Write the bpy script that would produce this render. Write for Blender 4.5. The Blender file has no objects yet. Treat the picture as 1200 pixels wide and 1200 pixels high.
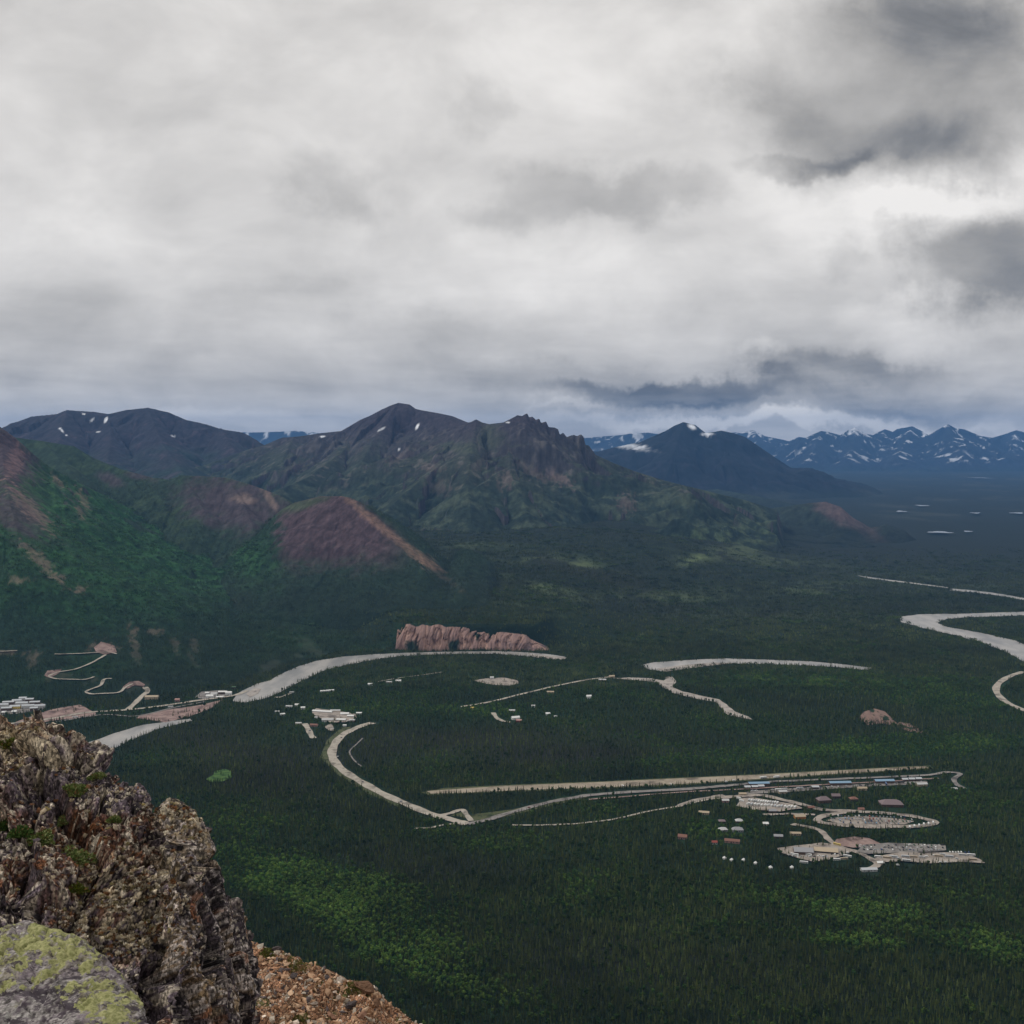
import bpy, bmesh, math, random
import numpy as np
from mathutils import Vector, Matrix, Euler
from mathutils.bvhtree import BVHTree

random.seed(7)
RNG = np.random.default_rng(11)
SC = bpy.context.scene
COL = SC.collection

# ------------------------------------------------------------------ camera
H = 600.0                     # camera height above the valley floor, metres
F = 1300.0 / 1200.0           # focal length in picture widths
PITCH = math.atan(80.0 / 1300.0)
cam_d = bpy.data.cameras.new('camera')
cam_d.sensor_width = 36.0
cam_d.sensor_fit = 'HORIZONTAL'
cam_d.lens = 36.0 * F
cam_d.clip_start = 0.1
cam_d.clip_end = 300000.0
cam = bpy.data.objects.new('camera', cam_d)
COL.objects.link(cam)
cam.location = (0, 0, H)
cam.rotation_euler = (math.pi / 2 - PITCH, 0, 0)
SC.camera = cam
CP, SP = math.cos(PITCH), math.sin(PITCH)


def ray(px, py):
    """picture position (1200 px frame) -> world direction scaled to y = 1"""
    a = (np.asarray(px, float) - 600.0) / 1300.0
    b = -(np.asarray(py, float) - 600.0) / 1300.0
    y = CP + b * SP
    z = -SP + b * CP
    return a / y, z / y


def at_depth(px, py, Y):
    dx, dz = ray(px, py)
    return np.stack([dx * Y, np.asarray(Y, float) + 0 * dx, H + dz * Y], -1)


def on_floor(px, py, z=0.0):
    dx, dz = ray(px, py)
    Y = (z - H) / dz
    return np.stack([dx * Y, Y, z + 0 * Y], -1)


def to_px(x, y, z):
    zz = z - H
    d = y * CP - zz * SP
    d = np.maximum(d, 1e-3)
    return 600.0 + 1300.0 * x / d, 600.0 - 1300.0 * (y * SP + zz * CP) / d


# ------------------------------------------------------------------ light
SUN_EL, SUN_AZ = math.radians(48), math.radians(-72)   # azimuth from +Y towards +X
sun_d = bpy.data.lights.new('sun', 'SUN')
sun_d.energy = 1.5
sun_d.angle = math.radians(10)
sun_d.color = (1.0, 0.955, 0.88)
sun = bpy.data.objects.new('sun', sun_d)
COL.objects.link(sun)
sv = Vector((math.sin(SUN_AZ) * math.cos(SUN_EL), math.cos(SUN_AZ) * math.cos(SUN_EL), math.sin(SUN_EL)))
sun.rotation_euler = sv.to_track_quat('Z', 'Y').to_euler()
SC.view_settings.view_transform = 'Standard'
SC.view_settings.look = 'None'
SC.view_settings.exposure = 0.0
SC.view_settings.gamma = 1.0
SC.cycles.max_bounces = 4
SC.cycles.diffuse_bounces = 2
SC.cycles.glossy_bounces = 2
SC.cycles.transmission_bounces = 2
SC.cycles.volume_bounces = 0
SC.cycles.transparent_max_bounces = 4
SC.cycles.caustics_reflective = False
SC.cycles.caustics_refractive = False
SC.cycles.use_denoising = True


class NT:
    """tiny helper to write node trees as expressions"""
    def __init__(s, tree):
        s.t = tree

    def n(s, kind, **kw):
        nd = s.t.nodes.new(kind)
        for k, v in kw.items():
            setattr(nd, k, v)
        return nd

    def put(s, sock, v):
        if isinstance(v, bpy.types.NodeSocket):
            s.t.links.new(v, sock)
        elif v is not None:
            if isinstance(v, (tuple, list)) and len(v) == 3 and sock.type == 'RGBA':
                v = (*v, 1.0)
            sock.default_value = v

    def m(s, op, a, b=None, c=None, clamp=False):
        nd = s.n('ShaderNodeMath', operation=op, use_clamp=clamp)
        s.put(nd.inputs[0], a)
        if b is not None: s.put(nd.inputs[1], b)
        if c is not None: s.put(nd.inputs[2], c)
        return nd.outputs[0]

    def v(s, op, a, b=None, out=0):
        nd = s.n('ShaderNodeVectorMath', operation=op)
        s.put(nd.inputs[0], a)
        if b is not None:
            if op == 'SCALE': s.put(nd.inputs['Scale'], b)
            else: s.put(nd.inputs[1], b)
        return nd.outputs[out]

    def noise(s, vec, scale, detail=4.0, rough=0.5, dist=0.0, dims='3D', color=False):
        nd = s.n('ShaderNodeTexNoise', noise_dimensions=dims)
        s.put(nd.inputs['Vector'], vec)
        nd.inputs['Scale'].default_value = scale
        nd.inputs['Detail'].default_value = detail
        nd.inputs['Roughness'].default_value = rough
        nd.inputs['Distortion'].default_value = dist
        return nd.outputs['Color' if color else 'Fac']

    def voro(s, vec, scale, feature='F1', out='Distance', rand=1.0):
        nd = s.n('ShaderNodeTexVoronoi', feature=feature)
        s.put(nd.inputs['Vector'], vec)
        nd.inputs['Scale'].default_value = scale
        nd.inputs['Randomness'].default_value = rand
        return nd.outputs[out]

    def ss(s, x, a, b, lo=0.0, hi=1.0):
        nd = s.n('ShaderNodeMapRange', interpolation_type='SMOOTHSTEP')
        s.put(nd.inputs['Value'], x)
        nd.inputs['From Min'].default_value = a
        nd.inputs['From Max'].default_value = b
        nd.inputs['To Min'].default_value = lo
        nd.inputs['To Max'].default_value = hi
        return nd.outputs['Result']

    def mix(s, f, a, b, mode='MIX'):
        nd = s.n('ShaderNodeMix', data_type='RGBA', blend_type=mode)
        s.put(nd.inputs['Factor'], f)
        s.put(nd.inputs['A'], a) if False else s.put(nd.inputs[6], a)
        s.put(nd.inputs[7], b)
        return nd.outputs[2]

    def xyz(s, v):
        nd = s.n('ShaderNodeSeparateXYZ')
        s.put(nd.inputs[0], v)
        return nd.outputs

    def comb(s, x, y, z):
        nd = s.n('ShaderNodeCombineXYZ')
        s.put(nd.inputs[0], x); s.put(nd.inputs[1], y); s.put(nd.inputs[2], z)
        return nd.outputs[0]


# ------------------------------------------------------------------ sky: overcast cloud deck over a Nishita sky
world = bpy.data.worlds.new('World')
SC.world = world
world.use_nodes = True
wt = world.node_tree
wt.nodes.clear()
q = NT(wt)
d = q.n('ShaderNodeTexCoord').outputs['Generated']
dx_, dy_, dz_ = q.xyz(d)
zc = q.m('MAXIMUM', dz_, 0.0)
zp = q.m('ADD', zc, 0.09)
P = q.comb(q.m('DIVIDE', dx_, zp), q.m('DIVIDE', dy_, zp), 0.0)
# heading / elevation tangents of the direction, used to place the big cloud masses in the sky
yy = q.m('MAXIMUM', dy_, 0.15)
A = q.comb(q.m('DIVIDE', dx_, yy), q.m('DIVIDE', dz_, yy), 0.0)
nw = q.noise(P, 0.62, 5.0, 0.55, 0.2, color=True)
nwc = q.v('SUBTRACT', nw, (0.5, 0.5, 0.5))
nA = q.v('SUBTRACT', q.noise(A, 7.0, 6.0, 0.62, 0.0, color=True), (0.5, 0.5, 0.5))
Aw = q.v('ADD', A, q.v('MULTIPLY', nA, (0.20, 0.13, 0.0)))
big = q.noise(P, 0.33, 7.0, 0.56, 0.25)
med = q.noise(q.v('ADD', P, q.v('SCALE', nwc, 0.9)), 1.05, 7.0, 0.6, 0.1)
fine = q.noise(q.v('MULTIPLY', A, (1.0, 1.45, 1.0)), 6.5, 9.0, 0.56, 0.35)
val = q.m('MULTIPLY_ADD', q.m('SUBTRACT', big, 0.5), 0.50, 0.70)
val = q.m('MULTIPLY_ADD', q.m('SUBTRACT', med, 0.5), 0.30, val)
val = q.m('MULTIPLY_ADD', q.m('SUBTRACT', fine, 0.5), 0.62, val)
# thicker deck lower down
val = q.m('MULTIPLY_ADD', q.ss(dz_, 0.02, 0.20, -0.12, 0.0), 1.0, val)
BLOBS = [  # px, py, rx, ry, inner, outer, delta
    (1065, 100, 200, 125, .55, 1.1, -.30), (1160, 20, 190, 80, .2, 1.0, -.10), (950, 185, 110, 22, .45, .95, -.17),
    (880, 110, 90, 70, .3, 1.1, -.08), (700, 222, 170, 42, .35, .95, -.17), (1165, 310, 120, 72, .45, 1.1, -.32), (985, 292, 42, 34, .2, 1.0, -.13),
    (368, 222, 58, 54, .1, 1.1, -.13), (395, 262, 60, 24, .1, 1.1, -.08), (585, 255, 80, 26, .2, 1.0, -.14), (562, 135, 44, 34, .2, 1.0, -.10),
    (800, 456, 215, 22, .45, 1.0, -.34), (900, 476, 300, 12, .3, 1.1, -.14), (1095, 190, 130, 50, .3, 1.1, -.12), (640, 432, 170, 26, .2, 1.1, -.12), (990, 428, 150, 22, .3, 1.1, -.20),
    (1080, 462, 140, 22, .3, 1.1, -.12), (240, 440, 330, 40, .2, 1.2, -.09), (430, 400, 200, 30, .2, 1.2, -.05), (240, 120, 200, 60, .2, 1.0, -.07), (330, 345, 150, 30, .2, 1.0, -.05), (440, 500, 300, 12, .2, 1.2, -.03),
    (1010, 238, 200, 66, .3, 1.1, .17), (700, 60, 170, 80, .2, 1.1, .11), (560, 330, 320, 60, .2, 1.1, .07),
    (893, 420, 44, 15, .1, 1.1, .20), (900, 498, 330, 12, .3, 1.1, .30), (250, 495, 260, 14, .2, 1.1, .10), (1080, 375, 130, 34, .3, 1.1, .14),
    (650, 478, 60, 6, .3, 1.1, .13), (120, 200, 230, 130, .2, 1.1, .04), (1130, 240, 120, 26, .3, 1.1, .14), (960, 60, 70, 40, .2, 1.1, .08), (780, 330, 170, 70, .2, 1.1, .08),
]
for (bx, by, rx, ry, i0, i1, dl) in BLOBS:
    cx, cz = [float(t) for t in ray(bx, by)]
    e = q.v('MULTIPLY', q.v('SUBTRACT', Aw, (cx, cz, 0.0)), (1300.0 / rx, 1300.0 / ry, 0.0))
    ln = q.v('LENGTH', e, out=1)
    val = q.m('ADD', val, q.ss(ln, i0, i1 + 0.10, dl, 0.0))
val = q.m('MAXIMUM', q.m('MINIMUM', val, 0.92), 0.14)
# thick cloud reads blue grey, thin cloud warm white; blue cast towards the horizon
tint = q.mix(q.ss(val, 0.12, 0.40), (0.96, 0.99, 1.04), (1.03, 1.0, 0.965))
tint = q.mix(q.ss(dz_, 0.02, 0.15, 0.7, 0.0), tint, (1.04, 1.0, 0.96))
hazy = q.ss(dz_, -0.02, 0.0)
cv = q.n('ShaderNodeVectorMath', operation='SCALE')
wt.links.new(tint, cv.inputs[0]); wt.links.new(val, cv.inputs['Scale'])
ccol = q.mix(hazy, (0.03, 0.04, 0.04), cv.outputs[0])
bgc = q.n('ShaderNodeBackground'); wt.links.new(ccol, bgc.inputs[0]); bgc.inputs[1].default_value = 1.0
sky = q.n('ShaderNodeTexSky', sky_type='NISHITA')
sky.sun_disc = False
sky.sun_elevation = SUN_EL
sky.sun_rotation = SUN_AZ
bgs = q.n('ShaderNodeBackground'); wt.links.new(sky.outputs[0], bgs.inputs[0]); bgs.inputs[1].default_value = 0.08
ms = q.n('ShaderNodeMixShader'); ms.inputs[0].default_value = 0.985
wt.links.new(bgs.outputs[0], ms.inputs[1]); wt.links.new(bgc.outputs[0], ms.inputs[2])
wo = q.n('ShaderNodeOutputWorld'); wt.links.new(ms.outputs[0], wo.inputs[0])
world.cycles.sampling_method = 'MANUAL'
world.cycles.sample_map_resolution = 512


# ------------------------------------------------------------------ numpy noise
def _h(ix, iy, iz, seed):
    h = (ix.astype(np.int64) * 374761393 + iy.astype(np.int64) * 668265263 + iz.astype(np.int64) * 2147483647 + seed * 974634777) & 0xFFFFFFFF
    h = ((h ^ (h >> 13)) * 1274126177) & 0xFFFFFFFF
    h = ((h ^ (h >> 15)) * 2246822519) & 0xFFFFFFFF
    return (h ^ (h >> 16)) & 0xFFFFFFFF


def perlin2(x, y, seed=0):
    x0 = np.floor(x); y0 = np.floor(y)
    fx = x - x0; fy = y - y0
    ux = fx * fx * fx * (fx * (fx * 6 - 15) + 10); uy = fy * fy * fy * (fy * (fy * 6 - 15) + 10)
    z = np.zeros_like(x0)
    def g(ax, ay, ox, oy):
        a = _h(ax, ay, z, seed).astype(np.float64) * (2 * math.pi / 4294967296.0)
        return np.cos(a) * ox + np.sin(a) * oy
    n00 = g(x0, y0, fx, fy); n10 = g(x0 + 1, y0, fx - 1, fy)
    n01 = g(x0, y0 + 1, fx, fy - 1); n11 = g(x0 + 1, y0 + 1, fx - 1, fy - 1)
    a = n00 + (n10 - n00) * ux; b = n01 + (n11 - n01) * ux
    return (a + (b - a) * uy) * 1.5


def vnoise3(x, y, z, seed=0):
    x0 = np.floor(x); y0 = np.floor(y); z0 = np.floor(z)
    fx = x - x0; fy = y - y0; fz = z - z0
    fx = fx * fx * (3 - 2 * fx); fy = fy * fy * (3 - 2 * fy); fz = fz * fz * (3 - 2 * fz)
    def g(i, j, k):
        return _h(x0 + i, y0 + j, z0 + k, seed) * (2.0 / 4294967296.0) - 1.0
    r = 0
    for i in (0, 1):
        wx = fx if i else 1 - fx
        for j in (0, 1):
            wy = fy if j else 1 - fy
            for k in (0, 1):
                r = r + g(i, j, k) * wx * wy * (fz if k else 1 - fz)
    return r


def fbm2(x, y, octv=5, seed=0, gain=0.5):
    r = 0; a = 1.0; t = 0
    for o in range(octv):
        r = r + a * perlin2(x, y, seed + o); t += a
        x = x * 2.03 + 17.1; y = y * 2.03 - 9.7; a *= gain
    return r / t


def ridged2(x, y, octv=5, seed=0, gain=0.5):
    r = 0; a = 1.0; t = 0; w = 1.0
    for o in range(octv):
        n = 1 - np.abs(perlin2(x, y, seed + o)) * 1.6
        n = np.clip(n, 0, 1) ** 2 * w
        w = np.clip(n * 1.8, 0, 1)
        r = r + a * n; t += a
        x = x * 2.07 + 5.3; y = y * 2.07 + 11.9; a *= gain
    return r / t


def fbm3(p, octv=4, seed=0, gain=0.5):
    x, y, z = p[:, 0], p[:, 1], p[:, 2]
    r = 0; a = 1.0; t = 0
    for o in range(octv):
        r = r + a * vnoise3(x, y, z, seed + o); t += a
        x = x * 2.03 + 3.1; y = y * 2.03 + 7.7; z = z * 2.03 + 1.3; a *= gain
    return r / t


def worley3(p, seed=0, tilt=False):
    """F1, F2 and a random value per nearest cell (and a random plane through each cell)"""
    x0 = np.floor(p)
    n = len(p)
    f1 = np.full(n, 9.0); f2 = np.full(n, 9.0); cid = np.zeros(n); tl = np.zeros(n)
    for i in (-1, 0, 1):
        for j in (-1, 0, 1):
            for k in (-1, 0, 1):
                c = x0 + np.array([i, j, k])
                hx = _h(c[:, 0], c[:, 1], c[:, 2], seed) / 4294967296.0
                hy = _h(c[:, 0], c[:, 1], c[:, 2], seed + 1) / 4294967296.0
                hz = _h(c[:, 0], c[:, 1], c[:, 2], seed + 2) / 4294967296.0
                dd = np.sqrt((c[:, 0] + hx - p[:, 0]) ** 2 + (c[:, 1] + hy - p[:, 1]) ** 2 + (c[:, 2] + hz - p[:, 2]) ** 2)
                near = dd < f1
                f2 = np.where(near, f1, np.minimum(f2, dd))
                cid = np.where(near, hx * 7.3 % 1.0, cid)
                if tilt: tl = np.where(near, (hx * 5.1 % 1 - .5) * (p[:, 0] - c[:, 0] - hx) + (hy * 9.7 % 1 - .5) * (p[:, 1] - c[:, 1] - hy) + (hz * 3.9 % 1 - .5) * (p[:, 2] - c[:, 2] - hz), tl)
                f1 = np.where(near, dd, f1)
    return (f1, f2, cid, tl) if tilt else (f1, f2, cid)


def ss(x, a, b):
    t = np.clip((np.asarray(x, float) - a) / (b - a), 0, 1)
    return t * t * (3 - 2 * t)


# ------------------------------------------------------------------ mesh helpers
def mesh_np(name, V, Fq, col=None, smooth=True, attr='cover', extra=None):
    V = np.asarray(V, np.float32); Fq = np.asarray(Fq, np.int32)
    me = bpy.data.meshes.new(name)
    me.vertices.add(len(V)); me.vertices.foreach_set('co', V.ravel())
    k = Fq.shape[1] if len(Fq) else 4
    me.loops.add(Fq.size); me.loops.foreach_set('vertex_index', Fq.ravel())
    me.polygons.add(len(Fq))
    me.polygons.foreach_set('loop_start', np.arange(0, Fq.size, k, dtype=np.int32))
    me.polygons.foreach_set('loop_total', np.full(len(Fq), k, np.int32))
    if len(Fq):
        me.polygons.foreach_set('use_smooth', np.full(len(Fq), smooth, bool))
    me.update(calc_edges=True)
    if col is not None:
        at = me.attributes.new(attr, 'FLOAT_COLOR', 'POINT')
        c4 = np.ones((len(V), 4), np.float32); c4[:, :3] = col
        at.data.foreach_set('color', c4.ravel())
    return me


def add(name, me, mat=None, parent=None, label=None, cat=None, group=None, kind=None):
    o = bpy.data.objects.new(name, me)
    COL.objects.link(o)
    if mat is not None and me is not None:
        for mm in (mat if isinstance(mat, (list, tuple)) else [mat]):
            me.materials.append(mm)
    if parent is not None: o.parent = parent
    return tag(o, label, cat, group, kind)


def tag(o, label=None, cat=None, group=None, kind=None):
    if label: o['label'] = label
    if cat: o['category'] = cat
    if group: o['group'] = group
    if kind: o['kind'] = kind
    return o


def grid_faces(nu, nv):
    i = np.arange(nu * nv).reshape(nv, nu)
    return np.stack([i[:-1, :-1].ravel(), i[:-1, 1:].ravel(), i[1:, 1:].ravel(), i[1:, :-1].ravel()], 1)


def mat_new(name):
    m = bpy.data.materials.new(name)
    m.use_nodes = True
    m.node_tree.nodes.clear()
    qq = NT(m.node_tree)
    b = qq.n('ShaderNodeBsdfPrincipled')
    o = qq.n('ShaderNodeOutputMaterial')
    m.node_tree.links.new(b.outputs[0], o.inputs[0])
    b.inputs['Specular IOR Level'].default_value = 0.15
    b.inputs['Roughness'].default_value = 0.9
    return m, qq, b


def mat_plain(name, col, rough=0.8, spec=0.3, var=0.12, scale=0.6, metal=0.0):
    m, qq, b = mat_new(name)
    pos = qq.n('ShaderNodeNewGeometry').outputs['Position']
    nz = qq.noise(pos, scale, 4.0, 0.6)
    c = qq.mix(nz, tuple(x * (1 - var) for x in col), tuple(min(1, x * (1 + var)) for x in col))
    qq.put(b.inputs['Base Color'], c)
    b.inputs['Roughness'].default_value = rough
    b.inputs['Specular IOR Level'].default_value = spec
    b.inputs['Metallic'].default_value = metal
    return m


def mat_terrain(name, nscale, var=0.35, bump=0.0, bscale=0.05):
    """cover colour from the mesh, broken up by finer procedural noise"""
    m, qq, b = mat_new(name)
    at = qq.n('ShaderNodeAttribute', attribute_name='cover').outputs['Color']
    pos = qq.n('ShaderNodeNewGeometry').outputs['Position']
    n1 = qq.noise(pos, nscale, 5.0, 0.65)
    f = qq.m('MULTIPLY_ADD', qq.m('SUBTRACT', n1, 0.5), var * 4, 1.0)
    f = qq.m('MAXIMUM', f, 0.35)
    qq.put(b.inputs['Base Color'], qq.v('SCALE', at, f))
    b.inputs['Specular IOR Level'].default_value = 0.05
    if bump:
        bp = qq.n('ShaderNodeBump'); bp.inputs['Distance'].default_value = bump; bp.inputs['Strength'].default_value = 1.0
        qq.put(bp.inputs['Height'], qq.noise(pos, bscale, 4.0, 0.7))
        qq.put(b.inputs['Normal'], bp.outputs[0])
    return m


# ------------------------------------------------------------------ valley floor heights
def floor_h(x, y):
    px = 600 + 1300 * x / y          # heading of the point as seen from the summit
    w = ss(-px, -740, -640) * ss(px, 385, 475)
    right = 1 - ss(px, 700, 1000)
    ins = ss(px, 452, 468) * (1 - ss(px, 628, 650))
    wid = 27 + 260 * (1 - ins)
    tt = np.clip((y - 3235) / wid, 0, 1); tt = tt * tt * (3 - 2 * tt)
    T = (66 + 14 * ss(y, 3300, 3700)) * w * tt + 88 * (1 - w) * ss(y, 3500, 5200) * right
    T = T + 90 * ss(y, 3600, 5400) * right
    T = T * (1 - ss(y, 9000, 14000))
    roll = fbm2(x / 420.0, y / 420.0, 4, 91) * 34 * ss(y, 3500, 4600) * (1 - ss(px, 880, 1010))
    roll = roll + fbm2(x / 900.0, y / 1500.0, 3, 95) * 16 * ss(y, 5200, 9000)
    return T + roll


# ------------------------------------------------------------------ mountains
def seg_field(x, y, lines, k, p):
    best = np.full(x.shape, -1e9); D = np.full(x.shape, 1e9); S = np.zeros(x.shape); ZC = np.full(x.shape, 100.0)
    s0 = 0.0
    for ln in lines:
        pts = np.asarray(ln, float)
        for a, b in zip(pts[:-1], pts[1:]):
            ab = b[:2] - a[:2]; L2 = (ab ** 2).sum() + 1e-6; L = math.sqrt(L2)
            t = np.clip(((x - a[0]) * ab[0] + (y - a[1]) * ab[1]) / L2, 0, 1)
            dd = np.hypot(x - a[0] - t * ab[0], y - a[1] - t * ab[1])
            zc_ = np.maximum(a[2] + (b[2] - a[2]) * t, 30.0)
            u = dd / (k * zc_)
            h = np.where(u < 1, zc_ * np.maximum(1 - u, 0) ** p, -(u - 1) * 60)
            m = h > best
            best = np.where(m, h, best); D = np.where(m, dd, D); S = np.where(m, s0 + t * L, S); ZC = np.where(m, zc_, ZC)
            s0 += L
        s0 += 5000
    return best, D, S, ZC


MASSIFS = []


def massif(name, lines, k, p, pxr, yr, nu, nv, seed, cover, amp=0.16, wl=700.0, base=0.0, warp=90.0, gull=0.10, gw=150.0,
           rough=5.0, mat=None, label=None, power=1.0, cat=None, n0=350, front=None, blend=140, sky=None):
    L = [[tuple(at_depth(a, b, c)) for (a, b, c) in ln] for ln in lines]
    L = [[(q_[0], q_[1], q_[2] - base) for q_ in ln] for ln in L]
    u = np.linspace(pxr[0], pxr[1], nu); v = np.linspace(yr[0] ** power, yr[1] ** power, nv) ** (1 / power)
    PX, Y = np.meshgrid(u, v)
    X = (PX - 600) / 1300.0 * Y
    _, D0, _, _ = seg_field(X, Y, L, k, p)
    wf = ss(D0, 20, 500) * warp
    Xw = X + wf * fbm2(X / wl, Y / wl, 4, seed + 3) * 2.2
    Yw = Y + wf * fbm2(X / wl + 31, Y / wl + 7, 4, seed + 4) * 2.2
    h, D, S, ZC = seg_field(Xw, Yw, L, k, p)
    near = ss(D, 10, n0)
    rd = ridged2(X / wl, Y / wl, 6, seed) - 0.45
    gl = ridged2(S / gw + 0.3 * fbm2(X / 400, Y / 400, 2, seed + 9), D / (gw * 4.5), 4, seed + 20) - 0.5
    lowfade = 0.25 + 0.75 * ss(h, 0, 160)
    h = h + (amp * ZC * rd + gull * ZC * gl) * near * lowfade
    h = h + rough * fbm2(X / 60, Y / 60, 5, seed + 40, 0.6) * 1.5 * (0.35 + 0.65 * near)
    if front is not None:
        fy = np.interp(PX, [f_[0] for f_ in front], [f_[1] for f_ in front])
        g_ = np.clip((Y - fy) / 520.0, 0, 1) ** .75
        h = np.where(h > 0, h * g_, h) - 12 * (1 - ss(Y, fy - 5, fy + 60))
    if sky is not None:
        sx = np.array([s_[0] for s_ in sky], float); sy = np.array([s_[1] for s_ in sky], float)
        inr = (ss(u, sx[0], sx[0] + 25) * (1 - ss(u, sx[-1] - 25, sx[-1])))
        for it, (sm, fall) in enumerate(((9, None), (1, 75.0), (1, 45.0))):
            _, py_ = to_px(X, Y, h + base)
            jr = np.argmin(py_, axis=0); ar = np.arange(nu)
            Yc = Y[jr, ar]; zc_ = (h + base)[jr, ar]
            xw, _ = to_px(X[jr, ar], Yc, zc_)
            _, dz_t = ray(xw, np.interp(xw, sx, sy))
            zt = H + dz_t * Yc
            if fall is None:
                s_ = 1 + inr * (np.clip((zt - base) / np.maximum(zc_ - base, 20), .3, 1.6) - 1)
                s_ = np.clip(s_, .3, 1.6)
                kk = int(max(3, sm * nu / (u[-1] - u[0]))) | 1
                s_ = np.convolve(np.pad(s_, kk // 2, mode='edge'), np.ones(kk) / kk, 'valid')
                h = np.where(h > 0, h * s_[None, :], h)
            else:
                dz_v = inr * np.clip(zt - zc_, -120, 120)
                dist = np.abs(Y - Yc[None, :])
                h = h + dz_v[None, :] * np.exp(-(dist / fall) ** 2)
    edge = 1 - ss(Y, yr[0], yr[0] + .12 * (yr[1] - yr[0])) * ss(PX, pxr[0], pxr[0] + 40) * (1 - ss(PX, pxr[1] - 40, pxr[1]))
    h = h - edge * (60 + base * 2) * (1 - ss(h, 60, 200) * (PX < 200))
    Z = h + base
    # slope
    gy, gx = np.gradient(Z)
    dY = np.gradient(Y, axis=0); dX = np.gradient(X, axis=1)
    sl = np.hypot(gx / dX, gy / dY)
    lap = Z - (np.roll(Z, 3, 0) + np.roll(Z, -3, 0) + np.roll(Z, 3, 1) + np.roll(Z, -3, 1)) / 4
    ppx, ppy = to_px(X, Y, Z)
    col, fw = cover(X, Y, Z, sl, ppx, ppy, D, S, lap)
    col = col * (1 + .55 * fbm2(X / (yr[0] * .006), Y / (yr[0] * .016), 4, seed + 70, .65) * 1.4)[..., None]
    if blend:
        wb = (1 - ss(h, 8, blend)) * .9
        f3, fa_, fd_ = floor_cover(X, Y, Z, ppx, ppy)
        col = col * (1 - wb[..., None]) + f3 * wb[..., None]
    m = dict(u=u, v=v, Z=Z, col=col, fw=fw, yr=yr, pxr=pxr, power=power)
    MASSIFS.append(m)
    V = np.stack([X, Y, Z], -1).reshape(-1, 3)
    me = mesh_np(name, V, grid_faces(nu, nv), np.clip(col, 0.002, 0.9).reshape(-1, 3))
    add(name, me, mat, label=label, kind='structure')
    return m


def bil(m, x, y, what):
    px = 600 + 1300 * x / y
    fu = np.interp(px, m['u'], np.arange(len(m['u'])))
    fv = np.interp(y, m['v'], np.arange(len(m['v'])))
    i = np.clip(fu.astype(int), 0, len(m['u']) - 2); j = np.clip(fv.astype(int), 0, len(m['v']) - 2)
    a = fu - i; b = fv - j
    A_ = m[what]
    if A_.ndim == 3:
        a = a[:, None]; b = b[:, None]
    r = (A_[j, i] * (1 - a) + A_[j, i + 1] * a) * (1 - b) + (A_[j + 1, i] * (1 - a) + A_[j + 1, i + 1] * a) * b
    ok = (px >= m['u'][0]) & (px <= m['u'][-1]) & (y >= m['v'][0]) & (y <= m['v'][-1])
    return r, ok


def ground(x, y):
    """height of the ground there, which mountain owns it (-1: valley floor)"""
    x = np.atleast_1d(np.asarray(x, float)); y = np.atleast_1d(np.asarray(y, float))
    z = floor_h(x, y); own = np.full(len(x), -1)
    for i, m in enumerate(MASSIFS):
        r, ok = bil(m, x, y, 'Z')
        up = ok & (r > z)
        z = np.where(up, r, z); own = np.where(up, i, own)
    return z, own


def hit(pxs, pys, lift=0.0):
    """where the sight line through a picture position meets the ground"""
    out = []
    Ys = np.exp(np.linspace(math.log(1150), math.log(14000), 2600))
    for a, b in zip(np.atleast_1d(pxs), np.atleast_1d(pys)):
        dx, dz = ray(a, b)
        x = dx * Ys; z = H + dz * Ys
        g, _ = ground(x, Ys)
        idx = np.argmax(z < g)
        if not (z < g).any(): idx = len(Ys) - 1
        out.append((x[idx], Ys[idx], g[idx] + lift))
    return np.array(out)

# ------------------------------------------------------------------ ground cover
def blob(px, py, cx, cy, rx, ry, ang=0.0, soft=0.45, nz=None):
    c, s = math.cos(math.radians(ang)), math.sin(math.radians(ang))
    ax = (px - cx) * c + (py - cy) * s; ay = -(px - cx) * s + (py - cy) * c
    r = np.hypot(ax / rx, ay / ry)
    if nz is not None: r = r + nz
    return 1 - ss(r, 1 - soft, 1 + soft)


def lerp3(col, c, w):
    return col * (1 - w[..., None]) + np.array(c) * w[..., None]


SPRUCE = (0.017, 0.029, 0.018); DARK = (0.024, 0.025, 0.020); ASPEN = (0.028, 0.078, 0.024); TUNDRA = (0.050, 0.078, 0.040)
ROCK = (0.070, 0.054, 0.064); TAN = (0.30, 0.205, 0.17); PINK = (0.22, 0.135, 0.13); SNOW = (0.66, 0.69, 0.74)  # SNOW is greyed to carry the cloud shade lying on it


def base_noise(X, Y, s=1.0, seed=500):
    return fbm2(X / (260 * s), Y / (260 * s), 5, seed, 0.6)


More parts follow.
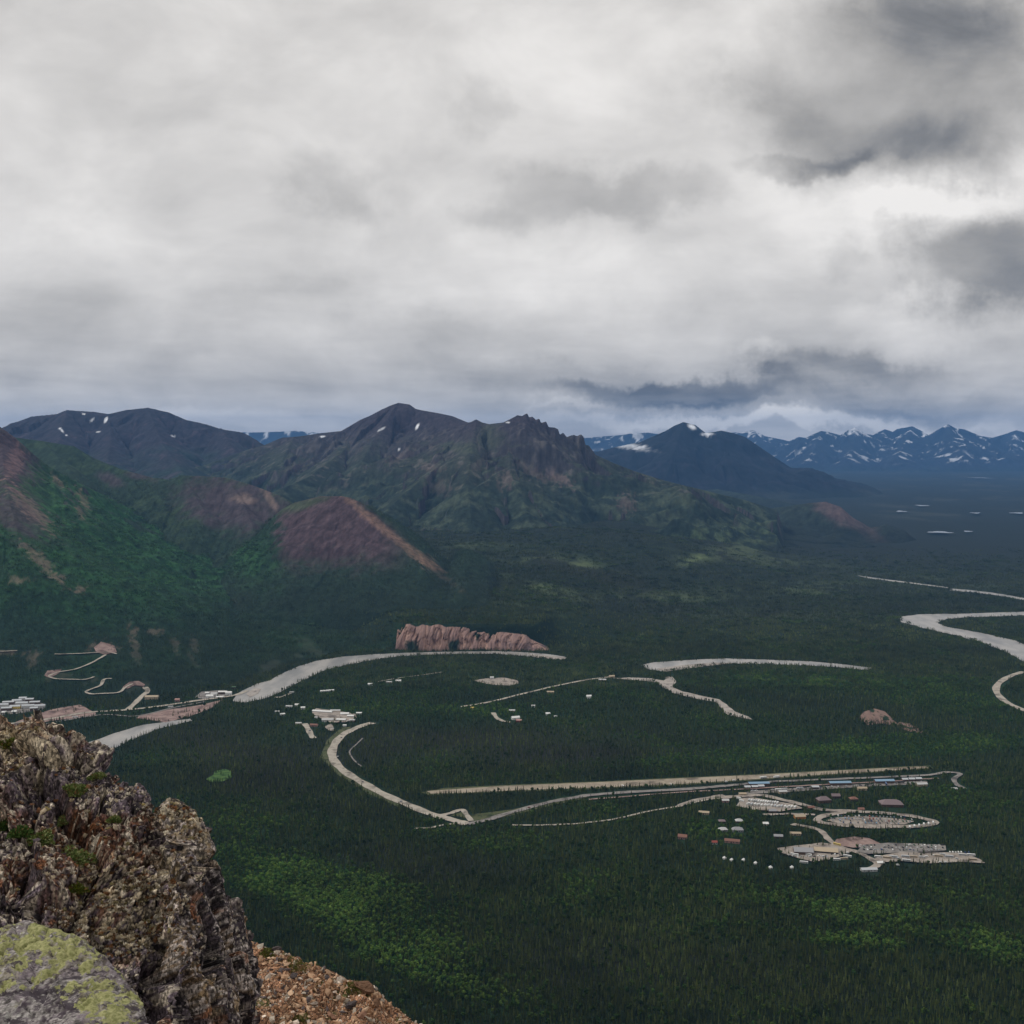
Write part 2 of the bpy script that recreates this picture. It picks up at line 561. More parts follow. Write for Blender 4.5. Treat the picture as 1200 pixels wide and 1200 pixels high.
def cover_left(X, Y, Z, sl, px, py, D, S, lap):          # the big forested slope on the left
    n = base_noise(X, Y); n2 = fbm2(X / 60, Y / 60, 4, 77, 0.6); n3 = ridged2(X / 170, Y / 170, 4, 78); nf = fbm2(X / 13, Y / 34, 4, 177, .6) + .5 * n2
    col = np.zeros(X.shape + (3,)) + np.array((0.020, 0.042, 0.027))
    g = np.clip(blob(px, py, 250, 655, 190, 30, 22, .7, n * .5) + .75 * blob(px, py, 120, 640, 160, 75, 10, .6, n * .6) + .5 * ss(n, 0.0, .4), 0, 1)
    g = g * (0.35 + 0.65 * ss(n2, -.3, .25))
    col = lerp3(col, (0.036, 0.100, 0.036), g * .9)  # brighter green streak: sunlit part of the slope painted into the cover
    col = lerp3(col, (0.060, 0.088, 0.045), .6 * ss(Z, 330, 560) * ss(n2 + n, -.2, .4))
    rk = np.clip(blob(px, py, 2, 530, 40, 32, 30, .5, n2 * .8) + blob(px, py, 20, 600, 36, 22, 40, .6, n2 * .9) * .8, 0, 1)
    rk = np.maximum(rk, ss(n3 + .25 * n2, .62, .8) * ss(Z, 200, 420) * .7)
    col = lerp3(col, ROCK, rk)
    col = lerp3(col, PINK, blob(px, py, 18, 540, 9, 18, 20, .5, nf * 1.5) * .5)
    tan = np.zeros(X.shape)
    for (a, b, rx, ry, an) in [(35, 595, 34, 7, 45), (66, 562, 9, 3, 50), (95, 602, 9, 3, 60), (50, 660, 26, 6, 45), (20, 680, 10, 5, 0), (182, 740, 7, 4, 0),
                               (158, 757, 5, 20, -10), (205, 757, 4, 9, -10), (228, 757, 4, 8, -25), (226, 773, 9, 3, 55), (368, 762, 24, 6, 38), (318, 782, 13, 8, -30),
                               (38, 773, 6, 9, 0), (120, 760, 14, 6, 0), (142, 570, 6, 2, 40), (95, 690, 6, 5, 0), (350, 768, 5, 3, 0), (97, 585, 4, 12, -30), (275, 705, 4, 2, 0),
                               (436, 748, 8, 2.5, 50), (65, 795, 15, 3, -10), (108, 797, 8, 3, -20), (160, 805, 14, 5, -20), (5, 765, 30, 3, 0)]:
        tan = np.maximum(tan, blob(px, py, a, b, rx, ry, an, .5, nf * 1.7))
    col = lerp3(col, TAN, tan * .36)
    fw = np.clip(1.1 - rk * 2 - tan * 2.5 - .9 * ss(Z, 300, 430), 0, 1) * (1 - .55 * g)
    return col, fw


def cover_red(X, Y, Z, sl, px, py, D, S, lap):
    n = base_noise(X, Y); n2 = fbm2(X / 50, Y / 50, 4, 79, .6)
    st = fbm2(X / 26 - Y / 40, Y / 240 + X / 150, 4, 80, .6) * .8 + .3 * n2
    col = np.zeros(X.shape + (3,)) + np.array((0.024, 0.045, 0.030))
    rk = np.clip(1 - ss((py - 590) / 80 + n2 * .3, .6, 1.15), 0, 1) * ss(500 - px + n2 * 20, 0, 60)
    rk = rk * ss(px + 25 * n2, 316, 338)
    rk = rk * (1 - ss((px - 395) * .75 - (py - 582) + 8 * n2, 2, 22))
    c2 = np.array((0.070, 0.049, 0.056)) * (1 + .45 * np.clip(st * 2, -1, 1))[..., None]
    col = col * (1 - rk[..., None]) + c2 * rk[..., None]
    col = lerp3(col, TUNDRA, blob(px, py, 350, 592, 34, 6, -15, .7, n2 * .6) * .7)
    crest = blob(px, py, 460, 628, 78, 4.2, 38.5, .6, n2 * 1.0)
    crest = np.maximum(crest, blob(px, py, 498, 658, 26, 6, 35, .5, n2 * 1.2))
    col = lerp3(col, (0.27, 0.17, 0.125), crest * .8 * (.5 + .5 * ss(st, -.2, .3)))
    fw = np.clip(1 - rk * 1.6 - crest * 2, 0, 1)
    cl_, fl_ = cover_left(X, Y, Z, sl, px, py, D, S, lap)
    wl_ = (1 - ss(px + 30 * n2, 300, 345)) * (1 - rk)
    col = col * (1 - wl_[..., None]) + cl_ * wl_[..., None]
    return col, fw


def cover_hill(X, Y, Z, sl, px, py, D, S, lap):          # rocky bump behind
    n = base_noise(X, Y); n2 = fbm2(X / 70, Y / 70, 4, 81, .6)
    col = np.zeros(X.shape + (3,)) + np.array((0.026, 0.046, 0.030))
    col = lerp3(col, TUNDRA, ss(n2 + n, -.1, .5) * .5)
    rk = np.clip(blob(px, py, 275, 590, 62, 30, 8, .5, n2 * .7), 0, 1)
    rk = np.maximum(rk, blob(px, py, 130, 562, 14, 6, 20, .6, n2) * .8); rk = np.maximum(rk, blob(px, py, 165, 557, 18, 5, 10, .6, n2) * .8)
    col = lerp3(col, (.068, .052, .064), rk * .85)
    tan = np.maximum(blob(px, py, 316, 585, 4, 14, -35, .6, n2), blob(px, py, 285, 585, 14, 5, 10, .6, n2 * 1.2))
    col = lerp3(col, (.27, .2, .17), tan * .45)
    return col, np.clip(1 - rk * 2, 0, 1) * (1 - ss(Z, 380, 500))


def cover_main(X, Y, Z, sl, px, py, D, S, lap):          # central mountain
    n = base_noise(X, Y); n2 = fbm2(X / 110, Y / 110, 5, 83, .6); n3 = fbm2(X / 380, Y / 380, 4, 84, .55); n4 = fbm2(X / 45, Y / 45, 3, 85); nf = fbm2(X / 22, Y / 60, 4, 178, .6) + .5 * n2
    col = np.zeros(X.shape + (3,)) + np.array((0.022, 0.034, 0.026))
    hgt = Z + 110 * n3 + 60 * n2
    col = lerp3(col, (0.056, 0.074, 0.050), ss(n + n2, -.15, .4) * .9)
    col = lerp3(col, (0.045, 0.050, 0.038), ss(hgt, 260, 520) * .6)
    rk = ss(hgt + 250 * (sl - .45), 470, 740)
    col = lerp3(col, (0.056, 0.051, 0.058), rk * .9)
    col = lerp3(col, (0.040, 0.033, 0.044), ss(Z, 560, 760) * .8)
    scr = ss(n2 + .5 * n4 + .25 * n3, .16, .42) * ss(hgt, 300, 440) * (1 - ss(Z, 640, 780))
    col = lerp3(col, (0.125, 0.115, 0.110), scr * .55)
    gr = np.maximum(blob(px, py, 572, 512, 13, 20, 20, .6, n2 * .9), blob(px, py, 540, 525, 24, 6, 0, .6, n2 * 1.4)) * .6
    col = lerp3(col, (0.060, 0.074, 0.048), gr)
    tan = np.zeros(X.shape)
    for (a, b, rx, ry, an, w) in [(655, 560, 17, 5, 28, 1), (505, 548, 12, 5, 10, .6), (515, 572, 14, 7, 0, .5), (593, 562, 8, 9, 30, .7), (625, 553, 22, 4, 30, .6), (735, 590, 10, 9, 0, .7),
                                 (470, 535, 14, 5, -30, .5), (345, 548, 14, 4, -20, .4), (560, 545, 12, 5, -30, .4), (505, 622, 14, 2, 0, .5), (545, 637, 14, 2, -10, .5)]:
        tan = np.maximum(tan, w * blob(px, py, a, b, rx, ry, an, .6, nf * 1.8))
    col = lerp3(col, (.17, .125, .12), tan * .55)
    sn = np.zeros(X.shape)
    for (a, b, rx, ry, an) in [(377, 512, 5, 1.6, -10), (447, 503, 7, 1.8, -30), (489, 500, 5, 2, -60), (595, 495, 3, 1, 0), (467, 526, 2.5, 1, 0)]:
        sn = np.maximum(sn, blob(px, py, a, b, rx * .75, ry * .7, an, .4, n2 * .8))
    col = lerp3(col, SNOW, sn)
    lg = blob(px, py, 810, 640, 120, 20, -8, .8, n2 * .9) * ss(n2, -.15, .3)
    col = lerp3(col, (0.10, 0.14, 0.065), lg * .8)
    fw = (1 - ss(Z + 80 * n2, 200, 330)) * .8
    return col, fw


def cover_bluff(X, Y, Z, sl, px, py, D, S, lap):
    n2 = fbm2(X / 110, Y / 110, 5, 86, .6)
    col = np.zeros(X.shape + (3,)) + np.array((0.026, 0.037, 0.030)) * (1 + .8 * fbm2(X / 60, Y / 60, 4, 186, .65))[..., None]
    rk = np.maximum(blob(px, py, 988, 600, 40, 14, 28, .5, n2 * .7), blob(px, py, 1022, 628, 26, 8, 35, .5, n2 * .7))
    col = lerp3(col, (0.105, 0.075, 0.075), rk * .85)
    col = lerp3(col, PINK, blob(px, py, 1030, 632, 16, 4, 38, .6, n2 * .5) * .5)
    return col, (1 - rk) * .5


def cover_far(X, Y, Z, sl, px, py, D, S, lap):           # mountain behind on the left
    n2 = fbm2(X / 150, Y / 150, 5, 87, .6); n3 = fbm2(X / 600, Y / 600, 4, 88)
    col = np.zeros(X.shape + (3,)) + np.array((0.026, 0.042, 0.038))
    col = lerp3(col, (0.034, 0.031, 0.042), ss(Z + 200 * n3 + 80 * n2, 330, 620) * .9)
    col = lerp3(col, (0.070, 0.055, 0.068), ss(n2, .1, .35) * .5)
    sn = np.zeros(X.shape)
    for (a, b, rx, ry, an) in [(124, 492, 2.2, 5, 25), (108, 492, 4, 1.5, -40), (98, 485, 3, 1, 20), (73, 505, 4, 1.6, 50), (70, 502, 2, 1.2, 0), (203, 511, 3, 1.5, 10), (115, 506, 3, 1, 0), (78, 510, 2, 1.2, 0)]:
        sn = np.maximum(sn, blob(px, py, a, b, rx * .75, ry * .7, an, .4, n2 * .8))
    return lerp3(col, SNOW, sn), np.zeros(X.shape)


def cover_pyramid(X, Y, Z, sl, px, py, D, S, lap):
    n2 = fbm2(X / 250, Y / 250, 5, 89, .6)
    col = np.zeros(X.shape + (3,)) + np.array((0.014, 0.018, 0.022))  # cloud shadow over this mountain is put into the darker cover colour
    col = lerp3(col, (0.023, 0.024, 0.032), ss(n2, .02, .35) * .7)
    sn = np.maximum(blob(px, py, 811, 500, 5, 2.5, 30, .5, n2 * .4), blob(px, py, 829, 509, 8, 1.5, 0, .5, n2))
    sn = np.maximum(sn, .8 * blob(px, py, 738, 523, 22, 3, 10, .7, n2 * 1.6))
    return lerp3(col, SNOW, sn), np.zeros(X.shape)


def cover_snowy(X, Y, Z, sl, px, py, D, S, lap):
    n2 = ridged2(X / 420 + 1.2 * fbm2(X / 900, Y / 900, 3, 93), Y / 2600, 4, 90, .6); n3 = fbm2(X / 420, Y / 420, 5, 94, .6)
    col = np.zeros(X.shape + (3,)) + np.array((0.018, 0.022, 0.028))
    sn = ss(n2 + .6 * n3 + .35 * fbm2(X / 130, Y / 260, 3, 96) + (Z - 800) / 1300, .52, .70) * ss(Z + 350 * n3, 380, 640)
    sn = np.maximum(sn, ss(n3, .2, .32) * ss(Z, 120, 260) * (1 - ss(Z, 350, 500)) * .7)
    w = ss(px, 860, 1100); sn = sn * (0.75 + .25 * w)
    return lerp3(col, SNOW, np.clip(sn, 0, 1)), np.zeros(X.shape)


def floor_cover(X, Y, Z, px=None, py=None):
    if px is None: px, py = to_px(X, Y, Z)
    n = base_noise(X, Y, 1.0); n2 = fbm2(X / 70, Y / 70, 4, 501, .6); n4 = fbm2(X / 800, Y / 1400, 4, 502, .6)
    col = np.zeros(X.shape + (3,)) + np.array(SPRUCE)
    bog = np.maximum(blob(px, py, 600, 878, 210, 26, 0, .5, n * .5), blob(px, py, 300, 905, 120, 32, 20, .6, n * .6))
    bog = np.maximum(bog, .7 * blob(px, py, 500, 1010, 170, 22, 8, .7, n * .6))
    bog = np.maximum(bog, .8 * blob(px, py, 760, 1125, 260, 55, 5, .6, n * .8))
    col = lerp3(col, DARK, bog * .9)
    a = 0.18 * ss(n, -.1, .5) + .10
    for (cx, cy, rx, ry, an, w) in [(380, 1045, 160, 34, 18, 1.0), (300, 1010, 60, 20, 15, .9), (470, 1105, 110, 36, 25, .95), (560, 1150, 90, 30, 20, .5),
                                    (1010, 1072, 120, 20, 6, .75), (1140, 1105, 90, 18, 12, .8), (860, 1095, 80, 14, 0, .6), (1000, 1105, 60, 10, 5, .9), (1130, 1045, 90, 18, 0, .45),
                                    (900, 1045, 130, 20, 0, .45), (560, 985, 90, 18, 5, .5), (330, 985, 90, 10, 8, .5), (840, 890, 150, 9, -2, .8), (1020, 878, 200, 13, -3, .85), (730, 868, 90, 9, 4, .75),
                                    (1130, 940, 90, 26, 0, .45), (1000, 800, 190, 12, 2, .75), (1120, 822, 90, 16, 10, .7), (880, 850, 110, 12, 5, .4), (560, 835, 150, 12, 0, .55), (640, 850, 60, 8, 0, .5),
                                    (440, 825, 110, 14, -10, .5), (800, 800, 60, 6, 0, .4), (500, 790, 110, 10, -4, .35), (700, 815, 80, 10, 0, .5), (250, 940, 80, 10, 0, .3), (850, 975, 60, 16, 0, .5)]:
        a = np.maximum(a, w * blob(px, py, cx, cy, rx, ry, an, .7, n * .8 + n2 * .2))
    a = a * (1 - .6 * bog)
    a = np.clip(a + .25 * n, 0.02, 1)
    col = lerp3(col, (0.026, 0.070, 0.024), a * .85)
    # open tundra, meadows and clearings farther off, with sunlit patches painted in
    far = ss(Y, 3300, 3900)
    col = lerp3(col, (0.024, 0.034, 0.028), far * .8)
    light = np.zeros(X.shape)
    for (cx, cy, rx, ry, an, w) in [(860, 645, 60, 9, -10, 1), (815, 655, 22, 5, -20, 1), (900, 655, 90, 8, 6, .6), (680, 662, 26, 5, 0, .9), (640, 655, 60, 6, 0, .5), (650, 692, 70, 7, 14, .6), (770, 700, 110, 8, 0, .45),
                                    (620, 715, 50, 6, 10, .5), (950, 690, 120, 10, 0, .4), (1080, 680, 120, 8, 4, .25), (900, 720, 120, 8, 0, .3), (560, 640, 60, 5, 0, .3)]:
        light = np.maximum(light, w * blob(px, py, cx, cy, rx, ry, an, .8, n2 * .9 + n * .5) * ss(n2 + n, -.25, .35))
    col = lerp3(col, (0.125, 0.165, 0.075), light)
    col = lerp3(col, (0.036, 0.036, 0.031), far * ss(n4, .05, .45) * .45 * (1 - ss(Y, 6500, 9000)))
    col = lerp3(col, (0.017, 0.023, 0.019), ss(Y, 4600, 6500) * .85)
    col = lerp3(col, (0.050, 0.058, 0.046), ss(Y, 6000, 9000) * ss(n4 + .3 * n, .05, .5) * .6)
    dens = np.clip(1.05 - light * 1.3 - bog * .15, 0, 1)
    return col, a, dens


M_far = mat_terrain('distant_slope_cover', 0.004, .20)
M_ter = mat_terrain('mountain_cover', 0.03, .28, 6.0, 0.03)
M_flo = mat_terrain('forest_floor_cover', 0.05, .25, 3.0, 0.06)

# ------------------------------------------------------------------ mountains, far to near
massif('distant_ridge', [[(150, 512, 30000), (240, 509, 30500), (290, 506, 30000), (320, 505, 30000), (345, 504, 30000), (360, 506, 30500), (420, 509, 31000), (560, 514, 32000)]],
       2.2, 1.1, (100, 620), (26000, 34000), 300, 80, 3, cover_snowy, amp=.10, wl=1500, warp=200, gw=500, rough=14, mat=M_far,
       label='pale blue mountain ridge seen through the gap between the two nearer mountains')
massif('snowy_range', [[(640, 512, 31000), (690, 512, 30000), (712, 511, 30000), (726, 510, 29500), (736, 508.5, 29000), (759, 507, 29000), (790, 511, 30000), (840, 508, 32000), (873, 506, 31000),
                        (883, 504, 30500), (896, 511, 30000), (911, 514, 30500), (925, 517, 31000), (945, 513, 31000)],
                       [(930, 531, 26500), (944, 515, 27500), (962, 505, 28000), (972, 504, 28000), (985, 510, 28500), (1002, 500.5, 28500), (1013, 508, 28800), (1023, 510, 29000), (1037, 503, 29500),
                        (1052, 505, 29600), (1069, 499.5, 29500), (1088, 510, 29000), (1100, 503, 28500), (1111, 497, 28000), (1130, 503, 28200), (1149, 511, 28800), (1163, 513, 29500), (1180, 508, 30000),
                        (1191, 504, 30000), (1205, 508, 30500), (1240, 503, 30500), (1280, 512, 31000), (1340, 505, 31000), (1420, 512, 32000)],
                       [(1002, 500.5, 28500), (1000, 522, 26500), (992, 537, 25000)], [(1111, 497, 28000), (1120, 520, 26000), (1130, 536, 24500)], [(1069, 499.5, 29500), (1060, 522, 27000), (1050, 538, 24500)],
                       [(962, 505, 28000), (955, 525, 26000), (948, 538, 25000)], [(1037, 503, 29500), (1030, 522, 27500)], [(1191, 504, 30000), (1185, 522, 27500), (1180, 536, 25000)], [(883, 504, 30500), (888, 520, 28500)]],
       2.9, 1.15, (600, 1440), (22500, 35000), 900, 230, 5, cover_snowy, amp=.16, wl=1900, warp=260, gw=520, rough=16, sky=[(640,512),(690,513),(712,511),(726,510),(736,508.5),(759,507),(790,511),(840,508),(873,506),(883,504),(896,511),(911,514),(925,517),(936,512),(944,513),(962,505),(970,506),(985,510),(994,504),(1002,500.5),(1013,508),(1023,510),(1030,506),(1037,503),(1046,506),(1052,502.5),(1069,499.5),(1080,505),(1088,510),(1100,503),(1111,497),(1120,502),(1130,503),(1149,511),(1163,513),(1180,508),(1191,504),(1205,508)], mat=M_far,
       label='dark blue mountain range streaked with snow on the far horizon')
massif('pyramid_mountain', [[(672, 526, 15200), (700, 529, 14800), (726, 523, 14600), (750, 518, 14500), (780, 505, 14200), (801, 494.5, 14000), (815, 498, 14000), (827, 507.5, 14200), (845, 504.5, 14300), (859, 507.5, 14200),
                             (873, 512, 14000), (901, 531, 13600), (925, 547, 13200), (948, 558, 12900), (990, 571, 12600)],
                            [(801, 494.5, 14000), (790, 530, 12900), (780, 560, 12200)], [(845, 504.5, 14300), (850, 535, 13000), (860, 562, 12300)]],
       2.5, 1.1, (620, 1060), (10800, 17500), 480, 200, 8, cover_pyramid, amp=.10, wl=1100, warp=90, gw=330, rough=7, sky=[(700,529),(726,523),(750,518),(780,505),(790,499),(801,494.5),(808,496.5),(815,498),(827,507.5),(838,506),(845,504.5),(859,507.5),(873,512),(901,531),(925,547),(948,558)], mat=M_far,
       label='dark blue pyramid shaped mountain with a small snow patch at its tip')
massif('far_left_mountain', [[(-150, 505, 11500), (-60, 512, 11000), (0, 503, 10400), (17, 497, 10200), (37, 488, 10100), (67, 485, 10000), (78, 480.5, 10000), (110, 482.5, 10000), (127, 485, 10000), (147, 480.5, 10000), (173, 477.5, 10000),
                             (197, 483, 10000), (217, 491.5, 9900), (240, 496.5, 9900), (260, 503, 9800), (283, 506.5, 9700), (308, 521, 9500), (350, 545, 9300)],
                            [(173, 477.5, 10000), (190, 520, 9000), (215, 555, 8000)], [(78, 480.5, 10000), (70, 515, 9000), (60, 540, 8200)], [(260, 503, 9800), (275, 530, 9000)], [(127, 485, 10000), (130, 515, 9200), (125, 545, 8300)]],
       2.6, 1.1, (-200, 420), (6800, 12500), 520, 300, 12, cover_far, amp=.13, wl=900, warp=110, gw=260, rough=6, mat=M_ter,
       label='broad bluish mountain with small snow patches behind the left slopes')
massif('central_mountain', [[(190, 556, 8200), (240, 545, 8800), (290, 527, 9000), (310, 521.5, 9000), (330, 513, 9000), (350, 511.5, 9000), (373, 508, 9000), (400, 505, 8900), (423, 491.5, 8800), (447, 480, 8700), (467, 471.8, 8600),
                             (480, 474, 8500), (493, 480.5, 8400), (513, 484, 8200), (530, 487.5, 8000), (548, 495, 7700)],
                            [(536, 505, 7500), (548, 496, 7300), (558, 491.5, 7200), (573, 497, 7150), (590, 495, 7100), (600, 490, 7050), (604, 488, 7000), (606, 486.5, 7000), (612, 487, 7000), (616, 484.8, 7000), (618, 484.5, 7000), (619.5, 489, 7000), (624, 488.3, 7000), (628, 491.5, 7000), (632, 490, 7000), (634, 494.5, 7000), (640, 493.5, 7000), (643, 500, 7000),
                             (650, 500.5, 7000), (654, 503, 7000), (656, 509, 7000), (660, 507, 7000), (664, 511.5, 7000), (672, 509.5, 7000), (676, 510.5, 7000), (681, 509, 7000), (684, 512, 7000), (686, 521.5, 7000), (690, 521, 6980), (698, 533, 6900), (720, 543, 6900), (743, 552, 6900), (780, 563.5, 6800), (827, 575, 6800), (873, 586, 6850), (910, 598, 7000), (945, 606, 7050), (985, 622, 7000), (1020, 640, 6900)],
                            [(423, 491.5, 8800), (400, 530, 7700), (360, 560, 7000), (300, 585, 6300)], [(548, 495, 7400), (520, 540, 6600), (470, 582, 6000), (430, 620, 5500)],
                            [(590, 495, 7100), (597, 530, 6500), (600, 560, 6150), (618, 600, 5700), (630, 640, 5300)], [(655, 507, 7000), (690, 555, 6400), (730, 590, 6000), (750, 625, 5700)],
                            [(467, 471.8, 8600), (440, 510, 7900), (425, 540, 7400)], [(558, 492, 7200), (552, 530, 6500), (548, 570, 6000), (552, 610, 5500)], [(780, 563.5, 6800), (800, 590, 6400), (850, 620, 6000)],
                            [(597, 545, 6350), (560, 570, 6000), (575, 610, 5600)], [(345, 511.5, 9000), (330, 540, 8000)], [(827, 575, 6800), (880, 610, 6300), (930, 640, 5900)]],
       2.45, 1.22, (150, 1060), (4300, 10500), 980, 560, 21, cover_main, amp=.17, wl=760, warp=130, gull=.09, gw=190, rough=9, sky=[(240,545),(290,527),(310,521.5),(330,513),(350,511.5),(373,508),(400,505),(423,491.5),(434,487),(447,480),(458,475),(467,472),(480,474),(487,479),(493,480.5),(513,484),(530,487.5),(548,495),(552,494.5),(558,491.5),(565,495),(573,497),(590,495),(600,490),(604,488),(606,486.5),(612,487.5),(616,485),(618,484.5),(620,489),(624,488.3),(628,492),(632,490.5),(634,495.5),(640,494),(643,500.5),(650,501),(654,503),(656,509.5),(660,507),(664,512),(672,509.5),(676,511),(681,509),(684,512),(686,521.5),(690,522),(698,533),(720,543),(743,552),(780,563.5),(827,575),(873,586),(910,598),(945,606),(985,622)], mat=M_ter,
       label='large dark mountain with a rounded purple peak and a jagged crag crest')
massif('rocky_bluff', [[(860, 588, 7700), (900, 596, 7600), (925, 593, 7500), (945, 590, 7400), (967, 588, 7300), (985, 594, 7200), (1000, 607, 7100), (1020, 618, 6950), (1041, 638, 6800)]],
       2.6, .95, (800, 1100), (5700, 9000), 320, 170, 31, cover_bluff, amp=.2, wl=420, warp=60, gw=120, rough=6, sky=[(860,588),(900,596),(925,593),(945,590),(967,588),(985,594),(1000,607),(1020,618),(1041,638)], mat=M_ter,
       label='dark rocky bluff with reddish cliffs at the right end of the central mountain')
massif('low_hill', [[(760, 580, 11500), (800, 576, 11000), (840, 573, 10500), (880, 580, 10200), (930, 590, 9800)]],
       4.0, 1.1, (700, 1000), (8800, 12500), 200, 90, 33, cover_bluff, amp=.2, wl=500, warp=60, gw=150, rough=6, mat=M_ter,
       label='low wooded hill in front of the pyramid shaped mountain')
massif('rocky_hill', [[(-120, 500, 6000), (-40, 505, 5800), (20, 513, 5600), (50, 517, 5600), (87, 523, 5500), (110, 537, 5400), (143, 550, 5300), (180, 560, 5200), (213, 557, 5100), (240, 558, 5050), (267, 560, 5000), (300, 570, 4900), (333, 583, 4800), (380, 612, 4700)],
                      [(267, 560, 5000), (290, 600, 4650), (300, 630, 4400)], [(143, 550, 5300), (190, 600, 4800), (230, 640, 4400)], [(50, 517, 5600), (100, 570, 4900), (150, 610, 4500)], [(213, 557, 5100), (240, 600, 4650)]],
       2.3, 1.12, (-160, 420), (3900, 6800), 620, 300, 41, cover_hill, amp=.13, wl=430, warp=50, n0=500, gw=110, rough=5, sky=[(-120,500),(20,513),(50,517),(87,523),(110,537),(143,550),(180,560),(198,562),(213,557),(240,558),(267,560),(300,570),(333,583),(380,612)], mat=M_ter,
       label='rocky purplish hill with green flanks behind the forested left slope')
massif('red_hill', [[(215, 690, 4500), (260, 662, 4500), (300, 628, 4500), (318, 608, 4450), (330, 597, 4400), (345, 589, 4350), (375, 581.5, 4300), (400, 581.5, 4250), (410, 583, 4240), (430, 592, 4200), (450, 603, 4160), (470, 615, 4120), (487, 627, 4080), (505, 643, 4030), (517, 653, 4000), (545, 676, 3950)],
                     [(405, 582, 4250), (425, 601, 4120), (450, 621, 3990), (480, 646, 3850), (500, 660, 3750), (517, 674, 3680)]],
       2.15, 1.02, (170, 610), (3300, 5200), 520, 300, 51, cover_red, amp=.06, wl=260, warp=25, gull=.05, gw=60, rough=3, base=60.0, sky=[(215,690),(260,662),(300,628),(318,608),(330,597),(345,589),(375,581.5),(400,581.5),(410,583),(430,592),(450,603),(470,615),(487,627),(505,643),(517,653),(545,676)], mat=M_ter,
       label='bare purple red hill with an orange scree crest in the middle distance')
massif('forested_slope', [[(-260, 470, 4300), (-100, 475, 4250), (-40, 485, 4200), (0, 500, 4200), (18, 515, 4180), (40, 533, 4150), (60, 548, 4100), (100, 570, 4020), (150, 595, 3950), (200, 617, 3850), (250, 640, 3750), (330, 672, 3600), (400, 705, 3500), (440, 735, 3400), (462, 756, 3300)],
                          [(0, 500, 4200), (10, 570, 3500), (30, 640, 3100)], [(100, 570, 4020), (130, 640, 3500), (150, 700, 3150)], [(200, 617, 3850), (240, 680, 3400), (260, 730, 3100)], [(-100, 440, 4250), (-120, 560, 3500)],
                          [(330, 672, 3600), (340, 715, 3300)]],
       2.9, 1.12, (-300, 490), (2350, 5000), 820, 460, 61, cover_left, amp=.09, wl=420, warp=30, gull=.05, gw=80, rough=2.6, n0=700,
       front=[(-300, 2440), (0, 2490), (150, 2530), (270, 2720), (330, 2950), (400, 3150), (470, 3180)], sky=[(-300,470),(-40,485),(0,500),(18,513),(40,533),(60,548),(100,570),(150,595),(200,617),(250,640),(330,672),(400,705),(440,735),(462,756)], mat=M_ter,
       label='steep dark green forested slope rising at the left above the canyon')

# ------------------------------------------------------------------ valley floor, one sheet to the horizon
cols = np.concatenate([np.linspace(-3000, -160, 60, endpoint=False), np.arange(-160, 1360, 2.0), np.linspace(1360, 4200, 60)])
rows = np.concatenate([[700, 900], 0 * np.zeros(0), H * 1300.0 / (np.arange(1300, 760, -2.4) - 520.0), np.zeros(0)])
yr1 = np.arange(760, 542, -1.0)
rows = np.concatenate([rows, H * 1300.0 / (yr1 - 520.0), [39000]])
rows = np.unique(np.concatenate([rows, np.arange(3225, 3275, 6.0)]))
PXg, Yg = np.meshgrid(cols, rows)
Xg = (PXg - 600) / 1300 * Yg
Zg = floor_h(Xg, Yg)
Zg = Zg - 0.0
fc, fa, fd = floor_cover(Xg, Yg, Zg)
me = mesh_np('valley_floor', np.stack([Xg, Yg, Zg], -1).reshape(-1, 3), grid_faces(len(cols), len(rows)), fc.reshape(-1, 3))
add('valley_floor', me, M_flo, label='flat wooded valley floor reaching to the far mountains', kind='structure')

# ------------------------------------------------------------------ rivers, ponds, clearings, roads: sheets draped on the ground
CLEAR = []          # world polygons without trees
SHEETZ = [0.9]


def sheet(name, pts, mat, label, kind='structure', lift=None, drape=False, parent=None, clear=True, cat=None, wob=0.0):
    """pts: outline in picture positions; the outline is laid on the ground at its real place"""
    P_ = hit([p[0] for p in pts], [p[1] for p in pts]) if drape else on_floor([p[0] for p in pts], [p[1] for p in pts])
    # finer outline with an uneven bank
    out = []
    for i in range(len(P_)):
        a, b = P_[i], P_[(i + 1) % len(P_)]
        L = np.hypot(*(b - a)[:2]); n = max(1, int(L / 18))
        for j in range(n):
            p = a + (b - a) * j / n
            out.append(p)
    out = np.array(out)
    if wob:
        out[:, 0] += wob * fbm2(out[:, 0] / 35, out[:, 1] / 35, 3, 301)
        out[:, 1] += wob * fbm2(out[:, 0] / 35, out[:, 1] / 35, 3, 302)
    SHEETZ[0] += 0.03
    z = lift if lift is not None else SHEETZ[0]
    bm = bmesh.new()
    vs = [bm.verts.new((p[0], p[1], p[2] + z)) for p in out]
    f = bm.faces.new(vs)
    bmesh.ops.triangulate(bm, faces=[f], ngon_method='EAR_CLIP')
    bm.normal_update()
    for f in bm.faces:
        if f.normal.z < 0: f.normal_flip()
    me = bpy.data.meshes.new(name); bm.to_mesh(me); bm.free()
    if clear: CLEAR.append((out[:, :2], {'car_park': .09, 'bare_ground': .06, 'clearing': .05, 'meadow': .10, 'gravel_pad': .01}.get(name, 0.0)))
    return add(name, me, mat, parent, label, cat, None, kind)


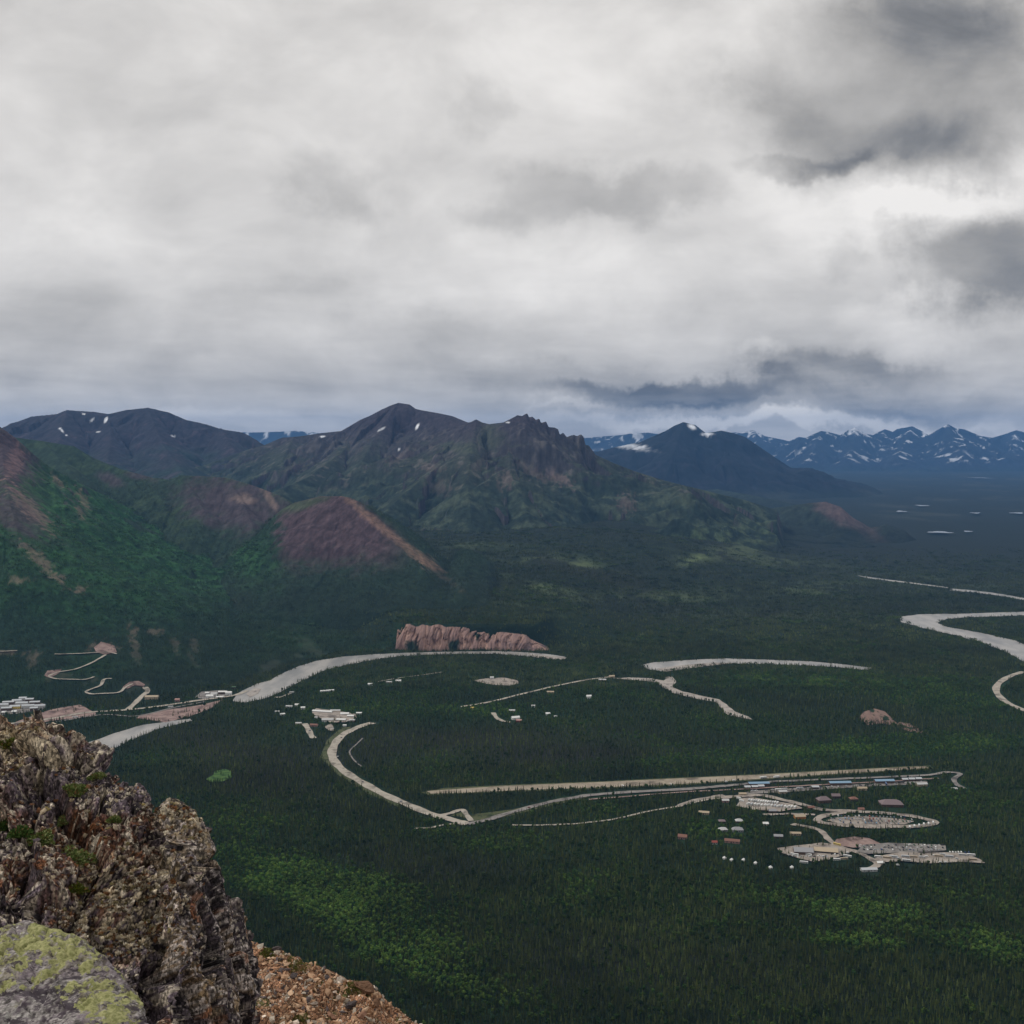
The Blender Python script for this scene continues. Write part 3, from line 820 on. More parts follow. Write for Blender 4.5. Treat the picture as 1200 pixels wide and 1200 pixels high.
M_river, qq, b = mat_new('silty_river_water')
pos = qq.n('ShaderNodeNewGeometry').outputs['Position']
n1 = qq.noise(qq.v('MULTIPLY', pos, (1, .35, 1)), 0.02, 5, .6)
qq.put(b.inputs['Base Color'], qq.mix(qq.ss(n1, .35, .65), (0.21, 0.21, 0.205), (0.38, 0.36, 0.335)))
b.inputs['Roughness'].default_value = 0.35
b.inputs['Specular IOR Level'].default_value = 0.35
bp = qq.n('ShaderNodeBump'); bp.inputs['Distance'].default_value = .15; qq.put(bp.inputs['Height'], qq.noise(pos, .5, 3, .6)); qq.put(b.inputs['Normal'], bp.outputs[0])
M_pond = mat_plain('pond_water', (0.19, 0.23, 0.28), .2, .5)
def mat_gravel(name, c1, c2, sc=.06):
    m, qq, b = mat_new(name)
    pos = qq.n('ShaderNodeNewGeometry').outputs['Position']
    c = qq.mix(qq.ss(qq.noise(pos, sc, 6, .7), .36, .64), c1, c2)
    c = qq.mix(qq.ss(qq.noise(pos, sc * .6, 5, .65), .50, .66), c, tuple(x * .50 for x in c1))
    qq.put(b.inputs['Base Color'], c)
    return m
M_gravel = mat_gravel('river_gravel', (0.30, 0.265, 0.235), (0.42, 0.385, 0.35))
M_road = mat_gravel('gravel_road', (0.32, 0.285, 0.235), (0.43, 0.39, 0.33))
M_asph = mat_gravel('pale_asphalt', (0.18, 0.165, 0.155), (0.26, 0.24, 0.22))
M_strip = mat_gravel('airstrip_gravel', (0.27, 0.225, 0.17), (0.36, 0.31, 0.24), .03)
M_dirt = mat_gravel('bare_pink_earth', (0.21, 0.14, 0.125), (0.33, 0.24, 0.21), .05)
M_lot = mat_gravel('parking_gravel', (0.25, 0.215, 0.185), (0.37, 0.325, 0.28))
M_grass = mat_gravel('bright_mown_grass', (0.030, 0.080, 0.018), (0.085, 0.150, 0.038), .12)
M_verge = mat_gravel('rough_grass_verge', (0.055, 0.075, 0.03), (0.10, 0.10, 0.05), .08)

sheet('river', [(60, 905), (103, 871), (133, 860), (167, 850), (200, 845.5), (222, 843), (226, 845), (205, 850), (187, 854), (160, 865), (123, 882), (90, 915)], M_river, 'grey silty river emerging behind the rock outcrop', wob=6)
sheet('river', [(272, 822), (280, 812), (300, 802), (315, 798), (330, 790), (350, 781), (372, 774.5), (400, 770), (440, 767), (470, 765.5), (500, 764.6), (540, 763.9), (580, 763.4), (610, 764.4), (640, 766.5), (664, 770),
                (660, 773.5), (640, 772), (610, 768.5), (580, 766.4), (540, 766.6), (500, 767.6), (465, 769.5), (430, 775), (400, 781), (380, 786), (352, 799), (335, 808), (315, 818), (285, 824)], M_river,
      'pale grey river bend running under the pink eroded bluff', wob=4)
sheet('river', [(752, 780), (765, 776.5), (790, 775), (820, 773), (850, 772), (900, 773.5), (950, 775.5), (985, 778.5), (1022, 783), (1015, 785.5), (985, 782.5), (950, 780.5), (900, 778.5), (860, 778), (825, 779.5), (800, 783), (775, 787), (760, 785)], M_river,
      'pale grey river reach crossing the middle of the valley', wob=5)
sheet('river', [(1290, 812), (1240, 795), (1200, 776), (1180, 765), (1150, 753), (1120, 745), (1085, 737), (1055, 729), (1056, 723), (1080, 720), (1130, 719.5), (1200, 717), (1300, 714), (1300, 718), (1200, 721.5), (1140, 723.5), (1110, 725.5), (1098, 730), (1110, 735),
                (1150, 742), (1190, 751), (1215, 762), (1290, 790)], M_river, 'wide pale river curving along the right side of the valley', wob=8)
sheet('river', [(1114, 690), (1135, 691.5), (1165, 695), (1200, 701), (1290, 712), (1290, 715), (1200, 703.5), (1165, 697.5), (1135, 694), (1112, 692)], M_river, 'thin pale far reach of the river near the right edge', wob=6)
sheet('river', [(1004, 674.5), (1020, 676.5), (1045, 680), (1085, 685), (1112, 688.5), (1112, 689.6), (1085, 686.2), (1045, 681.4), (1018, 678)], M_river, 'faint distant thread of river below the rocky bluff', wob=6)
sheet('creek', [(718, 795), (735, 794), (760, 795), (778, 798), (783, 793), (790, 794), (792, 800), (788, 806), (800, 811), (822, 816), (842, 820), (852, 826), (860, 834), (876, 840), (882, 844), (870, 842), (852, 838), (846, 830), (838, 823), (815, 819), (790, 813), (778, 806), (765, 799), (735, 797)],
      M_gravel, 'thin braided gravel creek joining the middle river reach', wob=6)
sheet('gravel_bar', [(288, 814), (298, 807), (306, 808), (303, 813), (293, 818)], M_gravel, 'small gravel bar in the river below the canyon', lift=1.6, clear=False)
sheet('gravel_bar', [(618, 766.5), (640, 768.5), (664, 771), (661, 774), (640, 772.5), (622, 770)], M_gravel, 'pale gravel bar at the end of the bend under the bluff', lift=1.6, clear=False)
sheet('gravel_bar', [(770, 784), (800, 780), (835, 777), (860, 777.5), (830, 781), (800, 785), (778, 788)], M_gravel, 'gravel bank along the near side of the middle river reach', lift=1.6, clear=False)
for i, (a, b_, w, h_, lb) in enumerate([(1102, 626, 14, 1.3, 'largest pale pond on the blue far plain'), (1056, 601, 6, .9, 'small pond below the pyramid mountain, left of the others'), (1134, 625, 5, .9, 'small pond just right of the largest far pond'),
                                       (1080, 594, 8, .7, 'thin far pond nearest to the snowy range'), (1143, 603, 6, .8, 'small round far pond on the plain'), (1192, 603, 8, .9, 'pond at the right edge of the far plain'),
                                       (1150, 561, 14, .4, 'very distant streak of water under the snowy range')]):
    ang = np.linspace(0, 2 * math.pi, 14, endpoint=False)
    r_ = 1 + .3 * np.sin(3 * ang + i)
    sheet('pond', [(a + w * math.cos(t) * r_[k], b_ + .7 * h_ * math.sin(t) * r_[k] + .08 * w * math.cos(t) * .4) for k, t in enumerate(ang)], M_pond, lb, drape=False, lift=14)

ROADS = []
KEEPOUT = []


def road(name, pts, width, mat, label, drape=True, lift=1.2, shoulder=7.0):
    pts = np.array(pts, float)
    # smooth in picture then drop on the ground
    t = np.arange(len(pts)); tt = np.linspace(0, len(pts) - 1, (len(pts) - 1) * 8 + 1)
    def cr(v):
        o = []
        for s in tt:
            i = min(int(s), len(v) - 2); f_ = s - i
            p0 = v[max(i - 1, 0)]; p1 = v[i]; p2 = v[i + 1]; p3 = v[min(i + 2, len(v) - 1)]
            o.append(.5 * (2 * p1 + (p2 - p0) * f_ + (2 * p0 - 5 * p1 + 4 * p2 - p3) * f_ * f_ + (3 * p1 - p0 - 3 * p2 + p3) * f_ ** 3))
        return np.array(o)
    sx, sy = cr(pts[:, 0]), cr(pts[:, 1])
    W_ = hit(sx, sy) if drape else on_floor(sx, sy)
    if drape: W_[:, 2] = np.convolve(np.pad(W_[:, 2], 2, mode='edge'), np.ones(5) / 5, 'valid')
    tg = np.gradient(W_[:, :2], axis=0); tg /= np.maximum(np.linalg.norm(tg, axis=1, keepdims=True), 1e-6)
    nn = np.stack([-tg[:, 1], tg[:, 0]], 1)
    SHEETZ[0] += 0.02
    wv = width * (1 + .12 * np.sin(np.arange(len(W_)) * .7))
    V = []
    for s in (-1, -.33, .33, 1):
        e = W_.copy(); e[:, :2] += nn * (wv * .5 * s)[:, None]
        e[:, 2] += (lift + SHEETZ[0] * .3 + (0.10 if abs(s) < .5 else 0))
        V.append(e)
    V = np.stack(V, 1).reshape(-1, 3)
    me = mesh_np(name, V, grid_faces(4, len(W_)), None)
    ROADS.append((W_[:, :2].copy(), width * .5 + shoulder))
    return add(name, me, mat, None, label, None, None, 'structure')


road('road', [(437, 848), (428, 850), (415, 855), (402, 862), (393, 872), (389, 884), (394, 896), (408, 908), (428, 920), (452, 933), (480, 945), (505, 955), (530, 962), (548, 967)], 17, M_road, 'pale curving highway sweeping through the dark forest', shoulder=5)
road('road', [(548, 967), (570, 962), (600, 953), (640, 942), (672, 936), (690, 933), (740, 929), (800, 926), (850, 922)], 12, M_asph, 'park road leading right from the highway junction', shoulder=8)
road('road', [(515, 957), (528, 954), (541, 950), (546, 955), (552, 963)], 9, M_road, 'short slip road forming the triangle at the junction', shoulder=4)
road('road', [(486, 972), (505, 971), (520, 968), (538, 966)], 5, M_road, 'narrow side track joining the junction from the left', shoulder=4)
road('road', [(600, 968), (640, 968), (680, 966), (720, 961), (760, 952), (800, 945), (830, 938), (870, 934)], 5, M_road, 'thin track threading the trees below the park road', shoulder=3)
road('road', [(-60, 862), (-20, 853), (20, 848), (60, 843), (100, 836), (150, 832.5), (190, 828), (230, 822), (260, 818), (277, 815), (290, 810)], 12, M_road, 'highway running along the canyon shelf at the left', shoulder=8)
road('road', [(0, 859), (60, 848), (120, 838.5), (160, 840), (200, 831), (240, 823)], 6, M_asph, 'railway shelf road just below the canyon highway', shoulder=5)
road('road', [(64, 767.5), (85, 767), (108, 766), (124, 765), (137, 767)], 8, M_road, 'topmost switchback of the hillside road', shoulder=6)
road('road', [(124, 768), (112, 775), (97, 782), (84, 786), (70, 788), (58, 793), (66, 796.5), (85, 797), (100, 797), (110, 794)], 7, M_road, 'second switchback of the hillside road', shoulder=6)
road('road', [(131, 796), (122, 797), (118, 804), (108, 808), (101, 811.5), (107, 814), (125, 813.5), (140, 812), (147, 806), (156, 802)], 8, M_road, 'third switchback of the hillside road', shoulder=6)
road('road', [(150, 832), (157, 826), (166, 817), (173, 811), (170, 806)], 13, M_road, 'broad ramp climbing from the canyon highway', shoulder=6)
road('road', [(-40, 762), (0, 764), (20, 763.5)], 7, M_road, 'bench road at the left edge of the slope', shoulder=6)
road('road', [(540, 829), (560, 826), (580, 822), (600, 817), (620, 812), (650, 805), (690, 797), (716, 794)], 9, M_road, 'straight pale track across the wooded plateau', shoulder=6)
road('road', [(440, 800), (470, 795), (500, 791), (520, 788)], 4, M_road, 'faint track near the river bend', shoulder=3)
road('road', [(322, 818), (330, 817.5), (341, 813)], 8, M_road, 'short pale track ending by the river', shoulder=4)
road('road', [(578, 836), (582, 842), (590, 846), (598, 847)], 10, M_road, 'drive to the cabins on the plateau', shoulder=4)
road('road', [(357, 849), (361, 855), (365, 863), (368, 866)], 12, M_road, 'gravel drive left of the village', shoulder=4)
road('road', [(425, 866), (419, 872), (410, 881), (412, 888), (418, 895), (425, 900)], 3, M_asph, 'thin footpath inside the bend of the highway', shoulder=3)
road('road', [(850, 922), (900, 917.5), (960, 914.8), (1020, 912.4), (1085, 909.5), (1110, 906), (1125, 908), (1118, 914), (1122, 921), (1132, 925)], 9, M_asph, 'service road beside the railway station', shoulder=6)
road('road', [(845, 936), (870, 934), (892, 933), (915, 938), (940, 944), (965, 950), (1000, 952), (1035, 954), (1065, 957), (1088, 962), (1096, 965), (1080, 969), (1050, 970), (1010, 970), (975, 967), (958, 963), (966, 957), (990, 953)], 13, M_lot, 'loop road around the visitor car park', shoulder=5)
road('road', [(895, 956), (925, 955), (955, 956)], 8, M_lot, 'short drive past the orange building', shoulder=4)
road('road', [(928, 967), (945, 970), (960, 974), (967, 980), (972, 986), (985, 994), (1005, 1000), (1022, 1009), (1028, 1015), (1018, 1020)], 10, M_lot, 'drive down to the maintenance yard', shoulder=5)
road('road', [(795, 946), (810, 940), (830, 936), (848, 933)], 9, M_lot, 'pale drive entering the settlement from the left', shoulder=4)
road('road', [(1200, 788), (1184, 793), (1170, 802), (1168, 812), (1180, 824), (1205, 835)], 16, M_road, 'curving gravel road at the right edge of the valley', shoulder=5)
road('railway', [(690, 938), (800, 929.5), (860, 926.5), (930, 922.5), (1000, 918.8), (1060, 915.6), (1100, 913)], 5, M_dirt, 'railway bed passing the station', shoulder=5)

sheet('airstrip', [(494, 929), (520, 924), (587, 920.6), (700, 916.3), (800, 911.6), (885, 907.8), (960, 903.8), (1060, 898.6), (1090, 897.5), (1094, 901.5), (1040, 905.3), (960, 910), (885, 915), (800, 920.8), (708, 925), (617, 928), (500, 932.5)], M_verge, 'grassy margin around the gravel airstrip', lift=1.0)
sheet('airstrip', [(500, 928), (587, 922), (700, 917.5), (800, 912.8), (885, 909), (960, 905), (1060, 899.8), (1085, 898.8), (1088, 901), (1040, 904.2), (960, 909), (885, 914), (800, 919.5), (708, 923.6), (617, 926.6), (540, 930.2), (505, 931)], M_strip, 'long straight gravel airstrip', lift=1.5)
sheet('gravel_pad', [(556, 798), (572, 795.5), (590, 795), (606, 798), (608, 802), (596, 804.5), (578, 803.5), (562, 800.5)], M_lot, 'bare gravel pad in the forest below the bluff', wob=5)
sheet('meadow', [(243, 914), (250, 905), (262, 902.5), (272, 904), (272, 912), (262, 917), (248, 918)], M_grass, 'small bright green meadow in the dark forest', wob=8)
sheet('clearing', [(545, 957), (560, 954), (600, 949), (640, 941), (672, 935), (690, 935), (640, 946), (600, 956), (570, 963), (553, 964)], M_verge, 'rough grass beside the park road at the junction', lift=.8)
sheet('clearing', [(375, 888), (383, 868), (400, 853), (412, 852), (398, 864), (391, 878), (394, 893), (412, 910), (440, 930), (470, 944), (466, 946), (430, 930), (395, 908)], M_verge, 'grass verge on the outside of the highway bend', lift=.7)
sheet('clearing', [(540, 958), (528, 956), (541, 952), (548, 960)], M_verge, 'yellowish grass triangle at the junction', lift=.8)
sheet('bare_ground', [(0, 862), (20, 846), (60, 832), (93, 826), (112, 836), (112, 840), (60, 845), (20, 853), (-40, 868), (-40, 860)], M_dirt, 'bare pink earth bank below the left slope', drape=True, lift=1.0, wob=5)
sheet('bare_ground', [(160, 842), (165, 838), (200, 832), (235, 827), (250, 823), (262, 820), (245, 832), (220, 841), (195, 847), (180, 845)], M_dirt, 'bare reddish canyon shelf above the river', drape=True, lift=1.0, wob=5)
sheet('bare_ground', [(110, 760), (118, 753), (134, 757), (137, 765), (122, 768), (112, 765)], M_dirt, 'raw earth cut above the topmost switchback', drape=True, lift=1.6, wob=4)
sheet('bare_ground', [(52, 793), (55, 787), (72, 785), (70, 790), (58, 796)], M_dirt, 'raw earth cut beside the second switchback', drape=True, lift=1.6, wob=4)
sheet('bare_ground', [(144, 806), (152, 800), (162, 799), (170, 803), (168, 806), (158, 804), (150, 808)], M_dirt, 'raw earth cut at the head of the broad ramp', drape=True, lift=1.6, wob=4)
sheet('bare_ground', [(975, 991), (980, 985), (1000, 982), (1020, 984), (1032, 990), (1022, 994), (1000, 995), (990, 993)], M_dirt, 'reddish bare ground between the yard and the storage lot', wob=4)
sheet('car_park', [(862, 946), (868, 937), (885, 936), (905, 940), (930, 944), (942, 949), (915, 952), (885, 951)], M_lot, 'camper van park among the trees', wob=8)
sheet('car_park', [(968, 962), (980, 958.5), (1010, 957), (1045, 959), (1072, 963), (1060, 966.5), (1030, 968), (990, 967)], M_lot, 'visitor car park inside the loop road', lift=.9, wob=2)
sheet('car_park', [(912, 996), (930, 992), (960, 989), (985, 992), (1002, 998), (990, 1004), (975, 1009), (955, 1012), (935, 1007), (915, 1001)], M_lot, 'gravel yard around the maintenance building', wob=8)
sheet('car_park', [(1022, 1010), (1035, 1003), (1060, 1000), (1100, 1001), (1130, 1001), (1150, 1009), (1154, 1013), (1130, 1012), (1110, 1011), (1090, 1014), (1060, 1012), (1040, 1013)], M_lot, 'lower gravel bus lot', wob=8)
sheet('car_park', [(1004, 1000), (1010, 992), (1040, 989), (1080, 990), (1108, 992), (1110, 999), (1080, 1000), (1040, 1001), (1015, 1002)], M_asph, 'storage lot with rows of vehicles behind the bus lot', wob=8)
sheet('car_park', [(365, 836), (370, 831.5), (395, 834), (418, 838), (416, 842), (405, 848), (385, 848), (374, 842)], M_lot, 'pale gravel ground of the village', wob=8)
sheet('car_park', [(380, 853), (388, 849), (392, 854), (391, 858), (385, 857)], M_lot, 'small gravel lot below the village', wob=3)
sheet('car_park', [(0, 838), (0, 826), (30, 822), (52, 825), (50, 832), (20, 837)], M_asph, 'paved ground between the long grey lodges', drape=True, lift=.8)
sheet('car_park', [(228, 818), (236, 811), (262, 809), (272, 812), (262, 817), (240, 820)], M_asph, 'paved yard of the canyon buildings', drape=True, lift=.9)
sheet('car_park', [(870, 931), (878, 927.5), (930, 924), (990, 920.5), (1050, 917), (1088, 915.5), (1086, 919), (1040, 921), (980, 924.5), (920, 929)], M_asph, 'paved apron along the railway station', lift=.8)

# ------------------------------------------------------------------ eroded bluff above the river
def river_bluff():
    top = [(466, 737), (470, 732), (478, 730), (486, 733), (494, 731), (504, 733), (512, 731), (522, 734), (536, 734), (550, 735), (562, 738), (574, 739.5), (590, 740), (605, 742), (617, 743), (622, 748), (630, 752), (642, 757), (656, 763)]
    nu, nv = 520, 70
    tx = np.array([t[0] for t in top]); ty = np.array([t[1] for t in top])
    px = np.linspace(463, 658, nu)
    pyt = np.interp(px, tx, ty)
    Yb = 3188 + 10 * np.sin(px / 17.0)
    v = np.linspace(0, 1, nv)
    PX, Vv = np.meshgrid(px, v)
    YB = np.tile(Yb, (nv, 1)); YT = YB + 66
    _, dzt = ray(PX, np.tile(pyt, (nv, 1)))
    ZT = H + dzt * YT
    dxx, _ = ray(PX, np.tile(pyt, (nv, 1)))
    X = dxx * YB
    prof = Vv ** 1.0
    wx = X + 9 * fbm2(X / 60, Vv * 1.5, 3, 701)
    wx = wx + 14 * (1 - Vv)
    but = ridged2(wx / 70, Vv * .35, 2, 711) - .5
    gul = ridged2(wx / 30, Vv * .9 + X / 200, 5, 702, .6) - .5
    fn = fbm2(X / 7, Vv * 5, 4, 703)
    env = np.sin(np.pi * np.clip(Vv * .9 + .08, 0, 1)) ** .6
    Y = YB + 66 * prof + (but * 16 + gul * 30 + 9 * ridged2(wx / 12, Vv * .4, 3, 704)) * env + fn * 2.5 + 9 * (1 - Vv)
    Z = ZT * (Vv ** .8) - 2 * (Vv == 0)
    n = fbm2(X / 30, Vv * 2, 4, 705); n2 = fbm2(X / 9, Vv * 5, 3, 706)
    col = np.zeros(X.shape + (3,)) + np.array((.34, .22, .18))
    col = lerp3(col, (.40, .27, .21), ss(gul + .3 * n2, -.1, .35) * .7)
    col = lerp3(col, (.21, .14, .13), ss(-gul + .3 * n, .1, .5) * .6)
    col = col * (1 + .5 * fbm2(wx / 6, Vv * 1.5, 3, 709))[..., None]
    col = lerp3(col, (.15, .12, .13), ss(PX, 560, 620) * ss(n, -.1, .4) * .7)
    gr = ss(n + n2 * .5 - .9 * (1 - Vv) + .25, .42, .6) * (1 - ss(Vv, .55, .8)) * .0
    green = np.maximum(blob(PX, Vv * 10, 531, 1.5, 7, 2.4, 0, .4, n2 * .5), blob(PX, Vv * 10, 482, 1.2, 8, 1.8, 0, .4, n2 * .6))
    green = np.maximum(green, blob(PX, Vv * 10, 560, 6, 3, 1.8, 0, .5, n2)); green = np.maximum(green, ss(Vv + .06 * n, .955, .99))
    col = lerp3(col, (.022, .036, .022), green)
    me = mesh_np('river_bluff', np.stack([X, Y, Z], -1).reshape(-1, 3), grid_faces(nu, nv), col.reshape(-1, 3))
    add('river_bluff', me, M_bluff, label='pink eroded bluff with vertical gullies above the river bend', kind='structure')
M_bluff = mat_terrain('eroded_bluff_cover', .12, .18, 1.5, .15)
river_bluff()
def small_bluff(pts, Yd, lab, seed):
    tx = np.array([p[0] for p in pts]); ty = np.array([p[1] for p in pts]); tb = np.array([p[2] for p in pts])
    nu, nv = 120, 30
    px = np.linspace(tx[0], tx[-1], nu); v = np.linspace(0, 1, nv); PX, Vv = np.meshgrid(px, v)
    T = np.tile(np.interp(px, tx, ty), (nv, 1)); B = np.tile(np.interp(px, tx, tb), (nv, 1))
    base = on_floor(PX.ravel(), B.ravel()).reshape(nv, nu, 3)
    Y = base[..., 1]; _, dzt = ray(PX, T)
    YT = Y + 60; ZT = np.maximum(H + dzt * YT, 1.0)
    g = ridged2(base[..., 0] / 18, Vv * .6, 4, seed) - .5
    Yv = Y + 60 * Vv + g * 16 * np.sin(np.pi * Vv)
    n = fbm2(base[..., 0] / 14, Vv * 3, 4, seed + 3)
    col = lerp3(np.zeros(PX.shape + (3,)) + np.array((.22, .15, .125)), (.12, .085, .085), ss(g + n * .5, -.1, .4))
    edge = np.minimum(ss(PX, tx[0], tx[0] + 5), 1 - ss(PX, tx[-1] - 5, tx[-1])); col = lerp3(col, (.022, .04, .022), np.clip((1 - edge) + ss(n, .02, .28), 0, 1))
    V = np.stack([base[..., 0], Yv, ZT * .75 * Vv ** .8 * (.10 + .90 * edge)], -1).reshape(-1, 3)
    # back slope down to the forest floor
    me = mesh_np('eroded_bank', V, grid_faces(nu, nv), col.reshape(-1, 3))
    add('eroded_bank', me, M_bluff, label=lab, kind='structure')
small_bluff([(1014, 846, 850), (1022, 832, 849), (1035, 827, 848), (1048, 831, 850), (1056, 840, 852), (1060, 848, 853)], 2300, 'pinkish eroded bank in the forest at the right, the larger of two', 731)
small_bluff([(1058, 853, 855), (1066, 845, 857), (1078, 847, 859), (1088, 856, 860)], 2280, 'small brown eroded bank just right of the larger one', 733)

# ------------------------------------------------------------------ trees
def tree_mat(name, base, trans=0.0):
    m, qq, b = mat_new(name)
    it = qq.n('ShaderNodeAttribute', attribute_name='tint', attribute_type='INSTANCER').outputs['Color']
    ob = qq.n('ShaderNodeAttribute', attribute_name='tint', attribute_type='GEOMETRY').outputs['Color']
    rnd = qq.n('ShaderNodeObjectInfo').outputs['Random']
    f = qq.m('MULTIPLY_ADD', rnd, 0.7, 0.65)
    tx = qq.n('ShaderNodeAttribute', attribute_name='shade').outputs['Fac']
    c = qq.mix(qq.m('MULTIPLY', qq.n('ShaderNodeAttribute', attribute_name='use', attribute_type='INSTANCER').outputs['Fac'], 1.0), base, it)
    qq.put(b.inputs['Base Color'], qq.v('SCALE', c, f))
    b.inputs['Roughness'].default_value = .85
    b.inputs['Specular IOR Level'].default_value = .08
    return m


M_spruce = tree_mat('spruce_needles', (0.030, 0.045, 0.020))
M_aspen = tree_mat('birch_leaves', (0.045, 0.110, 0.022))
M_bark = mat_plain('bark', (0.09, 0.07, 0.055), .9, .1)


def spruce_mesh(seed, h=1.0, w=.17, tiers=7, join=None, at=(0, 0), s=1.0):
    r = random.Random(seed)
    bm = join or bmesh.new()
    x0, y0 = at
    # trunk
    nb = 5
    ring0 = [bm.verts.new((x0 + s * .018 * math.cos(a * 2 * math.pi / nb), y0 + s * .018 * math.sin(a * 2 * math.pi / nb), 0)) for a in range(nb)]
    tip = bm.verts.new((x0, y0, s * .93))
    for i in range(nb):
        f = bm.faces.new((ring0[i], ring0[(i + 1) % nb], tip)); f.material_index = 1
    for t in range(tiers):
        u = t / (tiers - 1)
        zt = s * (1.0 - .0 * u) * (1 - u * .80) if t else s
        zt = s * (1 - .80 * u ** .92 + .0)
        rr = s * w * (.16 + .84 * u ** .8) * r.uniform(.85, 1.12)
        n = 7 + (t > 2) * 2
        ph = r.random() * 6.28
        top = bm.verts.new((x0 + r.uniform(-.006, .006) * s, y0, min(zt + s * .10, s)))
        pts = []
        for k in range(n * 2):
            a = ph + math.pi * k / n
            q_ = rr * (1.0 if k % 2 == 0 else .42) * r.uniform(.72, 1.12)
            z = zt - s * (.075 if k % 2 == 0 else .03) * r.uniform(.8, 1.5)
            pts.append(bm.verts.new((x0 + math.cos(a) * q_, y0 + math.sin(a) * q_, z)))
        for k in range(n * 2):
            bm.faces.new((top, pts[k], pts[(k + 1) % (2 * n)]))
    return bm


def aspen_mesh(seed, join=None, at=(0, 0), s=1.0, nl=150, w=.36):
    """leaf clumps spread through the crown's volume around a trunk with limbs"""
    r = random.Random(seed)
    bm = join or bmesh.new()
    x0, y0 = at
    def stick(a, b, r0, r1):
        a = Vector(a); b = Vector(b); dd = (b - a).normalized(); sx = dd.orthogonal().normalized(); sy = dd.cross(sx)
        A_ = [bm.verts.new(a + (sx * math.cos(t) + sy * math.sin(t)) * r0) for t in (0, 2.1, 4.2)]
        B_ = [bm.verts.new(b + (sx * math.cos(t) + sy * math.sin(t)) * r1) for t in (0, 2.1, 4.2)]
        for i in range(3):
            f = bm.faces.new((A_[i], A_[(i + 1) % 3], B_[(i + 1) % 3], B_[i])); f.material_index = 1
    stick((x0, y0, 0), (x0, y0, .75 * s), .02 * s, .008 * s)
    lobes = [(x0, y0, .68 * s, w * .8 * s)]
    for k in range(5):
        a = r.random() * 6.28; q_ = w * .5 * s; z = r.uniform(.42, .8) * s
        c = (x0 + math.cos(a) * q_, y0 + math.sin(a) * q_, z)
        stick((x0, y0, z - .15 * s), c, .01 * s, .004 * s)
        lobes.append((*c, w * r.uniform(.42, .62) * s))
    for i in range(nl):
        lx, ly, lz, lr = lobes[r.randrange(len(lobes))]
        v = Vector((r.gauss(0, 1), r.gauss(0, 1), r.gauss(0, 1))).normalized()
        rad = lr * r.uniform(.55, 1.05)
        c = Vector((lx, ly, lz)) + Vector((v.x * rad, v.y * rad, v.z * rad * .95))
        nrm = (v + Vector((r.uniform(-.6, .6), r.uniform(-.6, .6), r.uniform(-.1, .8)))).normalized()
        sx = nrm.orthogonal().normalized(); sy = nrm.cross(sx); L = s * w * r.uniform(.16, .30)
        a0 = r.random() * 6.28
        vs = [bm.verts.new(c + (sx * math.cos(a0 + t) + sy * math.sin(a0 + t)) * L * r.uniform(.7, 1.2)) for t in (0, 1.6, 3.1, 4.7)]
        bm.faces.new(vs)
    return bm


def tree_data(name, bm, leaf):
    me = bpy.data.meshes.new(name); bm.to_mesh(me); bm.free()
    me.materials.append(leaf); me.materials.append(M_bark)
    return me


SPR = [tree_data('spruce', spruce_mesh(10 + i, w=.135 + .02 * (i % 3), tiers=6 + i % 2), M_spruce) for i in range(5)]
ASP = [tree_data('birch', aspen_mesh(40 + i), M_aspen) for i in range(4)]


def cluster(kind, seed, n=6, spread=1.1):
    r = random.Random(seed); bm = bmesh.new()
    for k in range(n):
        a = r.random() * 6.28; q_ = spread * math.sqrt(r.random())
        at = (math.cos(a) * q_, math.sin(a) * q_)
        if kind == 's': spruce_mesh(seed * 31 + k, w=.16, tiers=4, join=bm, at=at, s=r.uniform(.7, 1.1))
        else: aspen_mesh(seed * 31 + k, join=bm, at=at, s=r.uniform(.65, 1.0), nl=34, w=.42)
    return tree_data('spruce_cluster' if kind == 's' else 'birch_cluster', bm, M_spruce if kind == 's' else M_aspen)


SPC = [cluster('s', 3 + i) for i in range(4)]
ASC = [cluster('a', 13 + i, 5) for i in range(3)]

TPL = bpy.data.collections.new('tree_kinds')        # source meshes for the forest; never linked to the scene
TPO = []
for i, me in enumerate(SPR + ASP + SPC + ASC):
    o = bpy.data.objects.new('%02d_source' % i, me); TPL.objects.link(o); TPO.append(o)
NS, NA, NSC, NAC = len(SPR), len(ASP), len(SPC), len(ASC)


def inst_group(name, coll):
    ng = bpy.data.node_groups.new(name, 'GeometryNodeTree')
    ng.interface.new_socket('Geometry', in_out='INPUT', socket_type='NodeSocketGeometry')
    ng.interface.new_socket('Geometry', in_out='OUTPUT', socket_type='NodeSocketGeometry')
    N = ng.nodes; Lk = ng.links.new
    gi = N.new('NodeGroupInput'); go = N.new('NodeGroupOutput')
    ci = N.new('GeometryNodeCollectionInfo'); ci.inputs['Collection'].default_value = coll
    ci.inputs['Separate Children'].default_value = True; ci.inputs['Reset Children'].default_value = True
    ip = N.new('GeometryNodeInstanceOnPoints'); ip.inputs['Pick Instance'].default_value = True
    def na(nm, ty):
        n = N.new('GeometryNodeInputNamedAttribute'); n.data_type = ty; n.inputs['Name'].default_value = nm
        return n.outputs['Attribute']
    Lk(gi.outputs[0], ip.inputs['Points']); Lk(ci.outputs[0], ip.inputs['Instance'])
    Lk(na('idx', 'INT'), ip.inputs['Instance Index'])
    e2r = N.new('FunctionNodeEulerToRotation'); Lk(na('rot', 'FLOAT_VECTOR'), e2r.inputs[0])
    Lk(e2r.outputs[0], ip.inputs['Rotation'])
    Lk(na('scl', 'FLOAT_VECTOR'), ip.inputs['Scale'])
    Lk(ip.outputs[0], go.inputs[0])
    return ng


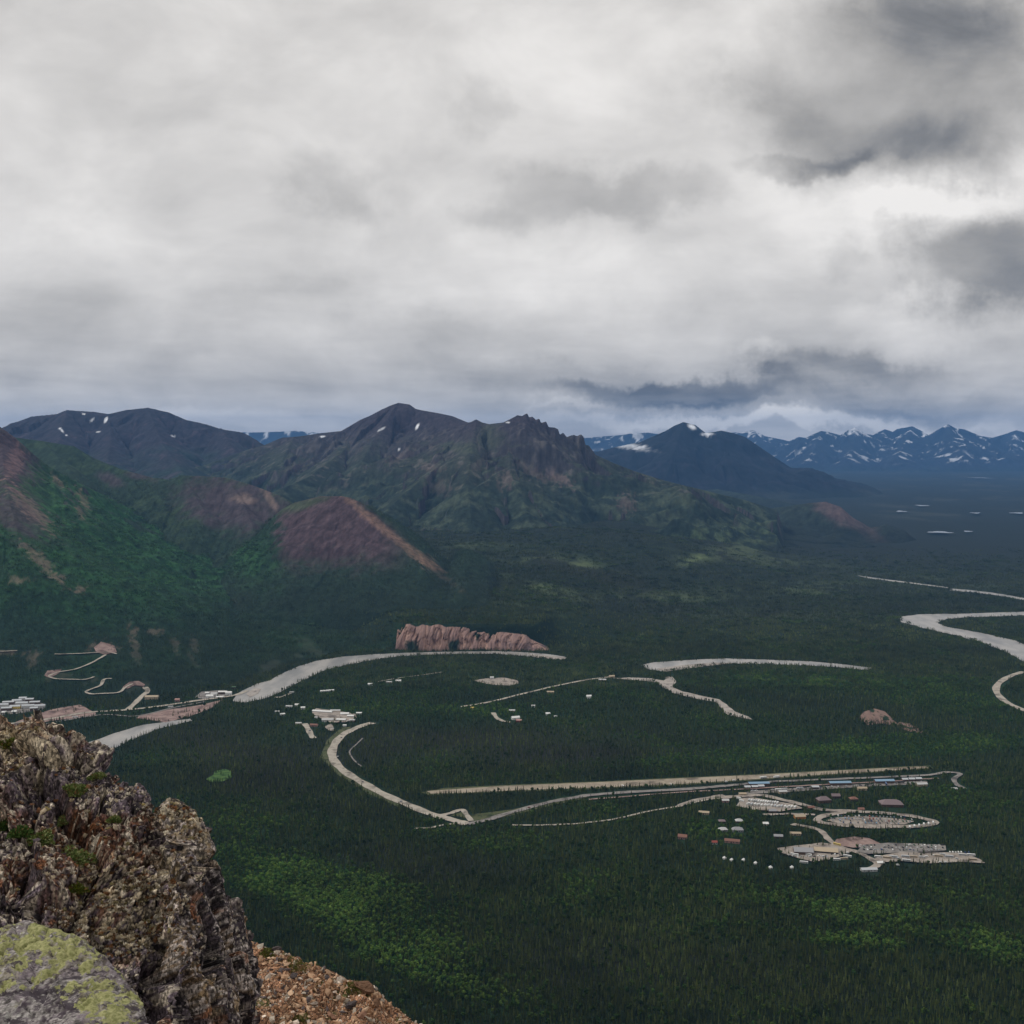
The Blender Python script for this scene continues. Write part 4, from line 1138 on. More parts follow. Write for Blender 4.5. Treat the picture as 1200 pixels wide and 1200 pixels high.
def scatter(name, P_, idx, rot, scl, tint, ng, label, use=1.0, parent=None):
    n = len(P_)
    me = bpy.data.meshes.new(name)
    me.vertices.add(n); me.vertices.foreach_set('co', np.asarray(P_, np.float32).ravel())
    a = me.attributes.new('idx', 'INT', 'POINT'); a.data.foreach_set('value', np.asarray(idx, np.int32))
    a = me.attributes.new('rot', 'FLOAT_VECTOR', 'POINT'); a.data.foreach_set('vector', np.asarray(rot, np.float32).ravel())
    a = me.attributes.new('scl', 'FLOAT_VECTOR', 'POINT'); a.data.foreach_set('vector', np.asarray(scl, np.float32).ravel())
    a = me.attributes.new('tint', 'FLOAT_COLOR', 'POINT'); c4 = np.ones((n, 4), np.float32); c4[:, :3] = tint; a.data.foreach_set('color', c4.ravel())
    a = me.attributes.new('use', 'FLOAT', 'POINT'); a.data.foreach_set('value', np.full(n, use, np.float32))
    o = add(name, me, None, parent, label, None, None, 'stuff')
    md = o.modifiers.new('scatter', 'NODES'); md.node_group = ng
    return o


NG_TREES = inst_group('scatter_trees', TPL)


def in_poly(x, y, poly):
    r = np.zeros(len(x), bool)
    if len(x) == 0: return r
    bb = (x > poly[:, 0].min()) & (x < poly[:, 0].max()) & (y > poly[:, 1].min()) & (y < poly[:, 1].max())
    if not bb.any(): return r
    xi, yi = x[bb], y[bb]; ins = np.zeros(len(xi), bool)
    n = len(poly)
    for i in range(n):
        x1, y1 = poly[i]; x2, y2 = poly[(i + 1) % n]
        if y1 == y2: continue
        c = ((y1 > yi) != (y2 > yi)) & (xi < (x2 - x1) * (yi - y1) / (y2 - y1) + x1)
        ins ^= c
    r[bb] = ins
    return r


def clear_mask(x, y):
    bad = np.zeros(len(x), bool)
    for p, sv_ in CLEAR: bad |= in_poly(x, y, p) & (RNG.random(len(x)) >= sv_)
    for pts, w in ROADS:
        bb = (x > pts[:, 0].min() - w) & (x < pts[:, 0].max() + w) & (y > pts[:, 1].min() - w) & (y < pts[:, 1].max() + w)
        ii = np.where(bb)[0]
        if not len(ii): continue
        xi, yi = x[ii], y[ii]; m = np.zeros(len(ii), bool)
        for a, b in zip(pts[:-1], pts[1:]):
            ab = b - a; L2 = (ab ** 2).sum() + 1e-9
            t = np.clip(((xi - a[0]) * ab[0] + (yi - a[1]) * ab[1]) / L2, 0, 1)
            m |= np.hypot(xi - a[0] - t * ab[0], yi - a[1] - t * ab[1]) < w
        bad[ii[m]] = True
    for (bx, by, br) in KEEPOUT:
        bad |= (np.abs(x - bx) < br) & (np.abs(y - by) < br * 1.5) & (np.hypot(x - bx, (y - by) / 1.5) < br)
    return bad


def make_forest():
    zones = [(1075, 1500, 3.5), (1500, 2050, 4.3), (2050, 2700, 5.6), (2700, 3350, 10.0), (3350, 4400, 14.0), (4400, 6600, 22.0)]
    XX, YY, SPZ = [], [], []
    for (y0, y1, sp) in zones:
        ys = np.arange(y0, y1, sp)
        for y in ys:
            lo, hi = (-700.0 / 1300) * y, (690.0 / 1300) * y
            x = np.arange(lo, hi, sp)
            XX.append(x); YY.append(np.full(len(x), y)); SPZ.append(np.full(len(x), sp))
    X = np.concatenate(XX); Y = np.concatenate(YY); S_ = np.concatenate(SPZ)
    X = X + RNG.uniform(-.5, .5, len(X)) * S_ * 1.1; Y = Y + RNG.uniform(-.5, .5, len(X)) * S_ * 1.1
    Z, own = ground(X, Y)
    col, a, dens = floor_cover(X, Y, Z)
    for i, m in enumerate(MASSIFS):
        k = own == i
        if not k.any(): continue
        fw, _ = bil(m, X[k], Y[k], 'fw'); cc, _ = bil(m, X[k], Y[k], 'col')
        col[k] = cc; dens[k] = fw
        a[k] = ss(cc[:, 1] / np.maximum(cc.sum(1), 1e-4), .46, .58) * .8
    n = fbm2(X / 38, Y / 38, 3, 905); n5 = fbm2(X / 120, Y / 120, 3, 906)
    keep = RNG.random(len(X)) < np.clip(dens - .22 * ss(n, .05, .4), 0, 1) * .97
    # hidden behind the summit rock anyway
    keep &= RNG.random(len(X)) > ss(Y, 4500, 6600)
    keep &= ~clear_mask(X, Y)
    X, Y, Z, col, a, S_, n, n5, own = [v[keep] for v in (X, Y, Z, col, a, S_, n, n5, own)]
    asp = RNG.random(len(X)) < np.clip(a * (.8 + .9 * n) + .35 * n5 * (a > .3), 0, 1)
    big = S_ > 9
    idx = np.where(asp, NS + RNG.integers(0, NA, len(X)), RNG.integers(0, NS, len(X)))
    idx = np.where(big & asp, NS + NA + NSC + RNG.integers(0, NAC, len(X)), idx)
    idx = np.where(big & ~asp, NS + NA + RNG.integers(0, NSC, len(X)), idx)
    hgt = np.where(asp, RNG.uniform(6.0, 11.0, len(X)), RNG.uniform(5.5, 12.0, len(X)) * (1 + .35 * n))
    hgt = np.where(RNG.random(len(X)) < .12, hgt * .6, hgt)
    hgt = np.where(big, RNG.uniform(7, 10.5, len(X)), hgt)
    wid = np.where(asp, .78, RNG.uniform(.95, 1.35, len(X)))
    wid = np.where(S_ > 13, 1.5, wid); wid = np.where(S_ > 20, 2.3, wid)
    # colour of foliage: dark spruce, olive spruce, fresh birch; greener where the cover is green
    j = RNG.random((len(X), 1))
    sp_c = np.array((0.029, 0.046, 0.016)) * (1 - j) + np.array((0.062, 0.074, 0.021)) * j
    sp_c = np.where((RNG.random(len(X)) < .10)[:, None], np.array((0.080, 0.098, 0.034)), sp_c)
    as_c = np.array((0.044, 0.100, 0.020)) * (1 - j) + np.array((0.098, 0.150, 0.028)) * j
    as_c = as_c * (0.75 + .6 * ss(n5, -.3, .4))[:, None] * (0.42 + .62 * np.clip(a, 0, 1.0))[:, None]
    sp_c = sp_c * (1.3 + .9 * base_noise(X, Y, 1.3, 620) + .5 * n5)[:, None]
    tint = np.where(asp[:, None], as_c, sp_c)
    mt = own >= 0
    tint[mt] = tint[mt] * .35 + col[mt] * 1.25
    far = ss(Y, 3300, 4300)[:, None]
    tint = tint * (1 - .45 * far) + col * 1.3 * .45 * far
    rot = np.zeros((len(X), 3)); rot[:, 2] = RNG.uniform(0, 6.28, len(X))
    rot[:, 0] = RNG.normal(0, .03, len(X))
    scl = np.stack([hgt * wid, hgt * wid, hgt], 1)
    P_ = np.stack([X, Y, Z - .25], 1)
    px, py = to_px(X, Y, Z)
    # the three hundred that show largest become trees of their own
    cand = np.where((~big) & (px > 515) & (px < 1205) & (py < 1212) & (py > 1100))[0]
    rock = (px < 515)
    order = cand[np.argsort(-(hgt[cand] / Y[cand]))]
    pick = order[:300]
    single = np.zeros(len(X), bool); single[pick] = True
    for i in pick:
        s_ = not asp[i]
        me = TPO[int(idx[i])].data
        o = bpy.data.objects.new('spruce_tree' if s_ else 'birch_tree', me)
        o.location = P_[i]; o.rotation_euler = rot[i]; o.scale = scl[i]
        COL.objects.link(o)
        if s_: tag(o, 'dark narrow spruce in the nearest rows of forest below the summit', 'spruce tree', 'nearest spruces of the valley forest')
        else: tag(o, 'fresh green round birch in the nearest rows of forest below the summit', 'birch tree', 'nearest birches of the valley forest')
    r = ~single
    lft = own >= 0
    for nm, sel, lb in (('forest', r & ~lft & (Y < 2700), 'mixed spruce and birch forest covering the near valley floor'),
                        ('forest', r & ~lft & (Y >= 2700), 'dark forest beyond the river and around the bluff'),
                        ('forest', r & lft, 'forest climbing the mountain slopes on the left')):
        if sel.any(): scatter(nm, P_[sel], idx[sel], rot[sel], scl[sel], tint[sel], NG_TREES, lb)
    print('trees', len(X))

# ------------------------------------------------------------------ buildings
_mc = {}
def cm(name, col, rough=.7, spec=.3, var=.12):
    if name not in _mc: _mc[name] = mat_plain(name, col, rough, spec, var, .5)
    return _mc[name]


PAL = dict(white=(.72, .72, .70), grey=(.30, .30, .31), lgrey=(.50, .50, .49), brown=(.10, .065, .045), dark=(.035, .030, .028), tan=(.42, .34, .24), red=(.28, .07, .05), blue=(.22, .34, .46),
           orange=(.46, .20, .06), pink=(.40, .24, .21), purple=(.20, .155, .16), green=(.06, .12, .06), yellow=(.60, .45, .12), silver=(.48, .50, .52), navy=(.04, .07, .16), glass=(.03, .04, .05), rust=(.22, .11, .08), rubber=(.02, .02, .02))


def C_(n, kind='wall'):
    return cm('%s_paint' % n if kind == 'wall' else '%s_%s' % (n, kind), PAL[n], .25 if kind == 'gloss' else .7, .5 if kind == 'gloss' else .3)


def boxm(bm, x0, x1, y0, y1, z0, z1, mi=0):
    v = [bm.verts.new(p) for p in ((x0, y0, z0), (x1, y0, z0), (x1, y1, z0), (x0, y1, z0), (x0, y0, z1), (x1, y0, z1), (x1, y1, z1), (x0, y1, z1))]
    for f in ((0, 3, 2, 1), (4, 5, 6, 7), (0, 1, 5, 4), (1, 2, 6, 5), (2, 3, 7, 6), (3, 0, 4, 7)):
        ff = bm.faces.new([v[i] for i in f]); ff.material_index = mi
    return v


def fin(name, bm, mat, parent):
    me = bpy.data.meshes.new(name); bm.to_mesh(me); bm.free()
    return add(name, me, mat, parent)


def building(px, py, w, dpt, h, rot, wall, roof, label, cat='building', style='gable', name='building', rh=None, wins=3, group=None, z=None):
    loc = hit([px], [py])[0]
    e = bpy.data.objects.new(name, None); COL.objects.link(e)
    e.location = loc; e.rotation_euler = (0, 0, math.radians(rot)); e.empty_display_size = 2
    tag(e, label, cat, group)
    KEEPOUT.append((loc[0], loc[1] - 5, max(w, dpt) * .52 + 3))
    a, b = w / 2, dpt / 2
    rh = rh if rh is not None else dpt * .24
    bm = bmesh.new()
    boxm(bm, -a, a, -b, b, -1.5, h)
    if style == 'gable':
        for s in (-1, 1):
            v = [bm.verts.new(p) for p in ((s * (a - .002), -b, h), (s * (a - .002), b, h), (s * (a - .002), 0, h + rh))]
            bm.faces.new(v if s > 0 else v[::-1])
    fin('wall', bm, C_(wall), e)
    bm = bmesh.new(); o = .6; t = .25
    if style == 'gable':
        for s in (-1, 1):
            x = [(-a - o, s * (b + o), h - o * rh / b), (a + o, s * (b + o), h - o * rh / b), (a + o, 0, h + rh), (-a - o, 0, h + rh)]
            lo = [bm.verts.new((p[0], p[1], p[2] + .03)) for p in x]; hi = [bm.verts.new((p[0], p[1], p[2] + t)) for p in x]
            for k in range(4): bm.faces.new((lo[k], lo[(k + 1) % 4], hi[(k + 1) % 4], hi[k]))
            bm.faces.new(hi); bm.faces.new(lo[::-1])
        # standing seams
        n = max(3, int(w / 3))
        for k in range(n + 1):
            x0 = -a - o + (w + 2 * o) * k / n
            v = [bm.verts.new((x0 + dx, -b - o, h - o * rh / b + t + .09)) for dx in (-.05, .05)] + [bm.verts.new((x0 + dx, 0, h + rh + t + .09)) for dx in (.05, -.05)]
            bm.faces.new(v)
    elif style == 'hip':
        r0 = [bm.verts.new(p) for p in ((-a - o, -b - o, h), (a + o, -b - o, h), (a + o, b + o, h), (-a - o, b + o, h))]
        k = max(a - b, .3)
        r1 = [bm.verts.new((-k, 0, h + rh)), bm.verts.new((k, 0, h + rh))]
        bm.faces.new((r0[0], r0[1], r1[1], r1[0])); bm.faces.new((r0[1], r0[2], r1[1])); bm.faces.new((r0[2], r0[3], r1[0], r1[1])); bm.faces.new((r0[3], r0[0], r1[0])); bm.faces.new(r0[::-1])
    elif style == 'shed':
        v = [(-a - o, -b - o, h), (a + o, -b - o, h), (a + o, b + o, h + rh), (-a - o, b + o, h + rh)]
        lo = [bm.verts.new((p[0], p[1], p[2] + .03)) for p in v]; hi = [bm.verts.new((p[0], p[1], p[2] + t)) for p in v]
        for k in range(4): bm.faces.new((lo[k], lo[(k + 1) % 4], hi[(k + 1) % 4], hi[k]))
        bm.faces.new(hi); bm.faces.new(lo[::-1])
    else:
        boxm(bm, -a - .3, a + .3, -b - .3, b + .3, h + .003, h + .35)
        boxm(bm, -a * .4, -a * .1, -b * .3, b * .2, h + .36, h + 1.2)
    fin('roof', bm, C_(roof, 'roof'), e)
    # door and windows on the side towards the summit
    if w > 7:
        bm = bmesh.new(); boxm(bm, -a * .12 - .9, -a * .12 + .9, -b - .06, -b - .004, 0, min(2.3, h - .3)); fin('door', bm, C_('dark'), e)
        for k in range(wins):
            u = -a + (k + .5) * w / wins
            if abs(u + a * .12) < 2.0: u += 2.2
            if u + .8 > a: continue
            bm = bmesh.new(); boxm(bm, u - .8, u + .8, -b - .05, -b - .004, min(1.0, h * .35), min(2.2, h * .75)); fin('window', bm, C_('glass', 'gloss'), e)
    return e


# maintenance yard and the park settlement
building(941, 1001, 27, 19, 6.5, -8, 'brown', 'grey', 'large dark walled garage with a pale grey gable roof in the gravel yard', 'garage', rh=3.2, wins=4)
building(968, 1000, 33, 13, 4.6, -12, 'dark', 'tan', 'long low shed with a sand coloured roof joined to the grey roofed garage', 'shed', style='shed', rh=1.4)
building(1018, 1021, 22, 8, 3.2, 4, 'lgrey', 'silver', 'long pale low building at the lower end of the yard drive', 'shed', rh=1.5)
building(1031, 1013, 9, 7, 3, 5, 'tan', 'white', 'small pale roofed hut above the long pale low building', 'hut', rh=1.5)
building(937, 959, 17, 9, 4, 5, 'orange', 'tan', 'orange building beside the loop road', rh=2.2)
building(889, 920.5, 36, 10, 5, 3, 'brown', 'blue', 'leftmost of the blue roofed station buildings along the railway', rh=1.6)
building(984, 920, 38, 11, 5, 3, 'brown', 'blue', 'middle blue roofed station building along the railway', rh=1.6)
building(1036, 917.5, 34, 11, 5, 3, 'brown', 'blue', 'rightmost blue roofed station building along the railway', rh=1.6)
for px_, py_, lb in [(875.5, 924.5, 'pale shed left end of the first row of three beside the blue roofed building'), (884, 924, 'pale shed middle of the first row of three'), (891.5, 923.5, 'pale shed right end of the first row of three'),
                     (1060, 915.5, 'pale shed left end of the far row of three'), (1068, 915, 'pale shed middle of the far row of three'), (1076, 914.5, 'pale shed right end of the far row of three')]:
    building(px_, py_, 10, 8, 4, 4, 'brown', 'silver', lb, 'shed', rh=1.6, wins=0, group='pale sheds along the railway')
building(1044, 944, 36, 20, 4.5, -4, 'brown', 'purple', 'big brown hip roofed lodge among spruces above the car park', 'lodge', style='hip', rh=6)
building(1000, 938, 13, 10, 3.5, 6, 'brown', 'rust', 'small reddish roofed cabin left of the big hip roofed lodge', 'cabin', style='hip', rh=3)
building(965, 940, 22, 13, 5, 10, 'brown', 'purple', 'tall roofed brown house among the trees below the station', 'house', style='hip', rh=5)
building(979, 935, 14, 8, 4, 0, 'brown', 'purple', 'smaller brown house right of the tall roofed one', 'house', rh=3)
building(1009, 950, 9, 7, 3, 0, 'pink', 'rust', 'tiny pinkish cabin at the upper edge of the car park', 'cabin', rh=2)
building(825, 954, 16, 8, 3.5, -12, 'tan', 'tan', 'sand roofed cabin left of the camper park', 'cabin', rh=1.6)
building(800, 983, 13, 9, 4, -18, 'pink', 'rust', 'reddish roofed cabin farthest left among the trees', 'cabin', rh=2.6)
building(864, 974, 17, 11, 3.5, 0, 'grey', 'grey', 'grey hip roofed house in the trees below the camper park', 'house', style='hip', rh=3.5)
building(847, 974, 13, 9, 3.5, 8, 'grey', 'lgrey', 'grey roofed cabin just left of the hip roofed house', 'cabin', style='hip', rh=3)
building(846, 964, 10, 8, 3, 0, 'brown', 'purple', 'dim purple roofed cabin above the grey roofed pair', 'cabin', style='hip', rh=2)
building(858, 987.5, 22, 7, 3.5, -14, 'pink', 'rust', 'long reddish house lying aslant in the trees', 'house', rh=2.2)
building(866, 963.5, 11, 9, 3, 0, 'brown', 'lgrey', 'small pale hip roofed cabin above the grey house', 'cabin', style='hip', rh=3)
building(837, 989, 8, 6, 3, 0, 'white', 'red', 'little red roofed hut left of the long reddish house', 'hut', rh=1.8)
building(932, 978.5, 16, 7, 3.2, -4, 'tan', 'tan', 'sand coloured shed beside the drive above the yard', 'shed', rh=1.4)
building(897, 967, 8, 7, 3, 0, 'tan', 'white', 'small whitish hut left of the orange building', 'hut', rh=1.8)
for px_, py_, lb in [(849, 1007, 'grey conical tent farthest left in the trees below the settlement'), (857.5, 1009, 'white round tent second from the left below the settlement'), (871.5, 1009, 'white round tent third from the left below the settlement'), (885.5, 1013, 'pale tent fourth from the left below the settlement'),
                     (903, 1018, 'tall white tent nearest to the yard'), (928, 1018, 'dull white tent under the yard')]:
    loc = hit([px_], [py_])[0]
    e = bpy.data.objects.new('tent', None); COL.objects.link(e); e.location = loc; tag(e, lb, 'tent', 'white tents in the trees')
    KEEPOUT.append((loc[0], loc[1] - 4, 6.5))
    bm = bmesh.new(); n = 12; r_ = 2.8
    lo = [bm.verts.new((r_ * math.cos(2 * math.pi * k / n), r_ * math.sin(2 * math.pi * k / n), 0)) for k in range(n)]
    mi = [bm.verts.new((r_ * math.cos(2 * math.pi * k / n), r_ * math.sin(2 * math.pi * k / n), 2.2)) for k in range(n)]
    for k in range(n): bm.faces.new((lo[k], lo[(k + 1) % n], mi[(k + 1) % n], mi[k]))
    fin('tent_wall', bm, C_('lgrey'), e)
    bm = bmesh.new(); mi = [bm.verts.new((1.1 * r_ * math.cos(2 * math.pi * k / n), 1.1 * r_ * math.sin(2 * math.pi * k / n), 2.1)) for k in range(n)]; tp_ = bm.verts.new((0, 0, 4.6))
    for k in range(n): bm.faces.new((mi[k], mi[(k + 1) % n], tp_))
    fin('tent_roof', bm, C_('white', 'roof'), e)

# village left of the highway bend
for a in [(378, 835.5, 46, 9, 4, -14, 'lgrey', 'white', 'longest white roofed building of the village above the highway bend'), (404, 838, 18, 10, 4, 6, 'lgrey', 'white', 'white hall right of the longest village building'),
          (411, 841, 14, 9, 4, -4, 'brown', 'white', 'white roofed house at the right end of the village'), (384, 845, 24, 11, 4, 4, 'lgrey', 'lgrey', 'pale flat grey hall in the lower row of the village'), (400, 845, 20, 9, 4, -8, 'lgrey', 'white', 'white shed in the lower row of the village, right of the grey hall'),
          (393, 834.5, 22, 8, 4, 0, 'tan', 'lgrey', 'grey long shed behind the village'), (421, 837, 12, 7, 3, 0, 'lgrey', 'white', 'small white cabin just outside the village to the right'), (413, 845.5, 12, 8, 3.5, 0, 'pink', 'lgrey', 'small grey cabin below the right end of the village'),
          (368, 851, 16, 8, 3.5, -10, 'pink', 'rust', 'reddish roofed house by the gravel drive left of the village'), (350, 849, 12, 7, 3, 0, 'tan', 'lgrey', 'pale cabin at the top of the gravel drive'),
          (404, 851.5, 7, 5, 3, 0, 'lgrey', 'white', 'tiny white hut below the village'), (325, 835, 9, 6, 3, 0, 'lgrey', 'lgrey', 'grey hut lower left of the village'), (331, 838, 10, 7, 3, 20, 'lgrey', 'white', 'pale hut far left of the village'),
          (339, 829, 14, 7, 3, -6, 'lgrey', 'lgrey', 'dim grey shed far left above the village'), (348, 828, 8, 8, 5, 0, 'white', 'white', 'tall narrow white house left above the village'), (355, 831, 9, 8, 4, 12, 'white', 'white', 'square white house left above the village'),
          (371, 842, 7, 6, 3, 0, 'lgrey', 'lgrey', 'small grey hut between the village rows')]:
    building(*a, cat='house', name='house', wins=3, rh=a[3] * .2)
for k, px_ in enumerate((377, 380.5, 384, 387, 390)):
    building(px_, 811 - k * .3, 6, 5, 2.8, 0, 'lgrey', 'white', 'tiny white hut %s of five in a row by the river bend' % ('first', 'second', 'third', 'fourth', 'last')[k], 'hut', name='hut', rh=1.2, wins=0, group='five white huts in a row')
for a in [(434, 803, 11, 7, 3.5, 0, 'white', 'white', 'white hut on the faint track near the river bend'), (467, 799, 13, 7, 3.5, 0, 'white', 'white', 'white cabin at the right end of the faint track'), (456, 800.5, 14, 6, 3, 0, 'tan', 'lgrey', 'pale low shed left of the white cabin on the faint track'),
          (604, 843, 17, 10, 4.5, 18, 'white', 'white', 'white building at the end of the plateau drive'), (608, 846, 12, 8, 4, -10, 'red', 'pink', 'reddish house beside the white plateau building'), (600, 834, 13, 7, 3, 0, 'tan', 'lgrey', 'pale shed above the white plateau building'),
          (625, 829, 8, 6, 4, 0, 'white', 'lgrey', 'grey hut right of the plateau drive'), (642, 838, 9, 8, 4, 0, 'white', 'white', 'small round looking white cabin on the plateau'), (651, 841, 6, 5, 3, 0, 'white', 'lgrey', 'tiny hut right of the small white cabin on the plateau'),
          (690, 818.5, 11, 9, 6, 10, 'white', 'white', 'tall white house alone on the plateau'), (645, 812, 17, 7, 3, -6, 'tan', 'tan', 'sand coloured shed beside the straight plateau track'), (706, 798, 18, 8, 3.5, -5, 'tan', 'lgrey', 'pale barn at the right end of the straight plateau track'),
          (717, 794, 14, 9, 4, 10, 'tan', 'tan', 'sand roofed barn beyond the pale one'), (576.5, 796.5, 9, 8, 6, 0, 'lgrey', 'lgrey', 'small pale plant building at the back of the gravel pad'), (554, 831, 8, 7, 3, 0, 'tan', 'yellow', 'small yellowish hut on the straight plateau track')]:
    building(*a, cat='cabin', name='cabin', wins=2, rh=a[3] * .25)
# canyon buildings and the long lodges at the left
for a in [(246, 818, 16, 11, 6, 5, 'white', 'white', 'white canyon building at the left of the group by the river'), (251, 815.5, 14, 10, 6, 0, 'white', 'lgrey', 'canyon building with a pale roof behind the white one'), (261, 813.5, 20, 9, 6, 4, 'brown', 'white', 'long white roofed canyon building in the middle of the group'),
          (268, 814.5, 14, 10, 7, 0, 'white', 'white', 'tallest white canyon building at the right of the group'), (258, 818.5, 17, 8, 4, 5, 'tan', 'white', 'low pale roofed canyon building in front of the group'), (243, 814, 9, 7, 5, 0, 'lgrey', 'white', 'small canyon house at the back left of the group'),
          (274, 807, 10, 7, 4, 0, 'brown', 'green', 'small green roofed house above the canyon group'), (178, 819, 30, 13, 6, 4, 'tan', 'tan', 'cream coloured hall beside the broad ramp'), (208, 822, 10, 9, 5, 0, 'pink', 'pink', 'pinkish house between the ramp and the canyon group')]:
    building(*a, cat='house', name='house', wins=4, rh=a[3] * .2)
LOD = [(3, 829, 26, 'front'), (8, 833, 22, ''), (20, 824, 20, ''), (35, 822.5, 18, ''), (27, 821.5, 16, ''), (10, 826, 24, ''), (26, 827, 26, ''), (41, 826, 22, ''), (33, 830, 26, ''), (18, 831, 22, ''), (47, 830, 22, ''), (40, 833, 16, ''), (17, 835, 10, ''), (5, 836, 9, ''), (-6, 834, 16, '')]
lbl = ['long grey lodge at the left edge of the photo, upper row', 'long grey lodge at the left edge, second row', 'grey lodge third along the back row', 'rightmost lodge of the back row', 'short grey lodge in the middle of the back row', 'grey lodge in the second row from the back, left', 'grey lodge in the middle of the second row',
       'grey lodge at the right of the second row', 'grey lodge in the third row, middle', 'yellowish fronted lodge in the third row, left', 'rightmost lodge of all, tapering towards the forest', 'small lodge in front at the right', 'tiny white hut in front of the lodges, second from the left', 'tiny white hut in front of the lodges, farthest left', 'lodge cut off by the left edge of the photo']
for i, (px_, py_, w_, _) in enumerate(LOD):
    building(px_, py_, w_, 9, 7 if w_ > 12 else 3, 6 + (i % 3) * 3, 'yellow' if i == 9 else ('brown' if i % 2 else 'lgrey'), 'silver' if w_ > 12 else 'white', lbl[i], 'lodge' if w_ > 12 else 'hut', name='lodge' if w_ > 12 else 'hut', wins=5, rh=2.0)

# ------------------------------------------------------------------ vehicles
def wheels(bm, L, W, r, xs, mi):
    for x in xs:
        for s in (-1, 1):
            c = bmesh.ops.create_cone(bm, cap_ends=True, segments=10, radius1=r, radius2=r, depth=.26, matrix=Matrix.Translation((x, s * (W / 2 - .12), r)) @ Matrix.Rotation(math.pi / 2, 4, 'X'))
            for f in {f for v in c['verts'] for f in v.link_faces}: f.material_index = mi


def profile(bm, pts, W, mi, inset=0.0):
    """side outline extruded across the width"""
    A_ = [bm.verts.new((x, -W / 2 + (inset if z > 1.0 and inset else 0), z)) for x, z in pts]; B_ = [bm.verts.new((x, W / 2 - (inset if z > 1.0 and inset else 0), z)) for x, z in pts]
    n = len(pts)
    f = bm.faces.new(A_[::-1]); f.material_index = mi
    f = bm.faces.new(B_); f.material_index = mi
    for k in range(n):
        f = bm.faces.new((A_[k], A_[(k + 1) % n], B_[(k + 1) % n], B_[k])); f.material_index = mi


def veh_mesh(kind):
    bm = bmesh.new()
    if kind == 'car':
        profile(bm, [(-2.2, .35), (2.2, .35), (2.25, .75), (1.2, .95), (-1.9, .98), (-2.25, .8)], 1.8, 0)
        profile(bm, [(-1.7, .985), (1.1, .955), (.45, 1.42), (-1.25, 1.45)], 1.6, 1, .12)
        boxm(bm, -1.2, .4, -.62, .62, 1.43, 1.50, 0); wheels(bm, 4.4, 1.8, .33, (-1.35, 1.35), 2)
    elif kind == 'van':
        profile(bm, [(-2.6, .35), (2.6, .35), (2.65, 1.0), (1.9, 1.2), (1.3, 2.1), (-2.6, 2.15)], 1.95, 0)
        boxm(bm, -2.2, 1.1, -.99, .99, 1.25, 1.75, 1); wheels(bm, 5.2, 1.95, .36, (-1.6, 1.6), 2)
    elif kind == 'rv':
        profile(bm, [(-4.2, .5), (3.6, .5), (4.3, .8), (4.2, 1.5), (3.6, 2.2), (4.0, 2.5), (3.9, 3.1), (-4.2, 3.15)], 2.4, 0)
        boxm(bm, 2.6, 3.4, -1.22, 1.22, 1.3, 1.9, 1); boxm(bm, -2.4, -1.2, -1.22, 1.22, 1.7, 2.3, 1); boxm(bm, -.4, .8, -1.22, 1.22, 1.7, 2.3, 1); boxm(bm, -1.5, -.5, -.5, .5, 3.152, 3.4, 0)
        wheels(bm, 8.4, 2.4, .42, (-2.6, 2.8), 2)
    elif kind == 'bus':
        profile(bm, [(-5.8, .5), (5.7, .5), (5.9, 1.2), (5.75, 3.0), (-5.75, 3.05), (-5.9, 1.2)], 2.5, 0)
        for k in range(8): boxm(bm, -5.1 + k * 1.25, -4.1 + k * 1.25, -1.27, 1.27, 1.6, 2.5, 1)
        boxm(bm, 5.60, 5.93, -1.05, 1.05, 1.5, 2.6, 1); wheels(bm, 11.8, 2.5, .5, (-3.6, 3.9), 2)
    elif kind == 'pickup':
        profile(bm, [(-2.7, .45), (2.7, .45), (2.75, .95), (1.5, 1.1), (-2.7, 1.1)], 1.95, 0)
        profile(bm, [(-.5, 1.105), (1.45, 1.105), (.9, 1.75), (-.4, 1.78)], 1.8, 1, .1); boxm(bm, -.4, .85, -.75, .75, 1.76, 1.84, 0)
        wheels(bm, 5.4, 1.95, .4, (-1.7, 1.75), 2)
    me = bpy.data.meshes.new(kind); bm.to_mesh(me); bm.free()
    return me


VM = {}
def vehicle(kind, col, px, py, rot, label, group=None):
    k = (kind, col)
    if k not in VM:
        me = veh_mesh(kind)
        for m_ in (C_(col, 'gloss'), C_('glass', 'gloss'), C_('rubber')): me.materials.append(m_)
        VM[k] = me
    loc = hit([px], [py], 0)[0]
    nm = {'car': 'parked_car', 'van': 'parked_van', 'rv': 'camper_van', 'bus': 'parked_bus', 'pickup': 'pickup_truck'}[kind]
    o = bpy.data.objects.new(nm, VM[k]); COL.objects.link(o)
    o.location = loc + np.array([0, 0, 1.95]); o.rotation_euler = (0, 0, math.radians(rot))
    KEEPOUT.append((loc[0], loc[1] - 7, 4.5 if kind in ('car', 'van', 'pickup') else 8))
    return tag(o, label, {'car': 'car', 'van': 'van', 'rv': 'camper', 'bus': 'bus', 'pickup': 'pickup'}[kind], group)


CC = ['white', 'silver', 'lgrey', 'dark', 'navy', 'red', 'white', 'blue', 'tan', 'green', 'silver', 'dark']
r5 = random.Random(5)
ORD = ['first', 'second', 'third', 'fourth', 'fifth', 'sixth', 'seventh', 'eighth', 'ninth', 'tenth', 'eleventh', 'twelfth'] + ['%dth' % k for k in range(13, 21)] + ['21st', '22nd', '23rd', '24th', '25th']
CW = dict(white='white', silver='silver', lgrey='light grey', dark='black', navy='dark blue', red='red', blue='pale blue', tan='sand coloured', green='green', yellow='yellow', grey='grey')
